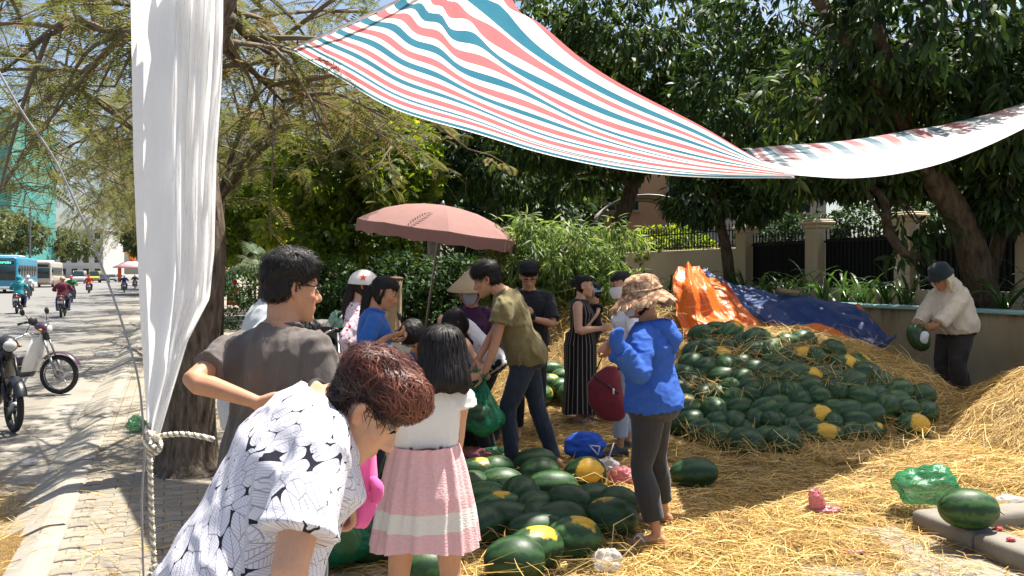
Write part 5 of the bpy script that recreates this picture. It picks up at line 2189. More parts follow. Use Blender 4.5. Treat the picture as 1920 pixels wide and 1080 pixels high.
# 9 woman in white T-shirt bending
P = Person('person in a white T-shirt bending down behind the man in olive', -.19, 7.1, 82, z=.035, H=1.60, lean=36, hunch=32, head=(52, 12, 0), headat=(858, 607, 6.85), female=True, voxel=.008, skin=SKIN_F, pelvis=.86, neck=.3,
           hands={'L': dict(px=(908, 700, 6.55), wpole=(.8, -.5, .1)), 'R': dict(px=(862, 730, 7.0))})
P.body()
P.top('white_tee', cloth('white_tee', (.66, .65, .67), .05), sleeve=.6, hem=-.10, off=.024, wr=.009, seed=15, loose=.02)
P.trousers('trousers', M_BLACK, voxel=.012)


def ex9(mb):
    a = P.hp(0, -.06, .05)
    mb.tube([P.hp(0, 0, .07), P.hp(.02, .06, .0), P.hp(.02, .075, -.12), P.hp(.01, .06, -.2)], [.06, .065, .05, .02], 10, 3, dome=True)


P.hair(HAIR_B, long_hair(.06, .022, .07), strands=500, slen=.12, swid=.006, seed=10, vox=.008, extra=ex9)

# 10 the man in olive holding the bags
P = Person('person in an olive T-shirt and dark jeans tying green melon bags', .095, 6.68, 92, z=.035, H=1.76, wide=.98, lean=17, hunch=16, twist=-12, head=(20, -6, 0), voxel=.0065, skin=SKIN_T, neck=.25,
           hands={'L': dict(px=(908, 704, 6.42), wpole=(.9, -.4, -.5), wdir=(-1, -.1, -.25), wnrm=(0, .6, -.6), curl=48), 'R': dict(px=(889, 688, 6.62), wpole=(.5, .6, -.6), wdir=(-.35, -.1, -1), wnrm=(.2, -.9, -.2), curl=45)},
           feet={'L': dict(px=(960, 6.55), pole=(0, 1, 0), turn=0), 'R': dict(px=(1040, 6.72), pole=(0, 1, 0), turn=0)}, shift=(0, -.02), pelvis=.885)
P10 = P
P.body(arms=.95)
P.top('olive_tee', cloth('olive_tee', (.165, .135, .055), .14, fold=.5), sleeve=.52, hem=-.09, off=.024, wr=.024, freq=13, seed=16, loose=.02, hemflare=.022, flare=1.3)
P.collar(cloth('olive_rib', (.15, .12, .05)), 1.1)
mb = MB()
for i in range(7):
    mb.box(P.T(-.02 + .018 * i, .142 + .004 * (i % 2), .33 - .012 * (i % 3)), (.012, .004, .05), P.fr[20][1])
mb.build('chest_print', plain('faded_print', (.40, .36, .30), .8), P.root)
P.trousers('jeans', M_JEANS, off=.013, wr=.009, freq=14, seed=17)
P.hair(HAIR_B, short_hair(.042, .000, -.082, .020, .042), strands=2000, slen=.055, swid=.003, seed=11, lift=.009, grav=.12, jitter=.45)

# 11 man in black with the phone
P = Person('person in a black T-shirt and glasses looking down at a phone', .165, 8.15, 178, z=.035, H=1.70, lean=2, hunch=8, head=(30, 4, 0), voxel=.0075, skin=SKIN_T,
           hands={'L': dict(px=(1000, 598, 7.82), wpole=(1, .2, -1), wdir=(-.7, -.2, .5), wnrm=(-.2, .8, .6), curl=38), 'R': dict(px=(976, 597, 7.82), wpole=(-1, .2, -1), wdir=(.7, -.2, .5), wnrm=(.2, .8, .6), curl=38)})
P11 = P
P.body()
P.top('black_tee', M_BLACK, sleeve=.85, hem=-.12, off=.026, wr=.009, seed=18, loose=.02)
P.trousers('trousers', M_BLACK)
P.hair(HAIR_B, short_hair(.05, .002, -.075, .016, .036), strands=1200, slen=.045, swid=.0035, seed=12, lift=.007, jitter=.5)
glasses(P)
mb = MB()
mb.prism([(-.012, 0), (-.006, .012), (0, .004), (.006, .012), (.012, 0), (.008, -.003), (-.008, -.003)], .002, P.T(.085, .138, .37), P.fr[20][1])
mb.build('chest_mark', plain('white_mark', (.55, .55, .55), .7), P.root)

# 12 woman in the striped dress
P = Person('person in a sleeveless black pinstripe dress carrying a child', .73, 8.85, -105, z=.035, H=1.56, wide=1.12, lean=0, hunch=4, head=(4, 4, 0), female=True, voxel=.0075, skin=SKIN_F,
           hands={'R': dict(px=(1124, 616, 8.65), wpole=(-.6, -.5, -1), wdir=(1, -.1, .15), wnrm=(0, 1, 0), curl=25), 'L': dict(px=(1120, 640, 9.0), wpole=(.5, .7, -1), wdir=(.4, -.9, .1), wnrm=(0, 0, 1), curl=20)})
P12 = P
P.body(arms=1.25)
MS = stripe_cloth()
P.top('bodice', MS, hem=-.02, off=.018, wr=.005, seed=19, sleeves=False, post=ang_post(P))
P.skirt('long_skirt', MS, waist=.14, hem=.10, flare=.085, pleats=7, amp=.014, seed=20, post=ang_post(P), squash=1.0)


def bun(P):
    def ex(mb):
        mb.ball(P.hp(0, -.115, .03), .045 * P.hk)
    return ex


P.hair(HAIR_B, long_hair(.058, .010, -.01), strands=350, slen=.08, swid=.006, seed=13, vox=.007, extra=bun(P))
sandals(P)
# 13 the child on her arm
P = Person('person, a small child in dark clothes and orange shoes carried on an arm', 0.905, 8.98, 112, H=.86, z=.57, lean=2, head=(5, -30, 0), voxel=.006, skin=SKIN_F, headscale=1.22,
           hands={'R': dict(px=(1104, 600, 9.0)), 'L': dict(px=(1107, 605, 8.72), wpole=(0, -1, -.2), curl=15)},
           feet={'L': dict(at=(-.05, .12, .02), pole=(0, 1, .5)), 'R': dict(at=(.06, .10, .02), pole=(0, 1, .5))}, footpitch=(15, 15))
P13 = P
P.body(nose=1.0)
P.top('dark_top', M_BLACK, sleeve=.3, hem=-.1, off=.02, wr=.004, seed=21, voxel=.008)
P.trousers('shorts', M_BLACK, length=.42, off=.02, voxel=.008, flare=.01)
P.hair(HAIR_B, short_hair(), strands=150, slen=.03, swid=.004, seed=14)
mb = MB()
mb.rings([[P.hp(r_ * math.cos(a), -.01 + r_ * 1.15 * math.sin(a), z) for a in [2 * math.pi * j / 20 for j in range(20)]] for r_, z in ((.092, .03), (.096, .035), (.094, .07), (.075, .115), (.04, .145), (.008, .152))])
mb.build('blue_cap', cloth('pale_blue_cap', (.30, .48, .66)), P.root)
M_ORANGE = plain('orange_shoe', (.68, .13, .015), .5)
shoes(P, M_ORANGE)

# 14 woman in the blue hoodie
P = Person('person in a blue hoodie and floppy flowered hat with her back to us', .845, 4.96, 68, z=.035, H=1.55, wide=1.22, lean=2, hunch=6, head=(10, 6, 0), female=True, voxel=.007, skin=SKIN_T,
           hands={'L': dict(px=(1158, 652, 4.55), wpole=(.1, -.3, -1), wdir=(-.1, .1, 1), wnrm=(1, .2, 0), curl=75), 'R': dict(px=(1150, 660, 5.1), wpole=(0, .5, -1), curl=60)},
           feet={'L': dict(px=(1232, 4.80), turn=10), 'R': dict(px=(1245, 5.22), turn=6)})
P14 = P
P.body()
m = NT('heather_blue_hoodie')
v = m.obj()
c = m.mix(m.noise(120, m.map(v, (1, 1, 5)), 3), (.025, .075, .33), (.055, .15, .50))
m.bump(m.math('ADD', m.noise(12, m.map(v, (1, 1, 1.6)), 4), m.math('MULTIPLY', m.noise(300, m.map(v, (1, 1, 4)), 2), .15)), .4, .03)
M_HOOD = m.fin(c, .9, spec=.15)
P.top('hoodie', M_HOOD, fore=.92, hem=-.06, off=.032, wr=.013, freq=13, seed=22, loose=.02, stretch=(.7, .7, 1.3))
mb = MB()
hoodc = P.T(0, -.13, .44)
mb.tube([P.T(-.115, -.02, .505), P.T(-.085, -.10, .49), P.T(0, -.135, .46), P.T(.085, -.10, .49), P.T(.115, -.02, .505)], [.030, .042, .052, .042, .030], 12, 4, dome=True)
mb.tube([P.T(-.07, -.11, .47), P.T(-.02, -.15, .40), P.T(.0, -.155, .33)], [.05, .06, .025], 12, 3, dome=True)
mb.tube([P.T(.07, -.11, .47), P.T(.02, -.15, .40), P.T(.0, -.155, .33)], [.05, .06, .025], 12, 3, dome=True)
P.finish_cloth('hood', mb, M_HOOD, .009, 5, .005, 24, 23)
mb = MB()
for sd in 'L':
    P.hand(mb, sd, 1.7)
    mb.ball(P.wri[sd] + P.hd[sd]['dir'] * .05, .044, .044, .055)
    mb.tube([P.elb[sd].lerp(P.wri[sd], .85), P.wri[sd] + P.hd[sd]['dir'] * .03], [.045, .044], 12)
P.finish_cloth('glove', mb, M_HOOD, .0065, 3, .003, 40, 24)
P.trousers('cropped_trousers', M_CHAR, length=.90, off=.013, wr=.006, freq=12, seed=25, flare=.012)
P.hair(HAIR_B, long_hair(.05, .014), strands=250, slen=.07, swid=.006, seed=15, extra=None)
sandals(P)
MH = camo_hat()
mb = MB()
rg, ri = [], []
for i, (r_, z) in enumerate(((.206, -.052), (.175, -.012), (.138, .022), (.118, .045), (.114, .080), (.106, .115), (.085, .142), (.045, .156), (.006, .160))):
    row = []
    for j in range(64):
        a = 2 * math.pi * j / 64
        fl = (.012 * math.sin(a * 16) * (i == 0) + .010 * math.sin(a * 5 + 1) * max(0, 1 - i / 3))
        rr = r_ * (1 + .05 * math.sin(a * 3 + 2) * max(0, 1 - i / 3)) + fl * .3
        row.append(P.hp(rr * .95 * math.cos(a), -.015 + rr * 1.08 * math.sin(a), z + fl + .012 * max(0, 1 - i / 2) * math.sin(2 * a)))
    rg.append(row)
ri = [[p - (P.HM @ Vector((0, 0, .006))) for p in row] for row in rg[:6]]
mb.rings(list(reversed(ri)) + rg, True)
o = mb.build('flowered_hat', MH, P.root)
V, N = coords(o.data), normals(o.data)
set_coords(o.data, V + N * (.006 * wave_noise(V, 5, 60, 2))[:, None])
mb = MB()
mb.tube([P.hp(.108 * math.cos(a) * 1.08, -.015 + .118 * 1.1 * math.sin(a), .05 + .006 * math.sin(3 * a)) for a in [2 * math.pi * j / 24 for j in range(25)]], .008, 6, cap=False)
mb.build('hat_band', MH, o)
mask(P, cloth('blue_flower_mask', (.55, .62, .70)))

# 15 woman in white tee with the red bag
P = Person('person in a white T-shirt and pale jeans half hidden behind the blue hoodie', 1.05, 7.25, 95, z=.035, H=1.60, lean=3, hunch=6, head=(12, 8, 0), female=True, voxel=.008, skin=SKIN_T,
           hands={'L': dict(px=(1147, 662, 6.95), wpole=(.8, -.5, -.6), wdir=(-.8, -.1, .3), wnrm=(0, .6, -.8), curl=55), 'R': dict(px=(1150, 640, 7.3), wpole=(.4, .6, -1), curl=40)},
           feet={'L': dict(px=(1163, 7.15)), 'R': dict(px=(1178, 7.45))})
P15 = P
P.body()
P.top('white_tee', bpy.data.materials['white_tee'], sleeve=.72, hem=-.10, off=.026, wr=.008, seed=26, loose=.02)
P.trousers('pale_jeans', cloth('pale_blue_jeans', (.36, .43, .52), .12), length=.88, off=.014, seed=27, flare=.012)
P.hair(HAIR_B, long_hair(.055, .014, .0), strands=350, slen=.08, swid=.006, seed=16, extra=bun(P))
shoes(P, M_SHOE)
mask(P, cloth('white_mask', (.6, .6, .6)))

# 16 worker wiping a melon
P = Person('person in a hooded cream raincoat and dark green hat wiping a watermelon by the wall', 5.50, 10.25, 108, H=1.72, z=.02, wide=1.12, lean=7, hunch=20, head=(30, 8, 0), headat=(1766, 524, 10.1), voxel=.0085, skin=SKIN_D, neck=.3,
           hands={'L': dict(px=(1738, 636, 9.85), wpole=(.8, -.4, -.8), wdir=(-1, .1, -.15), wnrm=(0, 1, 0), curl=30), 'R': dict(px=(1712, 622, 10.2), wpole=(.2, .8, -.6), wdir=(-.6, -.2, -.7), wnrm=(.4, -1, 0), curl=25)})
P16 = P
P.body()
M_RAIN = cloth('cream_raincoat', (.62, .55, .43), .10, .6, fold=.6)
P.top('raincoat', M_RAIN, fore=.88, hem=-.04, off=.05, wr=.018, freq=12, seed=28, loose=.06, belly=.05)
mb = MB()
for i in range(2):
    pass
pts = [P.hp(.105 * math.cos(a), -.03 + .0 * math.sin(a) + .02, .13 * math.sin(a) - .01) for a in [R(-70 + 320 * j / 16) for j in range(17)]]
mb.tube([P.hp(.08, .03, -.12), P.hp(.112, .035, -.03), P.hp(.105, .04, .07), P.hp(.05, .045, .135), P.hp(-.05, .045, .135), P.hp(-.105, .04, .07), P.hp(-.112, .035, -.03), P.hp(-.08, .03, -.12)], .022, 8, 3)
mb.rings([[P.hp(w_ * math.cos(a), y_ , .005 + h_ * math.sin(a)) for a in [2 * math.pi * j / 20 for j in range(20)]] for y_, w_, h_ in ((.035, .112, .135), (-.03, .128, .145), (-.09, .115, .13), (-.13, .07, .08), (-.145, .02, .02))])
mb.tube([P.hp(0, -.06, -.09), P.T(0, -.06, .50), P.T(0, -.04, .42)], [.11, .12, .11], 12, 3)
P.finish_cloth('hood', mb, M_RAIN, .010, 4, .007, 22, 29)
M_WADER = cloth('dark_wading_trousers', (.030, .024, .020), .3, .6)
P.trousers('wading_trousers', M_WADER, off=.045, wr=.012, seed=30, flare=.03, freq=11)
mb = MB()
mb.rings([[P.hp(r_ * math.cos(a), -.01 + .02 * (z < .09) * math.sin(a) + r_ * 1.1 * math.sin(a), z) for a in [2 * math.pi * j / 28 for j in range(28)]] for r_, z in ((.138, .05), (.14, .062), (.128, .09), (.122, .13), (.110, .175), (.07, .20), (.01, .207))])
mb.build('dark_green_hat', cloth('dark_green_hat', (.012, .024, .028), .3), P.root)

# 17 girl in the pink dress
P = Person('person, a girl in a pink and white dress with a black bob seen from behind', -.335, 3.2, 8, z=.035, H=1.40, lean=2, hunch=4, head=(12, 6, 0), headat=(829, 672, 3.22), female=True, voxel=.006, skin=SKIN_F, wide=1.0,
           hands={'L': dict(at=(-.06, .26, .86), pole=(-.1, -.2, -1)), 'R': dict(at=(.06, .28, .86), pole=(.1, -.2, -1))}, feet={'L': dict(at=(-.11, 0, 0)), 'R': dict(at=(.11, 0.02, 0))})
P17 = P
P.body()
MW = cloth('white_bodice', (.78, .76, .70), .04, transl=.06)
P.top('bodice', MW, sleeve=.12, hem=.20, off=.020, wr=.006, freq=16, seed=31, voxel=.008, belly=0)
P.skirt('pink_skirt', pink_dress(), waist=.225, hem=.535, flare=.080, pleats=13, amp=.016, seed=32, top_off=.022, nz=40)
mb = MB()
for sd in 'L':
    c = P.sh[sd]
    for q in range(3):
        mb.tube([P.T(-.12 - .012 * q, .08, .30 - .018 * q), P.T(-.165 - .012 * q, .0, .31 - .018 * q), P.T(-.15 - .012 * q, -.05, .32 - .018 * q)], [.010, .014, .008], 8, 3)
mb.build('sleeve_ruffle', cloth('pink_ruffle', (.72, .33, .38)), P.root)


def th17(x, y, z):
    line = -.2 if y < .02 else (.05 if y > .05 else -.2 + .25 * (y - .02) / .03)
    dz = z - line
    if dz <= 0: return -.012
    return min(1, dz / .03) * .024


def ex17(mb):
    rg = []
    for z, f in ((.02, 1.0), (-.03, 1.06), (-.08, 1.12), (-.11, 1.12), (-.135, 1.05), (-.15, .9)):
        row = []
        for j in range(24):
            a = 2 * math.pi * j / 24
            row.append(P.hp(.098 * f * math.cos(a), -.028 + .088 * f * math.sin(a) * (1 if math.sin(a) < 0 else .35), z + .008 * math.sin(a * 6)))
        rg.append(row)
    mb.rings(rg)


P.hair(HAIR_B, th17, strands=2600, slen=.13, swid=.005, seed=17, vox=.007, lift=.006, grav=.55, jitter=.34, extra=ex17, wr=.003, steps=8)
# ------------------------------------------------------------------ awnings
def stripe_tarp(glare=False):
    m = NT('striped_tarpaulin')
    s_ = m.attr('stripe')
    f = m.math('FRACT', s_)
    red = m.math('LESS_THAN', f, .29)
    blue = m.math('MULTIPLY', m.math('GREATER_THAN', f, .5), m.math('LESS_THAN', f, .77))
    v = m.obj()
    n = m.noise(5, v, 5)
    wv = m.noise(260, v, 1)
    c = m.mix(red, m.mix(n, (.76, .74, .70), (.86, .84, .80)), m.mix(n, (.50, .125, .14), (.61, .19, .20)))
    c = m.mix(blue, c, m.mix(n, (.03, .135, .20), (.05, .205, .285)))
    if glare:
        fd = m.math('ADD', m.attr('glare_v'), m.math('MULTIPLY', m.math('SUBTRACT', m.noise(2.5, v, 4), .5), .5))
        c = m.mix(m.n('MapRange', {0: fd, 1: .45, 2: .8, 3: .93, 4: .1}).outputs[0], c, (.86, .85, .84))  # sun glare painted into the colour: stripes whiten towards the near edge
    m.fin(c, .45, spec=.35)
    m.bump(m.math('ADD', m.noise(9, v, 4), m.math('MULTIPLY', wv, .08)), .35, .02)
    m.translucent(.48, c)
    return m.mat


M_STRIPE = stripe_tarp()


def cloth_grid(name, e0, e1, nu, nv, m, label=None, cat=None, fold=None, period=12, thick=0, sag=0.0, parent=None, stripe_off=0.0):
    """a sheet spanned between two edge curves (lists of pixel, pixel, distance)"""
    A = catmull([W(*p) for p in e0], 8)
    B = catmull([W(*p) for p in e1], 8)

    def at(C, u):
        q = u * (len(C) - 1)
        i = min(int(q), len(C) - 2)
        return C[i].lerp(C[i + 1], q - i)

    V = np.zeros((nv + 1, nu + 1, 3))
    S = np.zeros((nv + 1, nu + 1))
    for j in range(nv + 1):
        v = j / nv
        for i in range(nu + 1):
            u = i / nu
            p = at(A, u).lerp(at(B, u), v)
            p.z -= sag * 4 * v * (1 - v)
            V[j, i] = p
            S[j, i] = v ** .8 * period + stripe_off
    du = np.gradient(V, axis=1)
    dv = np.gradient(V, axis=0)
    N = np.cross(du, dv)
    N /= np.linalg.norm(N, axis=2, keepdims=True) + 1e-9
    if fold is not None:
        D = np.array([[fold(i / nu, j / nv) for i in range(nu + 1)] for j in range(nv + 1)])
        V = V + N * D[..., None]
    idx = np.arange((nu + 1) * (nv + 1)).reshape(nv + 1, nu + 1)
    F = np.stack([idx[:-1, :-1], idx[:-1, 1:], idx[1:, 1:], idx[1:, :-1]], -1).reshape(-1, 4)
    me = mesh_np(name, V.reshape(-1, 3), F)
    attr(me, 'stripe', S.ravel())
    o = link(name, me, parent, m)
    if label: tag(o, label, cat)
    return o


def fold1(u, v):
    # tension folds fanning out from the tied point on the near edge
    du, dv = (u - .02) * 4.2, (v - .90) * 3.2
    r_ = math.hypot(du, dv) + .05
    a = math.atan2(dv, du)
    f = (math.sin(a * 15 + .8) * .7 + .3 * math.sin(a * 8 + 2)) * .042 * min(1, r_ / .7) * math.exp(-r_ * .35)
    f += .012 * math.sin(v * 40 + 3 * u) * (1 - v) ** 2 + .02 * math.sin(u * 9 + v * 4)
    return f


AW = empty('striped_awning', W(1000, 200, 6), 0, 'large red, white and blue striped tarpaulin slung over the melon sellers', 'awning')
aw0 = AW.location.copy()
o = cloth_grid('sheet', [(548, 92, 7.6), (650, 152, 7.2), (750, 203, 6.9), (880, 249, 6.6), (1000, 284, 6.4), (1150, 311, 6.2), (1300, 326, 6.05), (1486, 333, 5.9)],
               [(880, -60, 4.2), (965, 12, 4.5), (1030, 66, 4.7), (1110, 120, 4.95), (1210, 180, 5.25), (1310, 236, 5.5), (1400, 288, 5.72), (1490, 331, 5.88)], 130, 90, M_STRIPE, fold=fold1, period=6.8, stripe_off=.3)
o.parent = AW; o.matrix_parent_inverse = Matrix.Translation(-aw0)
for nm, a, b in (('tie_cord', W(548, 92, 7.6), W(492, 55, 7.9)), ('tie_cord', W(880, -60, 4.2), W(700, -160, 5.6))):
    mb = MB(); mb.tube([a, a.lerp(b, .5) - Vector((0, 0, .04)), b], .006, 5, 4)
    o = mb.build(nm, plain('white_cord', (.6, .58, .52), .8), AW, off=aw0)
mb = MB()
ha = catmull([W(548, 92, 7.6), W(640, 50, 6.5), W(740, 5, 5.4), W(880, -60, 4.2)], 10)
mb.tube(ha, .012, 6)
mb.build('edge_cord', bpy.data.materials['white_cord'], AW, off=aw0)


def fold2(u, v):
    return .03 * math.sin(v * 7 + 4 * u) + .02 * math.sin(u * 13 + v * 6) * v


AW2 = empty('striped_awning', W(1700, 280, 8), 0, 'second striped tarpaulin sagging at right, its sunlit white upper side showing', 'awning')
aw0 = AW2.location.copy()
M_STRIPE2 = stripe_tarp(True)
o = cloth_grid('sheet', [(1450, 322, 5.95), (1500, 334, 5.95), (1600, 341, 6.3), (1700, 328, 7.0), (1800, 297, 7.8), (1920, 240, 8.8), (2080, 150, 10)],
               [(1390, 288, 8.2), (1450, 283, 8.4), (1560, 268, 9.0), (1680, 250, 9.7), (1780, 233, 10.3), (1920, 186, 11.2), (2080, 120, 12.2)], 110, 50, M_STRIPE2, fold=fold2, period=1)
me = o.data
V = coords(me)
attr_stripe = me.attributes['stripe']
u_ = np.tile(np.linspace(0, 1, 111), 51)
v_ = np.repeat(np.linspace(0, 1, 51), 111)
attr(me, 'glare_v', v_)
attr_stripe = me.attributes['stripe']
attr_stripe.data.foreach_set('value', (u_ * 10.5 + v_ * 1.3).astype(np.float32))
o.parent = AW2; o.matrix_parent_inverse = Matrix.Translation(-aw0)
mb = MB(); a, b = W(2080, 120, 12.2), W(2120, 60, 12.4); mb.tube([a, b], .006, 5); mb.build('tie_cord', bpy.data.materials['white_cord'], AW2, off=aw0)

# ------------------------------------------------------------------ white sheet hung at the left, with rope and wire
def white_sheet_mat():
    m = NT('white_plastic_sheet')
    v = m.obj()
    n = m.noise(4, m.map(v, (2, 2, .5)), 5)
    c = m.mix(n, (.84, .84, .84), (.92, .92, .92))
    c = m.mix(m.n('MapRange', {0: m.noise(3.2, m.map(v, (2, 2, .8), loc=(5, 1, 2)), 7), 1: .58, 2: .75, 4: .35}).outputs[0], c, (.60, .57, .50))
    m.fin(c, .4, spec=.4)
    m.bump(m.noise(9, m.map(v, (3, 3, .35)), 4), .45, .03)
    m.translucent(.55, (.93, .93, .92))
    return m.mat


M_WSHEET = white_sheet_mat()
WS = empty('hanging_sheet', W(300, 512, 2.3), 0, 'tall white plastic sheet hanging from the tree, gathered to a point at its foot', 'plastic sheet')
ws0 = WS.location.copy()


def edgepx(tab, y):
    return interp(tab, y)[0]


LE = [(-80, 243), (0, 245), (300, 250), (600, 263), (815, 277)]
ME = [(-80, 322), (0, 325), (300, 327), (520, 330), (700, 312), (815, 284)]
RE = [(-80, 419), (60, 418), (150, 416), (300, 406), (470, 402), (560, 393), (640, 352), (740, 322), (815, 300)]


def sheet_part(name, L, Rr, d0, d1, fn, nu=40, nv=90):
    V = np.zeros((nv + 1, nu + 1, 3))
    for j in range(nv + 1):
        y = -80 + 895 * j / nv
        a, b = edgepx(L, y), edgepx(Rr, y)
        for i in range(nu + 1):
            u = i / nu
            d = d0 + (d1 - d0) * u + fn(u, j / nv)
            V[j, i] = W(a + (b - a) * u, y, d)
    V -= np.array(ws0)
    idx = np.arange((nu + 1) * (nv + 1)).reshape(nv + 1, nu + 1)
    F = np.stack([idx[:-1, :-1], idx[:-1, 1:], idx[1:, 1:], idx[1:, :-1]], -1).reshape(-1, 4)
    return link(name, mesh_np(name, V.reshape(-1, 3), F), WS, M_WSHEET)


sheet_part('flat_panel', LE, ME, 2.36, 2.28, lambda u, v: .006 * math.sin(u * 5 + v * 7), 20, 60)
gather = lambda u, v: (.045 * math.sin(u * 16 + 2.2 * math.sin(v * 5) + v * 3) + .025 * math.sin(u * 33 + v * 9 + 1)) * (1 - .6 * v) + .01 * math.sin(v * 40 + u * 9)
sheet_part('gathered_panel', [(y, x - 4) for y, x in ME], RE, 2.30, 2.42, gather, 60, 110)
sheet_part('inner_layer', [(y, x + 10) for y, x in ME], [(y, x - 8) for y, x in RE], 2.42, 2.50, lambda u, v: .03 * math.sin(u * 12 + v * 4), 30, 60)

mb = MB()
mb.tube([W(238, -80, 2.36), W(325, -80, 2.29), W(424, -80, 2.46)], .007, 6, 4)
mb.tube([W(424, -80, 2.46), W(424, -100, 4.5), W(425, -60, 6.6)], .007, 6, 4)
mb.tube([W(238, -80, 2.36), W(0, -260, 3.4), W(-60, -40, 9)], .007, 6, 4)
mb.build('top_cord', bpy.data.materials['white_cord'], WS, off=ws0)
m = NT('twisted_rope')
v = m.obj()
w = m.n('TexWave', {'Vector': m.map(v, (1, 1, 1), (0, .75, 0)), 'Scale': 22, 'Distortion': .6}).outputs[0]
c = m.ramp(w, [(.15, (.30, .26, .18)), (.5, (.62, .57, .45)), (1, (.78, .74, .62))])
m.bump(w, .7, .006)
M_ROPE = m.fin(c, .9)


def twisted(mb, pts, r_, twists, n=10):
    P = catmull(pts, n)
    m_ = len(P)
    for s_ in range(3):
        out = []
        x = Vector((0, 1, 0))
        for i, p in enumerate(P):
            t = (P[min(i + 1, m_ - 1)] - P[max(i - 1, 0)]).normalized()
            x = (x - t * x.dot(t)).normalized()
            y = t.cross(x)
            a = 2 * math.pi * (s_ / 3 + twists * i / m_)
            out.append(p + (x * math.cos(a) + y * math.sin(a)) * r_ * .5)
        mb.tube(out, r_ * .58, 6)


RP = empty('hanging_rope', W(283, 850, 2.3), 0, 'thick pale twisted rope knotted to the foot of the white sheet', 'rope')
r0 = RP.location.copy()
mb = MB()
twisted(mb, [W(279, 795, 2.31), W(281, 860, 2.29), W(284, 960, 2.3), W(288, 1040, 2.3), W(291, 1140, 2.3)], .0085, 26, 16)
mb.build('rope_length', M_ROPE, RP, off=r0)
mb = MB()
twisted(mb, [W(286, 822, 2.28), W(310, 816, 2.27), W(345, 814, 2.26), W(380, 819, 2.25), W(400, 824, 2.25)], .0078, 9, 10)
mb.build('rope_tail', M_ROPE, RP, off=r0)
mb = MB()
twisted(mb, [W(290, 812, 2.29), W(276, 822, 2.25), W(275, 838, 2.24), W(288, 850, 2.25), W(299, 842, 2.24), W(299, 826, 2.25), W(284, 815, 2.24), W(274, 808, 2.27)], .0075, 10, 8)
twisted(mb, [W(274, 832, 2.27), W(285, 838, 2.235), W(297, 830, 2.26)], .0075, 3, 8)
mb.build('knot', M_ROPE, RP, off=r0)
mb = MB()
twisted(mb, [W(282, 1068, 2.27), W(294, 1062, 2.25), W(300, 1074, 2.26), W(290, 1086, 2.25), W(280, 1076, 2.28)], .0075, 8, 8)
mb.build('lower_knot', M_ROPE, RP, off=r0)
mb = MB()
mb.tube([W(-30, 80, 2.2), W(0, 138, 2.2), W(45, 215, 2.22), W(100, 295, 2.25), W(150, 400, 2.3), W(195, 510, 2.3), W(232, 615, 2.3), W(258, 705, 2.3), W(268, 790, 2.3), W(271, 850, 2.3), W(267, 910, 2.3), W(266, 970, 2.3), W(271, 1140, 2.3)], .0032, 6, 8)
tag(mb.build('hanging_wire', plain('gray_wire', (.26, .25, .25), .5)), 'thin gray wire swinging down from the upper left to the rope', 'wire')

# ------------------------------------------------------------------ pink parasol
m = NT('faded_pink_canvas')
v = m.obj()
c = m.mix(m.noise(6, v, 5), (.27, .145, .13), (.35, .20, .175))
m.bump(m.noise(200, v, 2), .2, .003)
m.fin(c, .85, spec=.2)
m.translucent(.18, c)
M_PINKC = m.mat
M_POLE = plain('gray_metal_pole', (.20, .20, .20), .45, .6)
ub = W(783, 512, 11.9); ub.z = 0
UM = empty('parasol', ub, 0, 'big faded pink parasol tilted over the bushes', 'parasol')
UM.rotation_euler = (R(4), R(7.5), .2)
apex, rr = 2.62, 1.16
prof = [(0.0, 1.0), (.22, .975), (.45, .90), (.68, .76), (.88, .56), (1.0, .42)]
for g in range(8):
    mb = MB()
    rows = []
    for t_, h in prof:
        row = []
        for i in range(9):
            a = 2 * math.pi * (g + i / 8) / 8
            e = abs(i / 8 - .5) * 2
            rad = rr * t_ * (1 - .075 * (1 - e * e)) + .001
            row.append(Vector((rad * math.cos(a), rad * math.sin(a), apex - .62 + (h - .02 * (1 - e * e) * t_) * .62)))
        rows.append(row)
    mb.rings(rows, False, closed=False)
    p = mb.build('canopy_panel', M_PINKC, UM)
    mb = MB()
    lo = [Vector((q.x * 1.004, q.y * 1.004, q.z - .16 - .015 * math.cos(i * math.pi / 2))) for i, q in enumerate(rows[-1])]
    mb.rings([[Vector((q.x * 1.002, q.y * 1.002, q.z + .004)) for q in rows[-1]], lo], False, closed=False)
    mb.build('valance', M_PINKC, p)
    mb = MB()
    a = 2 * math.pi * g / 8
    mb.tube([(0, 0, apex - .05)] + [(rr * t_ * .985 * math.cos(a), rr * t_ * .985 * math.sin(a), apex - .64 + h * .62) for t_, h in prof[1:]], .006, 5)
    mb.build('rib', M_POLE, UM)
mb = MB(); mb.lathe([(.018, 0), (.018, apex + .02), (.012, apex + .05)], seg=10); mb.build('pole', M_POLE, UM)
mb = MB(); mb.lathe([(.03, apex - .02), (.035, apex + .01), (.01, apex + .06)], seg=10); mb.build('finial', M_POLE, UM)

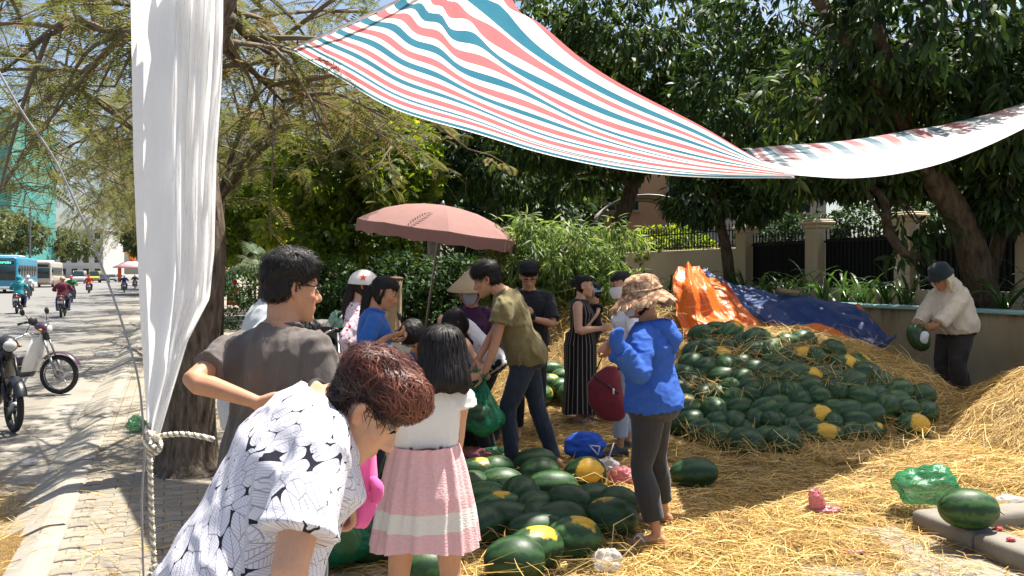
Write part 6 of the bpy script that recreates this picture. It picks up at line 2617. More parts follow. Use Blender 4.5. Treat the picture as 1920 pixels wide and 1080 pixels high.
# ------------------------------------------------------------------ watermelons
m = NT('watermelon_rind')
v = m.obj()
sp = m.n('SeparateXYZ', {0: v})
ang = m.math('ARCTAN2', sp.outputs[2], sp.outputs[1])
wob = m.noise(26, v, 4)
st_ = m.math('SINE', m.math('ADD', m.math('MULTIPLY', ang, 9), m.math('MULTIPLY', wob, 7)))
c = m.mix(m.n('MapRange', {0: st_, 1: -.5, 2: .9}).outputs[0], (.008, .034, .010), (.026, .074, .018))
hue = m.attr('lightness', typ='OBJECT')
c = m.mix(hue, c, m.mix(m.n('MapRange', {0: st_, 1: -.2, 2: .6}).outputs[0], (.022, .075, .018), (.085, .19, .04)))
c = m.mix(m.math('MULTIPLY', m.noise(60, v, 3), .25), c, (.05, .075, .045))
pat = m.attr('patch', typ='OBJECT')
d = m.n('VectorMath', {0: m.n('VectorMath', {0: v}, operation='NORMALIZE').outputs[0], 1: (.25, 0, .97)}, operation='DOT_PRODUCT').outputs['Value']
dd = m.math('ADD', d, m.math('MULTIPLY', m.math('SUBTRACT', m.noise(24, v, 5), .5), .5))
f = m.n('MapRange', {0: dd, 1: m.math('SUBTRACT', 1.02, m.math('MULTIPLY', pat, .38)), 2: m.math('SUBTRACT', 1.10, m.math('MULTIPLY', pat, .38))}).outputs[0]
f = m.math('MULTIPLY', f, m.math('GREATER_THAN', pat, .05))
yc = m.mix(m.noise(30, v, 4), (.62, .28, .015), (.66, .45, .05))
yc = m.mix(m.math('MULTIPLY', m.math('GREATER_THAN', st_, .5), .3), yc, (.20, .22, .02))
c = m.mix(f, c, yc)
m.bump(m.math('ADD', m.math('MULTIPLY', st_, .15), m.noise(40, v, 3)), .12, .006)
M_MELON = m.fin(c, m.math('ADD', .30, m.math('MULTIPLY', m.noise(9, v, 3), .28)), spec=.32)
M_STEM = plain('dry_stem', (.16, .13, .05), .8)


def melon_mesh(L, r_, seed):
    mb = MB()
    rs = np.random.RandomState(seed)
    n, seg = 16, 24
    rg = []
    bias = rs.uniform(-.10, .10)
    for i in range(n + 1):
        a = math.pi * (.015 + .97 * i / n)
        x = -math.cos(a) * L / 2
        q = r_ * math.sin(a) ** .86 * (1 + bias * math.cos(a))
        rg.append([(x, q * (1 + .012 * math.cos(9 * b)) * math.cos(b), q * (1 + .012 * math.cos(9 * b)) * math.sin(b)) for b in [2 * math.pi * j / seg for j in range(seg)]])
    mb.rings(rg)
    me = mb.mesh('watermelon')
    bm = bmesh.new(); bm.from_mesh(me); bmesh.ops.recalc_face_normals(bm, faces=bm.faces); bm.to_mesh(me); bm.free()
    V = coords(me)
    set_coords(me, V * (1 + .02 * wave_noise(V, seed, 9, 2))[:, None])
    me.materials.append(M_MELON)
    me.polygons.foreach_set('use_smooth', [True] * len(me.polygons))
    return me


MEL = [melon_mesh(.335, .118, 1), melon_mesh(.30, .122, 2), melon_mesh(.36, .112, 3), melon_mesh(.285, .115, 4), melon_mesh(.32, .128, 5)]
stm = MB(); stm.tube([(0, 0, 0), (.012, .004, .004), (.022, .014, .012), (.03, .03, .012)], [.006, .004, .0035, .003], 5, 2)
STEM_ME = stm.mesh('stem'); STEM_ME.materials.append(M_STEM)


def seat(px, py, h, d0=3.2, d1=13):
    """distance at which the sight line through the pixel comes down to H above the ground"""
    d = d0
    while d < d1:
        p = W(px, py, d)
        if p.z <= ground_z(p.x, p.y) + h:
            return p, d
        d += .02
    return W(px, py, d), d


def melon(px, py, label, ax=0.0, tilt=0.0, patch=0.0, light=0.0, roll=None, var=None, h=.105, group=None, scale=1.0, pos=None, stem=True):
    """AX turns the long axis in the ground plane, ROLL turns the pale ground spot (0 = up, 90 = to the eye)"""
    p = pos if pos is not None else seat(px, py, h)[0]
    o = bpy.data.objects.new('watermelon', MEL[RNG.randrange(5) if var is None else var])
    COL.objects.link(o)
    o.location = p
    rl = RNG.uniform(0, 360) if roll is None else roll
    o.rotation_euler = (Matrix.Rotation(R(ax), 3, 'Z') @ Matrix.Rotation(R(tilt), 3, 'Y') @ Matrix.Rotation(R(rl), 3, 'X')).to_euler()
    s_ = scale * RNG.uniform(.96, 1.05)
    o.scale = (s_, s_, s_)
    o['patch'] = float(patch)
    o['lightness'] = float(light)
    tag(o, label, 'watermelon', group)
    if stem:
        e = bpy.data.objects.new('stem', STEM_ME)
        COL.objects.link(e)
        e.parent = o
        e.location = (.158, 0, 0)
    return o


NEARG = 'watermelons lying in the near cluster'
PL_ = 'plain dark green watermelon lying in the cluster on the straw in front'
near = [(965, 1052, 'big dark watermelon nearest the camera, at the front tip of the cluster', 5, 0, 0, None, 4), (1002, 1030, 'watermelon with a yellow spot on top, just behind the nearest one', 35, .75, .1, 12, 0),
        (1076, 1012, 'watermelon with a dull olive streak on top, front right of the cluster', 22, .55, .35, 14, 4), (1008, 996, PL_, 15, 0, 0, None, 2), (1050, 978, PL_, 8, 0, 0, None, 0),
        (1146, 974, 'watermelon with a small orange spot on top, right end of the cluster', 165, .5, 0, 12, 4), (1158, 948, 'watermelon at the right end with a little yellow spot facing the path', 150, .38, 0, 60, 1),
        (1068, 944, PL_, 170, 0, 0, None, 4), (1112, 940, PL_, 30, 0, .1, None, 1), (950, 974, PL_, 4, 0, 0, None, 2), (905, 986, PL_, 60, 0, 0, None, 1), (930, 955, 'paler green watermelon with a yellowish streak beside the pink skirt', 12, .4, .7, 10, 2),
        (908, 935, 'light green striped watermelon beside the pink skirt', 10, 0, .7, None, 1), (1003, 952, PL_, 40, 0, .1, None, 3), (1010, 975, PL_, 80, 0, 0, None, 3), (975, 926, PL_, 60, 0, .15, None, 1), (940, 908, PL_, 8, 0, .2, None, 0),
        (1035, 913, PL_, 5, 0, .2, None, 2), (885, 912, PL_, 30, 0, 0, None, 3), (896, 886, 'watermelon with a thin yellow edge on top, by the pink plastic bag', 5, .42, 0, 20, 0), (1012, 888, PL_, 15, 0, .1, None, 4), (1003, 866, PL_, 10, 0, .1, None, 2),
        (930, 882, PL_, 20, 0, .3, None, 3), (1097, 888, 'watermelon with a big yellow patch facing us, under the blue cloth bag', 0, .95, 0, 62, 4), (1301, 887, 'lone dark watermelon on the straw right of the blue hoodie', 5, 0, 0, None, 2),
        (868, 985, PL_, 70, 0, 0, None, 1), (700, 1018, 'large dark watermelon behind the pink jacket', 20, 0, 0, None, 4), (704, 935, 'dark watermelon between the pink jacket and the pink skirt', 60, 0, 0, None, 1),
        (722, 872, 'dark watermelon left of the girl in the pink skirt, farther back', 10, 0, .1, None, 2), (690, 965, 'dark watermelon left of the pink skirt, half behind the jacket', 100, 0, .1, None, 3),
        (792, 1068, 'dark watermelon between the legs of the girl', 0, 0, 0, None, 1), (740, 1000, 'dark watermelon beside the hem of the pink skirt', 130, 0, .1, None, 2)]
nr_rows = sorted([q for q in near if q[2] == PL_], key=lambda q: -q[1])
nlab = {}
for r_, nm in enumerate(('front', 'second', 'third', 'back')):
    for k_, q in enumerate(sorted(nr_rows[r_ * 4:(r_ + 1) * 4], key=lambda q: q[0])):
        nlab[q[:2]] = 'plain dark green watermelon in the %s row of the near cluster, %s from the left' % (nm, ('first', 'second', 'third', 'fourth')[k_])
for px, py, lb, ax, pt, lt, rl, var in near:
    lb = nlab.get((px, py), lb)
    melon(px, py, lb, ax, RNG.uniform(-8, 8), pt, lt, rl, var, group=NEARG)
bk = 'watermelon lying on the sunlit straw behind the man in olive'
bords = iter(('topmost', 'upper right', 'left middle', 'middle', 'lower right', 'far right'))
for px, py, lb, ax, pt, lt, rl in ((1031, 694, bk, 5, 0, .5, None), (1058, 707, bk, 20, 0, .4, None), (1030, 720, bk, 10, .3, .6, 30), (1053, 727, bk, 30, 0, .5, None), (1066, 738, bk, 50, 0, .3, None),
                                   (1019, 741, 'watermelon with a bright yellow green end on the sunlit straw behind the man in olive', 80, .6, .7, 70), (1082, 715, bk, 10, 0, .3, None)):
    lb = next(bords) + ' ' + bk if lb == bk else lb
    melon(px, py, lb, ax, 0, pt, lt, rl, h=.09, group='watermelons on the sunlit straw')
PB = 'plain dark green watermelon half buried in straw on the big pile'
PG = 'watermelons on the big pile'
pile = [(205, 410, 0, 0, 20), (230, 405, .2, .3, 30), (290, 385, 0, .1, 10), (350, 385, .4, .3, 60), (340, 470, 0, 0, 60), (480, 490, 0, 0, 12), (590, 555, 0, .1, 5), (700, 520, .6, 0, 20), (290, 512, .7, .2, 0), (160, 550, 0, 0, 30),
        (720, 435, 0, 0, 20), (870, 480, 0, 0, 40), (920, 560, .8, 0, 20), (1005, 570, .6, .4, 80), (960, 650, 0, 0, 30), (1100, 640, 0, 0, 10), (750, 615, .7, .2, 5), (745, 672, 0, 0, 25), (420, 625, 0, .1, 40), (170, 650, 0, 0, 5),
        (115, 610, 0, 0, 90), (350, 680, .6, .5, 90), (370, 735, .6, .2, 70), (460, 680, 0, 0, 5), (470, 715, 0, .1, 30), (570, 700, 0, 0, 10), (640, 620, 0, .1, 10), (800, 720, 0, 0, 20), (1010, 720, 0, .05, 15), (270, 790, 0, 0, 85),
        (115, 755, .7, .2, 0), (140, 790, 0, .1, 20), (100, 690, 0, 0, 10), (395, 775, 0, .1, 8), (480, 835, 0, 0, 60), (370, 850, .3, .1, 70), (160, 850, 0, 0, 10), (200, 890, 0, 0, 4), (300, 925, .5, .4, 130), (430, 952, 0, 0, 15),
        (540, 920, 0, .3, 30), (610, 840, 0, 0, 30), (590, 770, 0, .1, 10), (690, 800, 0, 0, 20), (775, 815, .85, 0, 5), (620, 940, 0, .1, 10), (815, 908, .8, .2, 5), (880, 780, 0, 0, 30), (960, 890, 0, .2, 20), (1050, 810, 0, 0, 10),
        (1060, 890, .3, 0, 30), (1130, 760, 0, 0, 60), (1180, 745, 0, .3, 20), (1310, 710, 0, 0, 10), (1340, 790, 0, 0, 40), (1270, 862, .9, .2, 10), (860, 850, 0, .1, 70), (940, 790, 0, 0, 10), (700, 740, 0, .1, 40), (240, 580, 0, 0, 20),
        (400, 560, 0, .1, 10), (520, 650, 0, 0, 60), (300, 700, 0, 0, 20), (90, 850, 0, 0, 20), (300, 860, 0, 0, 60), (550, 850, 0, .1, 80), (730, 870, 0, 0, 10), (420, 880, 0, 0, 100), (530, 790, 0, 0, 10), (660, 880, 0, 0, 60), (880, 690, 0, 0, 80), (650, 700, 0, .1, 80),
        (230, 700, 0, 0, 60), (60, 770, 0, 0, 30), (200, 610, 0, 0, 90), (1190, 690, 0, 0, 10), (1240, 780, 0, 0, 30), (1080, 700, 0, 0, 60), (990, 840, 0, 0, 20), (480, 590, 0, 0, 10),
        (410, 440, 0, 0, 20), (560, 470, 0, .2, 40), (640, 450, 0, 0, 5), (780, 520, 0, 0, 60), (640, 510, 0, .1, 20), (820, 600, 0, 0, 30), (560, 610, 0, 0, 5), (870, 640, 0, 0, 20), (250, 470, 0, 0, 30), (330, 560, 0, .2, 70), (1040, 600, 0, 0, 15), (680, 590, 0, 0, 50), (480, 430, 0, 0, 10), (180, 480, 0, 0, 20), (330, 620, 0, 0, 10)]
pl_lab = {(700, 520): 'watermelon with a yellow underside on the upper middle of the pile', (290, 512): 'watermelon with an orange end, upper left of the pile', (920, 560): 'watermelon with a bright orange patch, upper right of the pile',
          (1005, 570): 'watermelon with a pale yellow green end beside the one with the orange patch', (750, 615): 'watermelon with a long yellow top, middle of the pile', (350, 680): 'upright pale yellow watermelon, left middle of the pile',
          (370, 735): 'watermelon with a yellow spot below the upright pale one', (115, 755): 'watermelon with a yellow top just right of the blue hoodie', (370, 850): 'watermelon with a yellow edge in the lowest rows at left', (300, 925): 'greenish yellow watermelon standing at the left foot of the pile',
          (775, 815): 'large watermelon with an orange end in the lowest rows', (815, 908): 'watermelon with a big orange patch at the foot of the pile', (1270, 862): 'half buried watermelon showing only its orange spot, right of the pile',
          (430, 952): 'dark watermelon rolled foremost from the foot of the pile', (350, 385): 'mottled watermelon at the top of the pile under the orange tarpaulin', (1180, 745): 'shiny watermelon catching a glint at the right side of the pile', (1060, 890): 'watermelon with a yellow tip low at the right of the pile',
          (480, 490): 'big dark watermelon high on the pile, tilted to the right', (230, 405): 'watermelon with a faint pale spot at the top left of the pile', (1010, 720): 'very large dark watermelon at the right of the pile', (1340, 790): 'dark watermelon farthest right, beside the straw heap'}
rows_ = ['topmost', 'second', 'third', 'fourth', 'fifth', 'sixth', 'seventh', 'lowest']
ords = 'first second third fourth fifth sixth seventh eighth ninth tenth eleventh twelfth'.split()
plain_ = sorted([q[:2] for q in pile if q[:2] not in pl_lab], key=lambda q: q[1])
per_ = math.ceil(len(plain_) / 8)
for r_ in range(8):
    for k_, q in enumerate(sorted(plain_[r_ * per_:(r_ + 1) * per_])):
        pl_lab[q] = 'plain dark watermelon in the %s row of the big pile, %s from the left' % (rows_[r_], ords[k_])
for cx, cy, pt, lt, ax in pile:
    px, py = 1240 + cx / 2.7, 480 + cy / 2.7
    lb = pl_lab.get((cx, cy), PB)
    rl = (RNG.uniform(35, 80) if pt > .05 else None)
    o = melon(px, py, lb, ax + RNG.uniform(-14, 14), RNG.uniform(-22, 22), pt, lt + abs(RNG.gauss(0, .14)), rl, h=RNG.uniform(.085, .12) + (.025 if cy < 640 else 0), group=PG, scale=RNG.uniform(.92, 1.2))
# loose straw over the pile, in front of and between the melons
pts, nr, ln = [], [], []
rs = random.Random(77)
tuft = [(560, 440), (300, 450), (640, 590), (480, 590), (850, 560), (230, 660), (700, 450), (760, 480), (420, 500), (1180, 600), (880, 620)]
for i_ in range(4000):
    if i_ % 5 < 2:
        q = rs.choice(tuft)
        px, py = 1240 + (q[0] + rs.gauss(0, 75)) / 2.7, 480 + (q[1] + rs.gauss(0, 28)) / 2.7
        p, d_ = seat(px, py, rs.uniform(.10, .27), 6.5, 12.5)
    else:
        px, py = rs.uniform(1265, 1760), rs.uniform(615, 860)
        p, d_ = seat(px, py, rs.uniform(.05, .19), 6.5, 12.5)
    if d_ > 12: continue
    pts.append(tuple(p)); nr.append((rs.gauss(0, .3), -.5, .8)); ln.append(rs.uniform(.12, .42))
tag(stalks('pile_straw', pts, nr, ln, 78, lift=.5, bend=.6), kind='stuff')
# straw wisps across the near cluster
pts, nr, ln = [], [], []
for _ in range(260):
    px, py = rs.uniform(860, 1200), rs.uniform(860, 1075)
    p, d_ = seat(px, py, rs.uniform(.02, .14), 3.5, 8)
    pts.append(tuple(p)); nr.append((0, -.3, 1)); ln.append(rs.uniform(.12, .4))
tag(stalks('cluster_straw', pts, nr, ln, 79, lift=.5, bend=.7), kind='stuff')

# ------------------------------------------------------------------ orange and blue tarpaulin over the back of the pile
def crumple(u, v, s, a):
    x, y = u * 2.6, v * 1.3
    w = .25 * noise.noise(Vector((x * 1.5 + s, y * 1.5, s)))
    f = 0.0
    for k, (lm, am) in enumerate(((.75, 1.1), (.55, .8), (.38, .3), (.22, .10), (.14, .06))):
        an = s * 2.3 + k * 1.9
        q = (x * math.cos(an) + y * math.sin(an) + w * (1 - .1 * k)) / lm + s * k
        f += am * (abs((q % 1.0) - .5) * 2 - .5) * (.6 + .8 * noise.noise(Vector((x * 1.2, y * 1.2 + k * 7, s))))
    return a * f * .8


m = NT('orange_tarpaulin')
v = m.obj()
c = m.mix(m.noise(8, v, 4), (.72, .12, .008), (.85, .20, .02))
m.bump(m.noise(16, v, 4), .5, .03)
m.fin(c, .38, spec=.5)
m.translucent(.15, c)
M_OTARP = m.mat
m = NT('blue_tarpaulin')
v = m.obj()
m.bump(m.noise(14, v, 4), .5, .03)
M_BTARP = m.fin(m.mix(m.noise(8, v, 4), (.010, .028, .10), (.022, .055, .17)), .46, spec=.4)
TP = empty('tarpaulin', W(1450, 600, 11), 0, 'crumpled orange and dark blue tarpaulin thrown over the back of the melon pile', 'tarpaulin')
t0 = TP.location.copy()


def tarp_piece(name, rows, m, amp, seed, nu=80):
    """rows of (pixel, pixel, distance) control points, from top to bottom"""
    C = [catmull([W(*p) for p in r_], 8) for r_ in rows]
    nv = 60

    def at(Cv, u):
        q = u * (len(Cv) - 1)
        i = min(int(q), len(Cv) - 2)
        return Cv[i].lerp(Cv[i + 1], q - i)
    V = np.zeros((nv + 1, nu + 1, 3))
    for i in range(nu + 1):
        col = catmull([at(c_, i / nu) for c_ in C], max(2, nv // (len(C) - 1)))
        for j in range(nv + 1):
            V[j, i] = at(col, j / nv)
    du, dv = np.gradient(V, axis=1), np.gradient(V, axis=0)
    N = np.cross(dv, du)
    N /= np.linalg.norm(N, axis=2, keepdims=True) + 1e-9
    D = np.array([[crumple(i / nu, j / nv, seed, amp) for i in range(nu + 1)] for j in range(nv + 1)])
    V = V + N * D[..., None]
    V -= np.array(t0)
    idx = np.arange((nu + 1) * (nv + 1)).reshape(nv + 1, nu + 1)
    F = np.stack([idx[:-1, :-1], idx[:-1, 1:], idx[1:, 1:], idx[1:, :-1]], -1).reshape(-1, 4)
    return link(name, mesh_np(name, V.reshape(-1, 3), F), TP, m)


tarp_piece('orange_side', [[(1268, 512, 11.6), (1290, 497, 11.7), (1312, 503, 11.7), (1345, 526, 11.8), (1362, 535, 11.7)],
                           [(1262, 540, 11.3), (1290, 530, 11.1), (1325, 540, 11.1), (1375, 570, 11.1), (1420, 600, 10.9)],
                           [(1272, 590, 11.0), (1300, 590, 10.8), (1345, 590, 10.8), (1400, 610, 10.7), (1465, 630, 10.6)],
                           [(1285, 634, 10.7), (1320, 622, 10.6), (1370, 618, 10.5), (1420, 632, 10.4), (1480, 640, 10.4)]], M_OTARP, .13, 3.3, 130)
tarp_piece('blue_side', [[(1345, 524, 11.9), (1400, 540, 11.9), (1470, 552, 11.9), (1540, 560, 11.8), (1612, 572, 11.6)],
                         [(1370, 550, 11.5), (1420, 566, 11.3), (1490, 565, 11.3), (1560, 572, 11.3), (1640, 608, 11.2)],
                         [(1400, 578, 11.1), (1450, 598, 10.9), (1520, 602, 10.9), (1590, 606, 10.9), (1662, 632, 11.0)],
                         [(1425, 598, 10.9), (1480, 618, 10.7), (1545, 610, 10.7), (1600, 640, 10.7), (1640, 660, 10.8)]], M_BTARP, .09, 8.1, 130)
tarp_piece('orange_hem', [[(1440, 604, 10.85), (1480, 612, 10.7), (1540, 608, 10.62), (1590, 632, 10.6), (1625, 662, 10.6)],
                          [(1450, 620, 10.65), (1490, 626, 10.55), (1540, 624, 10.5), (1590, 648, 10.45), (1622, 668, 10.45)],
                          [(1465, 636, 10.5), (1500, 640, 10.4), (1545, 642, 10.35), (1590, 660, 10.3), (1618, 671, 10.35)]], M_OTARP, .05, 5.7)
tarp_piece('blue_tail', [[(1600, 570, 11.6), (1640, 600, 11.5), (1664, 632, 11.3), (1682, 628, 11.2)], [(1610, 590, 11.4), (1635, 620, 11.2), (1655, 640, 11.0), (1680, 632, 11.1)], [(1615, 620, 11.1), (1625, 650, 10.9), (1645, 664, 10.8), (1676, 634, 11.1)]], M_BTARP, .03, 2.2)
tarp_piece('orange_edge', [[(1608, 568, 11.55), (1625, 588, 11.45), (1642, 612, 11.35)], [(1604, 572, 11.5), (1622, 592, 11.4), (1640, 616, 11.3)]], M_OTARP, .01, 1.1, 20)
tarp_piece('blue_lining', [[(1296, 500, 11.95), (1315, 500, 11.95), (1335, 512, 11.95)], [(1300, 515, 11.85), (1325, 520, 11.85), (1350, 530, 11.85)]], M_BTARP, .02, 4.4, 20)
tarp_piece('dark_fold', [[(1270, 508, 11.62), (1300, 505, 11.62), (1318, 520, 11.6)], [(1268, 530, 11.45), (1295, 528, 11.4), (1312, 535, 11.4)], [(1264, 548, 11.3), (1282, 552, 11.2), (1305, 545, 11.25)]], M_OTARP, .05, 6.4, 30)
# heap under the tarpaulin
mb = MB()
mb.ball((2.55, 11.55, .2), .85, .5, 1.0, 20, 12)
mb.ball((3.3, 11.6, .1), 1.0, .6, .85, 20, 12)
mb.ball((4.2, 11.9, .1), 1.0, .5, .72, 20, 12)
me = remesh(mb, .06, 4)
V = coords(me); set_coords(me, V + normals(me) * (.03 * wave_noise(V, 4, 7, 2))[:, None])
tag(link('covered_heap', me, None, M_STRAWMAT), kind='stuff')
# brick lying on the tarpaulin
mb = MB(); mb.box((0, 0, 0), (.30, .10, .06), bev=.01)
o = mb.build('brick', plain('dusty_brick', (.28, .20, .10), .9)); o.location = W(1478, 553, 11.7) + Vector((0, 0, .05)); o.rotation_euler = (.1, .12, .1)
tag(o, 'small dusty block weighing down the blue tarpaulin', 'brick')
# ------------------------------------------------------------------ motorbikes and traffic
M_TYRE = plain('tyre_rubber', (.018, .018, .019), .8, bump=.3, bscale=90)
M_CHROME = plain('chrome', (.55, .55, .56), .22, .9, vary=.08)
M_ALU = plain('cast_alloy', (.30, .30, .31), .4, .8)
M_BLKPL = plain('black_plastic', (.015, .015, .016), .4)
M_SEAT = plain('black_vinyl', (.02, .02, .021), .55)
M_ENGINE = plain('engine_metal', (.12, .12, .12), .5, .6, bump=.4)
M_GLASSLT = plain('lamp_glass', (.50, .50, .48), .12)
M_AMBER = plain('amber_lens', (.55, .16, .015), .25)
M_REDLENS = plain('red_lens', (.45, .02, .015), .25)
M_PLATE = plain('number_plate', (.70, .70, .68), .5)


def paint(name, col, rough=.28):
    m = NT(name)
    v = m.obj()
    m.fin(m.mix(m.noise(5, v), shade(col, .9), shade(col, 1.08)), rough, 0, .5)
    m.set(m.b.inputs['Coat Weight'], .4)
    m.set(m.b.inputs['Roughness'], m.math('ADD', m.math('MULTIPLY', m.noise(14, v, 5), .25), rough - .08))
    return m.mat


RX = Matrix.Rotation(R(90), 3, 'X')


def wheel(parent, x, rad, z, spoked, steer=0.0, drum=True):
    """wheel with its tyre, rim and spokes; the axle lies along Y"""
    rot = Matrix.Rotation(steer, 3, 'Z') @ RX
    c = Vector((x, 0, z))
    mb = MB()
    pr = []
    for i in range(11):
        a = 2 * math.pi * i / 10
        pr.append((rad - .038 + .038 * math.cos(a), .034 * math.sin(a)))
    mb.lathe(pr, c, 36, rot, cap=False)
    w = mb.build('wheel', M_TYRE, parent)
    mb = MB()
    ri = rad - .07
    mb.lathe([(ri + .012, -.024), (ri, -.02), (ri - .004, 0), (ri, .02), (ri + .012, .024), (ri + .018, 0), (ri + .012, -.024)], c, 32, rot, cap=False)
    mb.build('rim', M_CHROME if spoked else M_BLKPL, w)
    mb = MB()
    mb.lathe([(.002, -.05), (.05 if drum else .03, -.045), (.062 if drum else .035, -.02), (.062 if drum else .035, .02), (.05, .045), (.002, .05)], c, 20, rot)
    mb.build('hub', M_ALU, w)
    mb = MB()
    if spoked:
        for i in range(18):
            a = 2 * math.pi * i / 18
            b = a + (.35 if i % 2 else -.35)
            p = c + rot @ Vector((.055 * math.cos(b), .055 * math.sin(b), .03 * (1 if i % 4 < 2 else -1)))
            q = c + rot @ Vector((ri * math.cos(a), ri * math.sin(a), 0))
            mb.tube([p, q], .0022, 4)
        mb.build('spokes', M_CHROME, w)
    else:
        for i in range(5):
            a = 2 * math.pi * i / 5
            p = c + rot @ Vector((.03 * math.cos(a), .03 * math.sin(a), 0))
            q = c + rot @ Vector((ri * math.cos(a + .12), ri * math.sin(a + .12), 0))
            mb.tube([p, p.lerp(q, .5), q], [.022, .013, .018], 6)
        mb.build('spokes', M_BLKPL, w)
    return w


def motorbike(label, loc, yaw, body, shield, seat=M_SEAT, spoked=True, steer=0.0, group=None, plate=True, detail=True, rack=False, rad=.285):
    t = empty('motorbike', loc, yaw, label, 'motorbike', group)
    wz = rad
    fx, rx = .61, -.60
    S = Matrix.Rotation(steer, 3, 'Z')
    head = Vector((.40, 0, .78))

    def sp(x, y, z):
        p = Vector((x, y, z)) - head
        return head + S @ p
    wheel(t, rx, rad, wz, spoked)
    fc = sp(fx, 0, wz)
    w = wheel(t, 0, rad, wz, spoked, steer)
    for o in [w] + list(w.children):
        pass
    # move the front wheel under the turned fork
    V = coords(w.data)
    for o in [w] + list(w.children):
        V = coords(o.data)
        V[:, 0] += fc.x; V[:, 1] += fc.y
        set_coords(o.data, V)
    for g in (-1, 1):
        mb = MB()
        mb.tube([sp(fx, g * .075, wz), sp(fx - .09, g * .075, wz + .25)], .021, 10)
        mb.tube([sp(fx - .085, g * .075, wz + .23), sp(.42, g * .06, .80)], .015, 8)
        mb.build('fork_leg', M_ALU if spoked else M_BLKPL, t)
    mb = MB()
    rows = []
    for i in range(13):
        a = R(25 + 115 * i / 12)
        row = []
        for j in range(7):
            b = math.pi * (.06 + .88 * j / 6)
            rr = rad + .022 + .028 * math.sin(b)
            row.append(sp(fx + rr * math.cos(a), .062 * math.cos(b), wz + rr * math.sin(a)))
        rows.append(row)
    mb.rings(rows, False, closed=False)
    mb.build('front_fender', body, t)
    # headlight nacelle and handlebar
    mb = MB()
    mb.rings([[sp(x_, w_ * math.cos(a), z_ + h_ * math.sin(a)) for a in [2 * math.pi * j / 14 for j in range(14)]] for x_, w_, h_, z_ in
              ((.26, .05, .04, .99), (.30, .085, .065, .985), (.37, .10, .08, .965), (.43, .095, .082, .945), (.47, .075, .07, .935))])
    mb.build('headlight_cowl', M_BLKPL if not spoked else body, t)
    mb = MB()
    mb.rings([[sp(x_, w_ * math.cos(a), .938 + h_ * math.sin(a)) for a in [2 * math.pi * j / 14 for j in range(14)]] for x_, w_, h_ in ((.455, .074, .066), (.475, .070, .062), (.488, .03, .026))])
    mb.build('headlight', M_GLASSLT, t)
    mb = MB()
    mb.tube([sp(.24, -.32, 1.03), sp(.30, -.22, 1.05), sp(.34, -.07, 1.0), sp(.34, .07, 1.0), sp(.30, .22, 1.05), sp(.24, .32, 1.03)], .012, 8, 3)
    hbar = mb.build('handlebar', M_CHROME, t)
    mb = MB(); mb.tube([sp(.43, 0, .78), sp(.36, 0, .98)], .045, 10); mb.build('steering_column', M_BLKPL, t)
    for g in (-1, 1):
        mb = MB(); mb.tube([sp(.29, g * .24, 1.048), sp(.23, g * .355, 1.025)], .018, 8); mb.build('grip', M_BLKPL, hbar)
        if detail:
            mb = MB(); mb.tube([sp(.33, g * .17, 1.045), sp(.31, g * .30, 1.03), sp(.27, g * .37, 1.02)], .005, 5, 2); mb.build('brake_lever', M_ALU, hbar)
            mb = MB(); mb.tube([sp(.30, g * .20, 1.05), sp(.28, g * .24, 1.13), sp(.26, g * .27, 1.16)], .005, 5, 2)
            mb.lathe([(.001, -.012), (.045, -.010), (.052, 0), (.045, .008), (.001, .01)], sp(.25, g * .29, 1.19), 14, S @ Matrix.Rotation(R(80), 3, 'Y'))
            mb.build('mirror', M_BLKPL, hbar)
            mb = MB(); mb.ball(sp(.40, g * .115, .93), .028, .024, .02, 8, 6); mb.build('indicator', M_AMBER, t)
    # leg shield
    mb = MB()
    L = []
    for i in range(9):
        u = i / 8
        z = .86 - .52 * u
        x = .40 - .12 * u + .02 * math.sin(u * 3)
        hw = .10 + .16 * math.sin(min(1, u * 1.35) * math.pi * .5) - .05 * max(0, u - .7) / .3
        L.append([Vector((x - .10 * (abs(j) / 4) ** 2, hw * j / 4, z)) for j in range(-4, 5)])
    mb.rings(L, False, closed=False)
    mb.rings([[p + Vector((-.012, 0, 0)) for p in reversed(r_)] for r_ in L], False, closed=False)
    mb.build('leg_shield', shield, t)
    # frame spine, side covers, seat, tail
    mb = MB()
    mb.rings([[Vector((x_, w_ * math.copysign(abs(math.cos(a)) ** .7, math.cos(a)), z_ + h_ * math.sin(a))) for a in [2 * math.pi * j / 14 for j in range(14)]] for x_, w_, h_, z_ in
              ((.30, .05, .05, .70), (.15, .06, .055, .50), (0, .075, .07, .46), (-.12, .10, .12, .52), (-.30, .13, .14, .60), (-.50, .12, .10, .70), (-.72, .085, .06, .76), (-.88, .05, .035, .78))])
    mb.build('body', body, t)
    mb = MB()
    mb.rings([[Vector((x_, w_ * math.copysign(abs(math.cos(a)) ** .6, math.cos(a)), z_ + h_ * math.sin(a))) for a in [2 * math.pi * j / 14 for j in range(14)]] for x_, w_, h_, z_ in
              ((.02, .05, .02, .70), (-.05, .10, .045, .735), (-.25, .13, .05, .76), (-.42, .13, .045, .785), (-.60, .115, .045, .82), (-.76, .07, .03, .83))])
    mb.build('seat', seat, t)
    mb = MB(); mb.tube([(-.52, .11, .80), (-.80, .10, .86), (-.90, .05, .87), (-.90, -.05, .87), (-.80, -.10, .86), (-.52, -.11, .80)], .011, 8, 3); mb.build('grab_rail', M_CHROME, t)
    mb = MB(); mb.rings([[Vector((x_, w_ * math.cos(a), .74 + h_ * math.sin(a))) for a in [2 * math.pi * j / 12 for j in range(12)]] for x_, w_, h_ in ((-.84, .075, .045), (-.91, .07, .042), (-.93, .03, .02))])
    mb.build('tail_light', M_REDLENS, t)
    mb = MB(); mb.prism([(-.84, .70), (-.98, .52), (-.96, .51), (-.80, .68)], .13); mb.build('rear_fender', M_BLKPL, t)
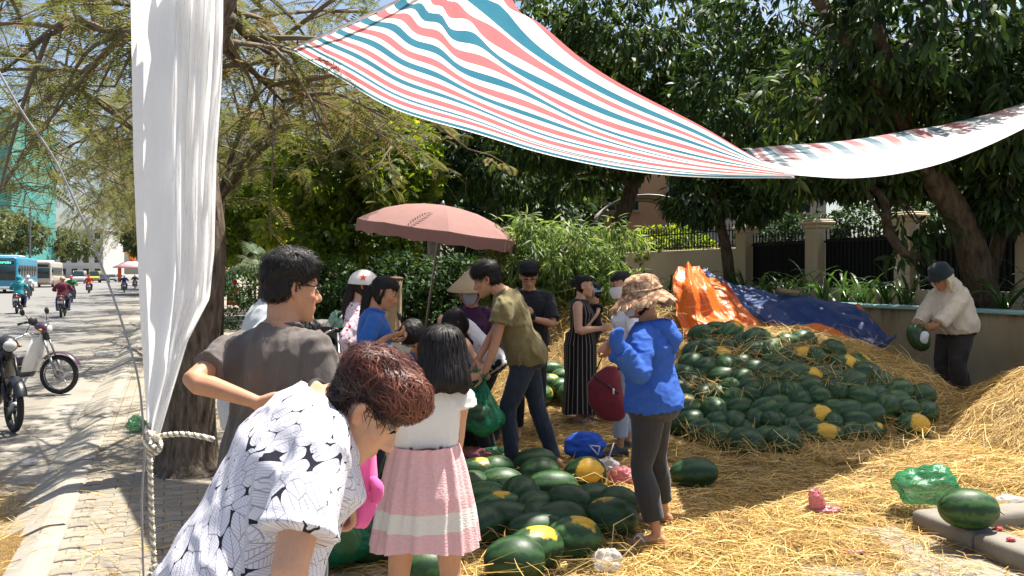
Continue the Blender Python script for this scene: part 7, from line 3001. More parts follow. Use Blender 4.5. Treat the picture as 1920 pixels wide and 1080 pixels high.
    if plate:
        mb = MB(); mb.box((-.955, 0, .60), (.006, .19, .14), Matrix.Rotation(R(-28), 3, 'Y'), bev=.002); mb.build('number_plate', M_PLATE, t)
    # engine, exhaust, swing arm, pegs
    mb = MB()
    mb.tube([(.02, .0, .31), (.20, 0, .33)], [.085, .07], 14, dome=True)
    for i in range(7):
        mb.lathe([(.075, -.004), (.082, 0), (.075, .004)], (.10 + .02 * i, 0, .33), 14, Matrix.Rotation(R(90), 3, 'Y'))
    mb.ball((-.05, 0, .29), .14, .11, .10, 14, 8)
    mb.build('engine', M_ENGINE, t)
    mb = MB(); mb.tube([(.18, -.05, .28), (.14, -.12, .17), (-.15, -.14, .20), (-.40, -.15, .26), (-.50, -.155, .29)], [.018, .018, .02, .022, .04], 10, 3)
    mb.tube([(-.48, -.155, .285), (-.92, -.16, .40)], [.045, .05], 12); mb.build('exhaust', M_CHROME if spoked else M_BLKPL, t)
    for g in (-1, 1):
        mb = MB(); mb.tube([(-.10, g * .085, .30), (rx, g * .085, wz)], .018, 8); mb.build('swing_arm', M_BLKPL, t)
        mb = MB(); mb.tube([(-.50, g * .10, .66), (rx + .01, g * .095, wz + .02)], .026, 10); mb.build('shock_absorber', M_ALU, t)
        mb = MB(); mb.tube([(0, g * .06, .26), (.0, g * .24, .26)], .014, 8); mb.build('foot_peg', M_BLKPL, t)
    if detail:
        mb = MB(); mb.tube([(-.02, .06, .25), (-.16, .24, -.0)], .011, 6); mb.build('side_stand', M_BLKPL, t)
    return t


WHITE = paint('white_bike_paint', (.70, .70, .68))
PURPLE = paint('plum_bike_paint', (.055, .03, .05))
BLACKP = paint('black_bike_paint', (.012, .014, .018))
BLUEP = paint('blue_bike_paint', (.02, .05, .30))
REDP = paint('red_bike_paint', (.35, .02, .02))
GRAYP = paint('gray_bike_paint', (.08, .085, .09))

p = W(112, 512, 11.9)
motorbike('parked motorbike with a white leg shield and spoked wheels by the kerb', (p.x - .62, p.y, -.125), R(2), PURPLE, WHITE, spoked=True, steer=R(-4))
p = W(42, 512, 9.05)
motorbike('black motorbike parked nearest the kerb, cut off by the left edge', (p.x - .62, p.y + .28, -.125), R(-20), BLACKP, BLACKP, spoked=False, steer=R(-24))
p = W(642, 512, 7.9)
motorbike('red motorbike parked behind the gray shirted man', (p.x, p.y, .0), R(150), REDP, REDP, spoked=False, steer=R(10))
p = W(765, 512, 7.9)
motorbike('blue motorbike parked behind the girl in the blue shirt, handlebar turned', (p.x - .35, p.y + .25, .0), R(-8), BLUEP, BLUEP, spoked=False, steer=R(18))


def rider(label, s, t, away, coat, trousers, helmet, body, hood=False, k=1.0):
    yaw = SA + (0 if away else math.pi)
    b = st(s, t, -.13)
    motorbike('motorbike under the ' + ' '.join(label.replace('person', 'rider', 1).split()[:10]).rstrip(','), b, yaw + R(90), body, body, spoked=False, detail=False, group='motorbikes ridden along the road')
    f = Vector((-math.sin(yaw), math.cos(yaw), 0))
    q = b - f * .22
    P = Person(label, q.x, q.y, math.degrees(yaw), H=1.66, z=-.13, lean=6, hunch=10, head=(4, 0, 0), voxel=.016, pelvis=.86,
               hands={'L': dict(at=(-.30, .47, 1.06), pole=(-.6, -.3, -.6), dir=(0, .9, -.2), curl=50), 'R': dict(at=(.30, .47, 1.06), pole=(.6, -.3, -.6), dir=(0, .9, -.2), curl=50)},
               feet={'L': dict(at=(-.20, .22, .27), pole=(-.25, 1, .4)), 'R': dict(at=(.20, .22, .27), pole=(.25, 1, .4))})
    P.body(nose=0, ears=False)
    P.top('jacket', coat, fore=.9, hem=-.10, off=.035, wr=.012, voxel=.018, seed=int(s))
    P.trousers('trousers', trousers, voxel=.02, off=.02)
    if hood:
        mb = MB(); mb.ball(P.hp(0, -.01, .02), .135, .145, .165, 14, 10); mb.tube([P.hp(0, -.04, -.06), P.T(0, -.02, .48)], [.11, .13], 12)
        P.finish_cloth('hood', mb, coat, .016, 3, .006, 20, 3)
    else:
        helmet_shell(P, 'helmet', helmet, 1.1)
    shoes(P, M_SHOE)
    return P


C = lambda n, c: cloth(n, c, .1)
M_TEAL = C('teal_raincoat', (.015, .22, .27))
M_MAROON = C('maroon_jacket', (.15, .02, .035))
M_WJ = C('white_jacket', (.6, .58, .57))
M_GJ = C('green_jacket', (.04, .18, .07))
M_OJ = C('orange_red_jacket', (.5, .05, .03))
M_NJ = C('navy_jacket', (.03, .04, .12))
M_NAVY = C('navy_trousers', (.03, .03, .10))
HB = paint('tan_helmet', (.45, .28, .18))
HW = paint('white_round_helmet', (.6, .6, .6))
HR = paint('red_round_helmet', (.5, .04, .03))


def st_of(px, d):
    p = W(px, 512, d)
    return p.dot(SD), p.dot(SR)


s, t = st_of(36, 36.0); rider('person in a hooded teal raincoat riding away, bright tail light', s, t, True, M_TEAL, M_NAVY, HW, BLACKP, hood=True)
s, t = st_of(118, 33.0); rider('person in a maroon jacket and tan helmet riding away', s, t, True, M_MAROON, M_NAVY, HB, GRAYP)
s, t = st_of(52, 54.0); rider('person in a white jacket riding towards us in front of the bus', s, t, False, M_WJ, M_NAVY, HW, GRAYP)
s, t = st_of(133, 48.0); rider('person in a green jacket and red helmet riding beyond the maroon rider', s, t, False, M_GJ, M_NAVY, HR, GRAYP)
s, t = st_of(167, 72.0); rider('person in a bright orange red jacket riding in front of the white van', s, t, True, M_OJ, M_NAVY, HR, GRAYP)
s, t = st_of(233, 75.0); rider('person in a navy jacket riding away near the kerb side', s, t, True, M_NJ, M_NAVY, HW, BLACKP)
s, t = st_of(253, 92.0); rider('person in dark clothes riding far off beside the white sheet', s, t, True, C('dark_jacket', (.03, .03, .035)), M_NAVY, HW, BLACKP)

# ------------------------------------------------------------------ bus
M_GLASS = plain('dark_vehicle_glass', (.02, .035, .04), .12, vary=.15)
BUSBLUE = paint('bus_blue', (.02, .26, .42), .35)
BUSGRN = paint('bus_green', (.05, .30, .20), .35)
BUSWHT = paint('vehicle_white', (.62, .62, .60), .35)


def rounded(x0, x1, z0, z1, r_):
    pts = []
    for cx, cz, a0 in ((x1 - r_, z0 + r_, -90), (x1 - r_, z1 - r_, 0), (x0 + r_, z1 - r_, 90), (x0 + r_, z0 + r_, 180)):
        for k in range(4):
            a = R(a0 + 30 * k)
            pts.append((cx + r_ * math.cos(a), cz + r_ * math.sin(a)))
    return pts


def bus(label, loc, yaw, body, low, L=11.5, Wd=2.5, H=3.15, sign=True, group=None):
    """front at the origin, facing local -Y"""
    t = empty('bus', loc, yaw, label, 'bus', group)
    mb = MB()
    pr = rounded(-Wd / 2, Wd / 2, .35, H, .22)
    mb.rings([[Vector((x * k, y, .35 + (z - .35) * k2)) for x, z in pr] for y, k, k2 in ((.0, .93, .97), (.10, 1, 1), (L - .12, 1, 1), (L, .95, .97))])
    flatten(mb.build('body', body, t), 30)
    mb = MB(); mb.box((0, L / 2, .62), (Wd + .012, L - .5, .5), bev=.02); mb.build('lower_panel', low, t)
    mb = MB(); mb.box((0, -.01, 1.75), (Wd * .86, .05, 1.25), bev=.02); mb.build('windscreen', M_GLASS, t)
    mb = MB(); mb.box((0, -.02, 2.66), (Wd * .78, .06, .36), bev=.015); sg = mb.build('destination_sign', M_BLKPL, t)
    if sign:
        m = NT('green_led')
        m.fin((.01, .2, .05), .5)
        m.set(m.b.inputs['Emission Color'], (.05, 1, .25, 1)); m.set(m.b.inputs['Emission Strength'], 1.6)
        mb = MB()
        rs = random.Random(9)
        x = -.72
        while x < .72:
            w_ = rs.uniform(.05, .11)
            mb.box((x + w_ / 2, -.055, 2.66 + rs.uniform(-.02, .02)), (w_, .01, rs.uniform(.10, .17)))
            x += w_ + rs.uniform(.025, .06)
        mb.build('led_lettering', m.mat, sg)
    for side in (-1, 1):
        n = 7
        for i in range(n):
            y0 = .55 + i * (L - 1.1) / n
            mb = MB(); mb.box((side * (Wd / 2 + .002), y0 + (L - 1.1) / n / 2, 1.95), (.03, (L - 1.1) / n - .1, 1.0), bev=.01); mb.build('side_window', M_GLASS, t)
        for y in (2.3, L - 2.6):
            mb = MB(); mb.lathe([(.1, -.13), (.30, -.13), (.46, -.11), (.48, 0), (.46, .11), (.30, .13), (.1, .13)], (side * (Wd / 2 - .10), y, .48), 22, Matrix.Rotation(R(90), 3, 'Y')); w = mb.build('wheel', M_TYRE, t)
            mb = MB(); mb.lathe([(.02, -.142), (.25, -.142), (.27, -.12), (.27, .12), (.25, .142), (.02, .142)], (side * (Wd / 2 - .10), y, .48), 18, Matrix.Rotation(R(90), 3, 'Y')); mb.build('rim', M_ALU, w)
        mb = MB(); mb.ball((side * .88, -.01, .82), .17, .05, .10, 12, 6); mb.build('headlight', M_GLASSLT, t)
        mb = MB(); mb.tube([(side * 1.15, .1, 2.6), (side * 1.38, -.15, 2.5), (side * 1.40, -.18, 2.1)], .02, 6); mb.box((side * 1.41, -.2, 2.0), (.16, .06, .36), bev=.02); mb.build('mirror', M_BLKPL, t)
    mb = MB(); mb.box((0, .02, .48), (Wd * .94, .12, .28), bev=.03); mb.build('bumper', low, t)
    mb = MB(); mb.box((0, L * .45, H + .10), (Wd * .7, 3.2, .2), bev=.06); mb.build('roof_unit', BUSWHT, t)
    return t


p = W(33, 512, 71) 
b = Vector((p.x, p.y, -.13)) - SR * 1.25
bus('turquoise city bus with a green destination sign driving towards us at the left edge', b, SA, BUSBLUE, BUSWHT)
p = W(96, 512, 100)
bus('pale bus queuing behind the turquoise one', Vector((p.x, p.y, -.13)) - SR * 1.25, SA, paint('bus_cream', (.50, .46, .38), .4), paint('bus_brown', (.20, .10, .07), .4), sign=False)


def car(label, loc, yaw, body, L=4.4, Wd=1.72, H=1.48, van=False, group='vehicles far down the road'):
    t = empty('van' if van else 'car', loc, yaw, label, 'van' if van else 'car', group)
    if van:
        low = [(0, .35), (0, .95), (.35, 1.15), (L - .05, 1.15), (L, .9), (L, .35)]
        cab = [(.38, 1.13), (.95, H), (L - .2, H), (L - .05, 1.13)]
    else:
        low = [(0, .32), (.02, .70), (.95, .88), (L - .8, .92), (L - .03, .85), (L, .35)]
        cab = [(.98, .87), (1.7, H), (L - 1.35, H), (L - .62, .90)]
    RZ = Matrix.Rotation(R(90), 3, 'Z')
    mb = MB(); mb.prism(low, Wd, rot=RZ)
    bm_o = flatten(mb.build('body', body, t), 30)
    mb = MB()
    n = len(cab)
    rings = [[RZ @ Vector((x, s_ * Wd / 2 * (.96 if z < H - .1 else .80), z)) for x, z in cab] for s_ in (-1, 1)]
    mb.rings(rings); flatten(mb.build('cabin', M_GLASS, t), 20)
    mb = MB(); x0, x1 = cab[1][0], cab[2][0]; mb.box((0, (x0 + x1) / 2, H + .005), (Wd * .82, x1 - x0 + .06, .05), bev=.02); mb.build('roof', body, t)
    for g in (-1, 1):
        for x in (cab[0][0] + (x0 - cab[0][0]) * .5, (x0 + x1) / 2, x1):
            mb = MB(); mb.tube([(g * Wd * .47, x, .9 if not van else 1.14), (g * Wd * .405, min(max(x, x0), x1), H)], .035, 6); mb.build('pillar', body, t)
        for y in (.78, L - .8):
            mb = MB(); mb.lathe([(.05, -.10), (.30, -.10), (.32, 0), (.30, .10), (.05, .10)], (g * (Wd / 2 - .09), y, .32), 18, Matrix.Rotation(R(90), 3, 'Y')); w = mb.build('wheel', M_TYRE, t)
            mb = MB(); mb.lathe([(.02, -.11), (.19, -.105), (.20, 0), (.19, .105), (.02, .11)], (g * (Wd / 2 - .09), y, .32), 14, Matrix.Rotation(R(90), 3, 'Y')); mb.build('rim', M_ALU, w)
        mb = MB(); mb.box((g * Wd * .36, -.005, .68), (.32, .05, .15), bev=.02); mb.build('headlight', M_GLASSLT, t)
    mb = MB(); mb.box((0, -.02, .45), (Wd * .96, .10, .20), bev=.03); mb.build('bumper', M_BLKPL, t)
    return t


SILV = paint('silver_car', (.35, .35, .35)); DKC = paint('dark_car', (.03, .035, .04)); YEL = paint('yellow_taxi', (.55, .40, .05))
for lb, px, d, m_, vn in (('white minibus van facing us far down the road', 158, 135, BUSWHT, True), ('pale yellow van behind the white minibus', 186, 150, YEL, True), ('dark car right of the pale yellow van', 204, 150, DKC, False),
                          ('silver car in the distant traffic beside the dark car', 218, 165, SILV, False), ('white car in the distant traffic, farthest right', 230, 180, BUSWHT, False), ('white van behind the pale bus at left', 112, 125, BUSWHT, True)):
    p = W(px, 512, d)
    car(lb, Vector((p.x, p.y, -.13)) - SR * .9, SA, m_, 4.9 if vn else 4.4, 1.85 if vn else 1.72, 2.1 if vn else 1.48, vn)

# ------------------------------------------------------------------ buildings
M_NETTEAL = None
m = NT('teal_scaffold_net')
v = m.obj()
c = m.mix(m.noise(.5, v, 5), (.05, .24, .215), (.10, .36, .32))
m.bump(m.noise(1.2, v, 4), .6, .2)
M_NETTEAL = m.fin(c, .9)


def tower(label, px, d, wid, dep, ztop, wall_m, rows, cols, name='apartment_building', roof=None, net=False, yaw=0.0, zb=0.0):
    p = W(px, 512, d)
    t = empty(name, (p.x, p.y, zb), yaw, label, 'building')
    mb = MB(); mb.box((0, dep / 2, ztop / 2), (wid, dep, ztop)); mb.build('wall', wall_m, t, smooth=False)
    if net:
        for r_ in range(rows):
            z = ztop * (r_ + .5) / rows
            mb = MB(); mb.box((0, -.35, z), (wid + .6, .12, ztop / rows - .25), bev=.04); mb.build('net_panel', M_NETTEAL, t, smooth=False)
            mb = MB(); mb.box((wid / 2 + .35, dep / 2, z), (.12, dep + .6, ztop / rows - .25), bev=.04); mb.build('net_panel', M_NETTEAL, t, smooth=False)
    else:
        mef = None
        for r_ in range(rows):
            for c_ in range(cols):
                x = (c_ + .5) / cols * wid - wid / 2
                z = ztop * (r_ + .55) / rows
                ww, wh = wid / cols * .5, ztop / rows * .5
                if mef is None:
                    mb = MB(); mb.box((0, -.03, 0), (ww + .2, .12, wh + .2)); f = mb.build('window', M_CREAM, t, smooth=False); mef = f
                    mb = MB(); mb.box((0, -.07, 0), (ww, .08, wh)); pn = mb.build('pane', M_GLASS, f, smooth=False)
                else:
                    f = mef.copy(); COL.objects.link(f); f.parent = t
                    q = pn.copy(); COL.objects.link(q); q.parent = f
                f.location = (x, 0, z)
            mb = MB(); mb.box((0, -.10, ztop * (r_ + 1) / rows - .1), (wid + .3, .3, .22)); mb.build('floor_band', wall_m, t, smooth=False)
    mb = MB(); mb.box((0, dep / 2, ztop + .2), (wid + .6, dep + .6, .4)); mb.build('roof', roof or wall_m, t, smooth=False)
    return t


M_WALLW = plain('pale_wall', (.50, .50, .48), .9, vary=.12, scale=.5)
M_WALLB = plain('beige_wall', (.42, .36, .28), .9, vary=.12, scale=.5)
M_WALLO = plain('orange_wall', (.74, .42, .22), .9, vary=.1, scale=.5)
M_TILE = plain('red_roof', (.35, .10, .06), .8, vary=.2, scale=2)
tower('building under construction wrapped in teal scaffold netting', -48, 150, 13, 14, 31, M_WALLW, 9, 4, net=True)
tower('tall beige building seen through the leaves left of the bright tree', 545, 125, 8.5, 9, 21, M_WALLB, 7, 3)
tower('pale building showing through the trees at the end of the street', 140, 260, 18, 14, 15, M_WALLW, 4, 5)
tower('reddish roofed building far along the street', 335, 210, 18, 12, 17, M_WALLB, 4, 4, roof=M_TILE)
tower('orange house behind the garden wall', 1225, 35, 5.2, 6, 6.6, M_WALLO, 2, 2, name='house', roof=M_TILE)
tower('white house behind the dark fence', 1420, 33, 5.5, 6, 6.2, M_WALLW, 2, 2, name='house')
# pale vaulted canopy beside the orange house
root = empty('entrance_canopy', W(1215, 415, 29), 0, 'pale curved canopy roof in front of the orange house', 'canopy')
mb = MB()
arc = lambda k, r_: [(r_ * math.cos(a), k, .55 * r_ * math.sin(a)) for a in [math.pi * j / 14 for j in range(15)]]
mb.rings([[Vector(q) for q in arc(0, 1.75)], [Vector(q) for q in arc(2.5, 1.75)]], False, closed=False)
mb.rings([[Vector(q) for q in arc(2.5, 1.70)], [Vector(q) for q in arc(0, 1.70)]], False, closed=False)
mb.build('roof_sheet', M_WALLB, root)
for k in (0, 1.25, 2.5):
    mb = MB(); mb.tube([Vector(q) for q in arc(k, 1.70)], .03, 6); mb.build('hoop', M_POLE, root)
for x in (-1.68, 1.68):
    mb = MB(); mb.tube([(x, 1.2, 0), (x, 1.2, -3.4)], .05, 8); mb.build('post', M_POLE, root)

# ------------------------------------------------------------------ park furniture
M_KIOSK = paint('green_kiosk', (.015, .14, .09), .45)
p = W(427, 512, 60); p.z = 0
t = empty('kiosk', p, SA, 'small dark green kiosk with a pointed pinkish roof at the end of the path', 'kiosk')
mb = MB(); mb.box((0, 0, .85), (1.15, 1.15, 1.7), bev=.04); mb.build('body', M_KIOSK, t)
mb = MB(); mb.lathe([(.85, 1.70), (.86, 1.76), (.35, 2.05), (.02, 2.2)], seg=8); mb.build('roof', plain('pink_roof', (.40, .20, .17), .8), t)
mb = MB(); mb.box((0, -.585, .75), (.7, .02, 1.3), bev=.008); mb.build('door', M_KIOSK, t)
mb = MB(); mb.tube([(-.18, -.6, 1.42), (-.10, -.6, 1.52), (0, -.6, 1.46), (.10, -.6, 1.52), (.18, -.6, 1.42), (-.18, -.6, 1.42)], .025, 6); mb.build('emblem', plain('pale_emblem', (.35, .5, .42), .6), t)
p = W(437, 512, 36); p.z = 0
t = empty('sign_board', p, .1, 'red standing sign board with yellow rows beside the path', 'sign')
mb = MB(); mb.box((0, 0, .62), (.52, .04, .80), Matrix.Rotation(R(-8), 3, 'X'), bev=.01); mb.build('panel', plain('red_sign', (.32, .06, .03), .6), t)
for i in range(4):
    mb = MB(); mb.box((0, -.035 - .0 + (i - 1.5) * -.022, .62 + (1.5 - i) * .16), (.34, .006, .05), Matrix.Rotation(R(-8), 3, 'X')); mb.build('lettering', plain('yellow_lettering', (.6, .38, .06), .6) if i == 0 else bpy.data.materials['yellow_lettering'], t)
for x in (-.25, .25):
    mb = MB(); mb.box((x, .05, .5), (.035, .035, 1.0)); mb.build('leg', M_PLATE, t)
mb = MB(); mb.ball((.05, 0, 1.22), .13, .13, .16, 12, 8); mb.build('red_lantern', M_RED, t)
p = W(478, 512, 27); p.z = 0
t = empty('thatched_parasol', p, 0, 'brown thatched parasol in the park behind the gray shirted man', 'parasol')
m = NT('thatch')
v = m.obj()
m.bump(m.noise(20, m.map(v, (3, 3, .4)), 5), .8, .05)
M_THATCH = m.fin(m.mix(m.noise(16, m.map(v, (3, 3, .4)), 5), (.16, .11, .06), (.36, .27, .16)), .95)
mb = MB(); mb.lathe([(.82, 1.62), (.84, 1.68), (.55, 1.92), (.25, 2.1), (.02, 2.2)], seg=20); mb.build('thatch_roof', M_THATCH, t)
mb = MB(); mb.tube([(0, 0, 0), (0, 0, 2.0)], .05, 8); mb.build('pole', M_BARKD, t)
p = W(735, 512, 13.6); p.z = 0
t = empty('litter_bin', p, .2, 'beige concrete litter bin shaped like a ribbed tree stump, behind the girl in blue', 'bin')
mb = MB()
mb.rings([[Vector((r_ * (1 + .05 * math.cos(9 * a)) * math.cos(a), r_ * (1 + .05 * math.cos(9 * a)) * math.sin(a), z)) for a in [2 * math.pi * j / 54 for j in range(54)]] for r_, z in ((.20, 0), (.165, .2), (.150, .9), (.155, 1.42), (.165, 1.50))])
mb.build('stump', plain('beige_concrete', (.36, .29, .19), .9, vary=.4, scale=14, bump=.5), t)
mb = MB(); mb.lathe([(.165, 1.50), (.18, 1.52), (.18, 1.55), (.12, 1.56)], seg=24); mb.build('rim', plain('brown_rim', (.18, .12, .07), .9), t)
# far stall with an orange balloon cluster
p = W(246, 512, 150); p.z = 0
t = empty('street_stall', p, SA, 'far stall with a pink awning roof and orange pillars beside the road', 'stall')
for x in (-1.9, 1.9):
    for y in (-1.3, 1.3):
        mb = MB(); mb.box((x, y, 1.3), (.45, .45, 2.6), bev=.03); mb.build('pillar', plain('orange_pillar', (.62, .10, .02), .7) if x < 0 and y < 0 else bpy.data.materials['orange_pillar'], t)
mb = MB(); mb.lathe([(3.0, 2.55), (3.05, 2.7), (1.0, 3.7), (.1, 3.9)], seg=8); mb.build('awning', plain('pink_awning', (.60, .30, .32), .8), t)
for i, (x, z, r_) in enumerate(((.2, 4.6, .75), (-.4, 5.6, .6), (.7, 5.7, .65), (.0, 6.6, .6))):
    mb = MB(); mb.ball((x, 0, z), r_, r_, r_ * 1.15, 14, 10); o = mb.build('balloon', plain('orange_balloon', (.70, .24, .015), .4) if i == 0 else bpy.data.materials['orange_balloon'], t)
# street lamp pole
t = empty('street_lamp', st_at(126, -19.3, 0) if False else st(92, -12.6, -.13), 0, 'thin gray lamp post beyond the pale bus', 'street lamp')
mb = MB(); mb.tube([(0, 0, 0), (0, 0, 7.5), (.3, 0, 8.2), (1.6, 0, 8.5)], [.11, .08, .06, .05], 8, 3); mb.build('post', M_POLE, t)
mb = MB(); mb.box((1.9, 0, 8.5), (.7, .25, .14), bev=.04); mb.build('lamp_head', M_POLE, t)
# folded pushchair with a mint bag behind the gray shirted man
p = W(604, 512, 8.6); p.z = 0
t = empty('pushchair', p, R(20), 'gray pushchair with a folded hood behind the gray shirted man', 'pushchair')
M_GRAYC = cloth('gray_canvas', (.20, .19, .18), .2)
mb = MB()
mb.rings([[Vector((.17 * math.copysign(abs(math.cos(a)) ** .7, math.cos(a)), y + .12 * math.sin(a) * s_, z + .12 * math.sin(a))) for a in [math.pi * j / 10 for j in range(11)]] for y, z, s_ in ((-.12, .95, .2), (0, 1.02, .0), (.12, .98, -.3), (.2, .85, -.6))], False, closed=False)
mb.build('hood', M_GRAYC, t)
mb = MB(); mb.box((0, .12, .62), (.34, .05, .5), Matrix.Rotation(R(-18), 3, 'X'), bev=.02); mb.box((0, -.08, .40), (.34, .34, .05), bev=.02); mb.build('seat', M_BLACK, t)
for x in (-.2, .2):
    mb = MB(); mb.tube([(x, -.32, .12), (x, .1, .6), (x, .34, 1.05)], .012, 6); mb.tube([(x, .3, .10), (x, .0, .5)], .012, 6); mb.build('frame', M_ALU, t)
    for y in (-.32, .3):
        mb = MB(); mb.lathe([(.02, -.02), (.085, -.018), (.095, 0), (.085, .018), (.02, .02)], (x, y, .095), 16, Matrix.Rotation(R(90), 3, 'Y')); mb.build('wheel', M_TYRE, t)
mb = MB(); mb.tube([(-.2, .34, 1.05), (0, .37, 1.07), (.2, .34, 1.05)], .014, 6, 3); mb.build('handle', M_BLKPL, t)
# ------------------------------------------------------------------ bags and litter
def film(name, col, clear=.25, rough=.25, tr=.4):
    m = NT(name)
    v = m.obj()
    c = m.mix(m.noise(12, v, 4), shade(col, .8), shade(col, 1.15))
    m.fin(c, rough, spec=.6)
    m.bump(m.noise(22, v, 5), .7, .02)
    m.translucent(tr, c)
    m.clear(clear)
    return m.mat


M_GFILM = film('green_plastic_film', (.015, .26, .11), .30)
M_PFILM = film('pink_plastic_film', (.62, .22, .25), .2)
M_WFILM = film('clear_plastic_film', (.70, .70, .70), .45, .15)


def crumpled(name, loc, size, mat, label, cat, seed, amp=.35, freq=9, flatten_z=True, n=20, parent=None, squash=.0):
    """a scrunched plastic bag lying on the ground"""
    rs = np.random.RandomState(seed)
    mb = MB(); mb.ball((0, 0, 0), 1, 1, 1, 44, 28)
    me = mb.mesh(name)
    V = coords(me)
    nz = wave_noise(V, seed, 2.2, 3)
    n2 = np.abs(wave_noise(V, seed + 5, 5.0, 3))
    n3 = np.abs(wave_noise(V + .1 * nz[:, None], seed + 9, 9.0, 2))
    V = V * (1 + amp * nz - amp * .9 * n2 - amp * .45 * n3)[:, None]
    V = V * np.array(size) / 2
    V[:, 2] += size[2] / 2 * .8
    V[:, 2] = np.where(V[:, 2] < .004, .004 + np.abs(V[:, 2]) * .05, V[:, 2])
    set_coords(me, V)
    o = link(name, me, parent, mat)
    o.location = loc
    if label: tag(o, label, cat)
    return o


def on_ground(px, py, h=.0):
    p, d = seat(px, py, h + .002, 2.5)
    return Vector((p.x, p.y, ground_z(p.x, p.y)))


def hung_bag(top, bottom, w, dpt, mat, label, melon_label, seed, ax=0, name='plastic_bag', light=0.0, patch=0.0, mscale=.92):
    """a carrier bag gathered at TOP with a melon in its foot"""
    top, bottom = Vector(top), Vector(bottom)
    t = empty(name, top, 0, label, 'plastic bag', None)
    rg = []
    n = 44
    L = (top - bottom).length
    for i in range(15):
        u = i / 14
        c = (bottom - top) * u
        prof = interp([(0, .05), (.08, .10), (.25, .30), (.5, .66), (.7, .93), (.82, 1.0), (.92, .88), (1, .45)], u)[0]
        row = []
        for j in range(n):
            a = 2 * math.pi * j / n
            pl = 1 + (.20 * math.sin(a * 9 + seed) + .10 * math.sin(a * 17 + seed * 2 + u * 4)) * (1 - u) ** .6 + .015 * math.sin(a * 6 + u * 20)
            row.append(Vector((c.x + w / 2 * prof * pl * math.cos(a), c.y + dpt / 2 * prof * pl * math.sin(a), c.z + .02 * math.sin(a * 2 + seed) * u)))
        rg.append(row)
    mb = MB(); mb.rings(rg)
    mb.build('bag_film', mat, t)
    mb = MB()
    for k in range(5):
        a = k * 1.3 + seed
        mb.tube([(0, 0, -.01), (.02 * math.cos(a), .02 * math.sin(a), .03), (.045 * math.cos(a), .04 * math.sin(a), .055 + .01 * (k % 2))], [.012, .014, .004], 6, 2, flat=.35)
    mb.build('gathered_mouth', mat, t)
    if melon_label:
        p = bottom + Vector((0, 0, .125))
        melon(0, 0, melon_label, ax, 10, patch, light, 60, 3, pos=p, scale=mscale, stem=False)
    return t


hung_bag(W(893, 704, 6.44), W(886, 806, 6.50), .30, .26, M_GFILM, 'green plastic carrier bag, the left of the two held by the man in olive', 'watermelon inside the left green carrier bag', 1)
hung_bag(W(908, 712, 6.38), W(908, 812, 6.36), .31, .27, M_GFILM, 'green plastic carrier bag, the right of the two held by the man in olive', 'watermelon inside the right green carrier bag', 2, 20)
# carrier bag with the greenish melon beside the bent woman
p = on_ground(634, 1062)
hung_bag(p + Vector((.0, -.05, .47)), p + Vector((0, 0, .02)), .40, .34, M_GFILM, 'green plastic carrier bag standing behind the bent woman', 'yellow green blotched watermelon inside the bag behind the bent woman', 3, 15, light=1.0, patch=.9, mscale=1.08)
# bag and melon on the kerb at the right
M_CONC = plain('kerb_block', (.20, .18, .145), .9, vary=.25, scale=9, bump=.4)
kp = W(1706, 990, 5.25); kp.z = 0
kb_ = empty('tree_pit_kerb', kp, R(14.8), 'low concrete kerb of a tree pit at the lower right', 'kerb')
y = 0.0
for i in range(5):
    mb = MB(); mb.box((.11, -.24 - i * .49, .055), (.20, .475, .13), bev=.018)
    mb.build('kerb_stone', M_CONC, kb_)
mb = MB(); mb.box((.62, -.10, .05), (1.2, .20, .12), bev=.018); mb.build('kerb_stone', M_CONC, kb_)
kz = .115
pm = W(1816, 960, 4.86)
melon(0, 0, 'watermelon resting on the low kerb at the lower right, sun glinting on it', -6, 0, 0, .3, 200, 0, pos=Vector((pm.x, pm.y, kz + .118)), scale=1.0)
pb_ = W(1750, 980, 5.35)
crumpled('plastic_bag', (pb_.x + .03, pb_.y + .12, kz - .02), (.46, .34, .30), M_GFILM, 'crumpled green plastic bag beside the melon on the kerb', 'plastic bag', 4, .30)
pw_ = on_ground(1895, 960)
crumpled('plastic_scrap', (pw_.x, pw_.y, .10), (.22, .14, .05), M_WFILM, 'clear plastic scrap right of the melon on the kerb', 'litter', 5)
for i, (px, py, lb) in enumerate(((1870, 995, 'small red scrap on the kerb in front of the melon, left'), (1895, 1015, 'small red scrap on the kerb nearer the right edge'))):
    q = W(px, py, 1550 * 1.5 / (py - 512))
    crumpled('red_scrap', (q.x, q.y, .118), (.06, .04, .03), plain('red_plastic', (.6, .06, .05), .5), lb, 'litter', 6 + i)
q = on_ground(1545, 962); crumpled('plastic_scrap', (q.x, q.y, q.z), (.22, .12, .06), M_PFILM, 'pink plastic scrap lying where the shade ends', 'litter', 8)
crumpled('plastic_scrap', (q.x - .05, q.y, q.z + .01), (.10, .08, .17), M_PFILM, 'pink plastic scrap standing up where the shade ends', 'litter', 9)
q = on_ground(1600, 1040); crumpled('plastic_scrap', (q.x, q.y, q.z), (.16, .08, .04), M_PFILM, 'pale pink scrap in the sunlit straw at lower right', 'litter', 10)
q = on_ground(1142, 1075); crumpled('plastic_scrap', (q.x, q.y, q.z), (.16, .12, .16), M_WFILM, 'white plastic scrap in the straw at the bottom edge', 'litter', 11)
q = on_ground(1410, 885); crumpled('plastic_scrap', (q.x, q.y, q.z), (.10, .08, .05), M_WFILM, 'clear plastic scrap right of the lone melon', 'litter', 12)
q = on_ground(1138, 898); crumpled('plastic_bag', (q.x, q.y, q.z), (.17, .14, .19), M_WFILM, 'clear plastic drink bag with a straw near the blue cloth bag', 'plastic bag', 13)
mb = MB(); mb.tube([q + Vector((0, 0, .12)), q + Vector((.05, -.02, .28))], .005, 6)
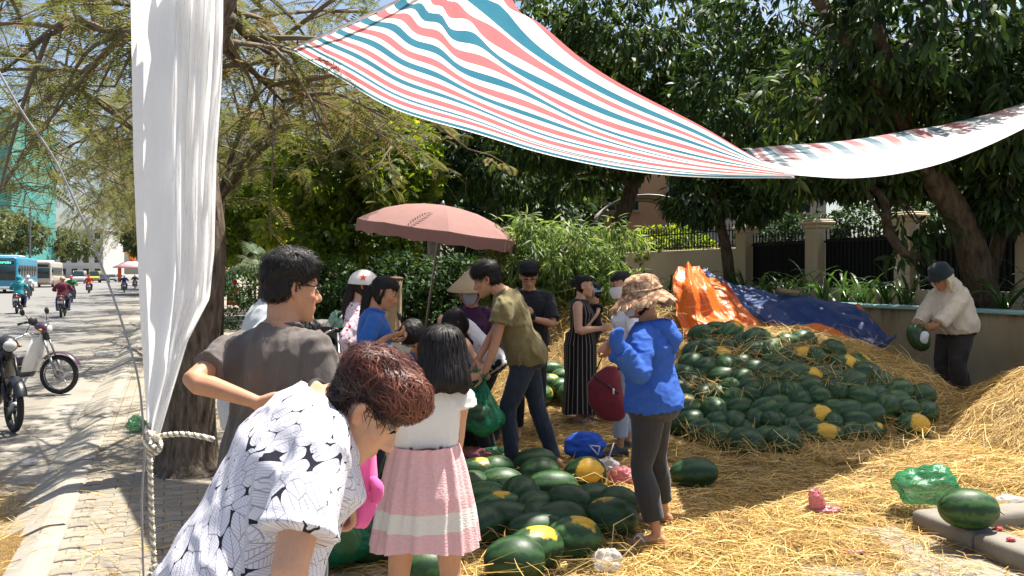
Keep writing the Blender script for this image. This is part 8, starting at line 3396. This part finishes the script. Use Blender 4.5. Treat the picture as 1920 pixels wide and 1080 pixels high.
tag(mb.build('drinking_straw', plain('white_plastic', (.6, .6, .6), .4)), 'white drinking straw sticking out of the clear bag', 'drinking straw')
q = on_ground(1172, 912); crumpled('plastic_bag', (q.x, q.y, q.z), (.27, .20, .15), M_PFILM, 'pale pink plastic bag beside the clear drink bag', 'plastic bag', 14)
q = on_ground(898, 872); crumpled('plastic_bag', (q.x, q.y, q.z + .03), (.30, .18, .12), M_PFILM, 'pink plastic bag lying behind the near melons', 'plastic bag', 15)
q = on_ground(930, 872); crumpled('plastic_bag', (q.x, q.y, q.z + .03), (.24, .18, .15), M_GFILM, 'green plastic bag lying at the foot of the man in olive', 'plastic bag', 16)
q = on_ground(742, 845); crumpled('plastic_bag', (q.x, q.y, q.z + .10), (.20, .16, .22), M_GFILM, 'green plastic bag left of the girl in the pink skirt', 'plastic bag', 17)
q = on_ground(918, 822); crumpled('cloth_bag', (q.x, q.y, q.z + .05), (.32, .2, .24), cloth('coral_bag', (.5, .14, .12)), 'coral red bag behind the green carrier bags', 'bag', 18, .2)
q = on_ground(895, 846); crumpled('cloth_bag', (q.x - .05, q.y + .25, q.z), (.55, .4, .42), M_BLACK, 'black bag on the ground behind the green carrier bags', 'bag', 19, .15)
# pavement litter at the left
q = W(254, 812, 1550 * EYE / (812 - 512)); crumpled('plastic_bag', (q.x, q.y, 0.011), (.21, .19, .19), M_GFILM, 'crumpled green plastic bag on the pavement left of the white sheet', 'plastic bag', 20)
q = W(215, 646, 17.5); crumpled('plastic_scrap', (q.x - .2, q.y, -.12), (.55, .4, .10), M_WFILM, 'white scrap in the gutter far along the kerb', 'litter', 21)
q = W(140, 835, 8.4); crumpled('plastic_scrap', (st(8.6, -1.18).x, st(8.6, -1.18).y, -.12), (.16, .12, .06), M_WFILM, 'clear scrap in the gutter below the black motorbike', 'litter', 22)
s_ = st(11.5, -1.15); crumpled('plastic_scrap', (s_.x, s_.y, -.12), (.22, .14, .06), M_WFILM, 'pale scrap in the gutter near the white motorbike', 'litter', 23)
# watermelon rinds by the tree
m = NT('melon_flesh')
M_FLESH = m.fin(m.mix(m.noise(60, m.obj(), 3), (.50, .03, .02), (.62, .09, .05)), .4)
M_RINDW = plain('rind', (.45, .50, .30), .5)
for i, (px, py, a, tl, lb) in enumerate(((322, 890, 20, 60, 'red watermelon slice left by the tree foot, leftmost'), (337, 886, 50, 40, 'red watermelon slice by the tree foot, middle one'), (359, 892, -30, 70, 'red watermelon slice by the tree foot, nearest the bent woman'))):
    q = W(px, py, 1550 * EYE / (py - 512)); q.z = .035
    t = empty('melon_slice', q, R(a), lb, 'melon slice')
    t.rotation_euler = (R(tl), 0, R(a))
    mb = MB(); mb.prism([(.085 * math.cos(b), -.085 * math.sin(b)) for b in [math.pi * j / 10 for j in range(11)]], .02); mb.build('flesh', M_FLESH, t, smooth=False)
    mb = MB()
    for r0_, r1_ in ((.086, .098),):
        pts = [(r1_ * math.cos(b), -r1_ * math.sin(b)) for b in [math.pi * j / 10 for j in range(11)]] + [(r0_ * math.cos(b), -r0_ * math.sin(b)) for b in [math.pi * j / 10 for j in reversed(range(11))]]
        mb.prism(pts, .022)
    mb.build('rind', M_RINDW, t, smooth=False)
# leaf litter on the pavement
rs = random.Random(55)
for i in range(26):
    px, py = rs.uniform(60, 430), rs.uniform(700, 1060)
    q = W(px, py, 1550 * EYE / (py - 512))
    if q.dot(SR) < -.6: continue
pts, nr, ln = [], [], []
for _ in range(420):
    px, py = rs.uniform(40, 460), rs.uniform(760, 1090)
    q = W(px, py, 1550 * EYE / (py - 512))
    if q.dot(SR) < -.55: continue
    pts.append((q.x, q.y, .012)); nr.append((0, 0, 1)); ln.append(rs.uniform(.05, .32))
tag(stalks('scattered_straw', pts, nr, ln, 56, lift=.06, bend=.5), kind='stuff')

# ------------------------------------------------------------------ things people hold
# red shoulder bag
m_red = cloth('wine_red_canvas', (.13, .012, .022), .25, .7)
t = empty('shoulder_bag', W(1140, 730, 6.85), R(-20), 'slouchy wine red shoulder bag hanging at the arm of the person in white', 'bag')
mb = MB()
mb.rings([[Vector((x_ + w_ * math.copysign(abs(math.cos(a)) ** .8, math.cos(a)), d_ * math.sin(a), z_)) for a in [2 * math.pi * j / 18 for j in range(18)]] for x_, z_, w_, d_ in
          ((.03, -.26, .07, .04), (.02, -.22, .12, .07), (-.01, -.10, .165, .095), (-.03, .03, .15, .085), (-.01, .12, .11, .06), (.03, .19, .05, .03))])
me = remesh(mb, .012, 3)
V = coords(me); set_coords(me, V + normals(me) * (.010 * wave_noise(V, 3, 22, 3))[:, None])
link('bag_body', me, t, m_red)
mb = MB(); mb.tube([(-.10, -.02, .14), (-.03, -.02, .30), (.04, 0, .42), (.08, .02, .46), (.09, .02, .30), (.09, 0, .16)], .011, 6, 4, flat=.5); mb.build('strap', M_BLACK, t)
mb = MB(); mb.tube([(-.11, -.075, .12), (0, -.10, .06), (.11, -.08, -.02)], .008, 6, 3); mb.build('zip', M_BLACK, t)
mb = MB(); mb.box((.07, -.102, .0), (.012, .006, .045), bev=.001); mb.build('zip_tag', plain('white_zip_tag', (.6, .6, .6), .5), t)
# pink jacket held by the bent woman
mpk = cloth('bright_pink_knit', (.75, .12, .36), .08, .9, transl=.1)
t = empty('pink_jacket', W(682, 830, 2.24), 0, 'bright pink child jacket dangling below the face of the bent woman', 'jacket')
mb = MB()
tp = t.location.copy()
rows = []
for i, (l_, r_, y) in enumerate(((655, 700, 815), (645, 704, 850), (640, 707, 890), (640, 709, 925), (642, 707, 950), (650, 700, 975), (662, 688, 986))):
    row = []
    for j in range(28):
        a = 2 * math.pi * j / 28
        w_ = (r_ - l_) / 2
        fx = w_ * (math.cos(a) + .10 * math.sin(3 * a + i * .7))
        dd = 2.24 + .045 * math.sin(a) + .012 * math.sin(a * 4 + i)
        row.append(W((l_ + r_) / 2 + fx, y + 5 * math.sin(a * 2 + i), dd) - tp)
    rows.append(row)
mb.rings(rows)
me = remesh(mb, .006, 3)
V = coords(me); set_coords(me, V + normals(me) * (.006 * wave_noise(V, 13, 40, 2, (1.5, 1, .35)))[:, None])
link('jacket_body', me, t, mpk)
mb = MB(); mb.tube([W(700, 900, 2.20) - tp, W(709, 915, 2.19) - tp, W(704, 935, 2.2) - tp, W(694, 925, 2.2) - tp], [.012, .016, .016, .01], 8, 3, dome=True); mb.build('dangling_sleeve', mpk, t)
# blue cloth bag with a white triangle
q = on_ground(1100, 868)
t = crumpled('cloth_bag', (q.x, q.y + .10, q.z + .02), (.40, .22, .25), cloth('bright_blue_nylon', (.02, .10, .50), .15, .5), 'bright blue nylon bag with a white triangle lying behind the yellow patched melon', 'bag', 24, .22)
mb = MB()
for a, b in (((-.02, .16), (.07, .15)), ((.07, .15), (.055, .08)), ((.055, .08), (-.02, .16))):
    mb.tube([(a[0] + .04, -.108, a[1] - .03), (b[0] + .04, -.104, b[1] - .03)], .006, 5)
mb.build('triangle_mark', M_PLATE, t)
# phone
t = empty('phone', P11.root.matrix_world @ Vector((0, 0, 0)), 0)
bpy.data.objects.remove(t)
mb = MB(); mb.box((0, 0, 0), (.15, .010, .075), Matrix.Rotation(R(35), 3, 'X'), bev=.004)
o = mb.build('phone', M_BLKPL); o.location = W(989, 594, 7.74); tag(o, 'black phone held sideways by the man in black', 'phone')
# banknotes
m = NT('banknote'); M_NOTE = m.fin(m.mix(m.noise(30, m.obj(), 3), (.36, .38, .28), (.52, .50, .38)), .8)
mb = MB()
for k in range(3):
    mb.grid(lambda u, v, k=k: Vector((u * .14 - .02, -.01 * k + .02 * math.sin(u * 3 + k), v * .07 - .06 + u * .02 * k)), 6, 2)
o = mb.build('banknotes', M_NOTE); o.location = W(738, 646, 5.72); o.rotation_euler = (.2, .5, .2); tag(o, 'fan of pale green banknotes in the hands of the girl in blue', 'banknotes')
# melon and cloth in the hands of the worker
melon(0, 0, 'dark watermelon held by the worker in the cream raincoat', 112, -58, 0, 0, None, 0, pos=W(1722, 633, 9.98), stem=False)
mb = MB(); mb.ball((0, 0, 0), .055, .03, .08, 12, 8)
me = remesh(mb, .01, 2); V = coords(me); set_coords(me, V + normals(me) * (.014 * wave_noise(V, 3, 40, 2))[:, None])
o = link('wiping_cloth', me, None, cloth('white_rag', (.6, .62, .62))); o.location = W(1733, 633, 9.85); tag(o, 'white rag under the hand of the worker', 'cloth')
# mint carrier bag on the pushchair
crumpled('plastic_bag', W(632, 615, 8.35) , (.20, .16, .24), film('mint_film', (.40, .62, .45), .1), 'mint green plastic bag hanging by the pushchair', 'plastic bag', 25)
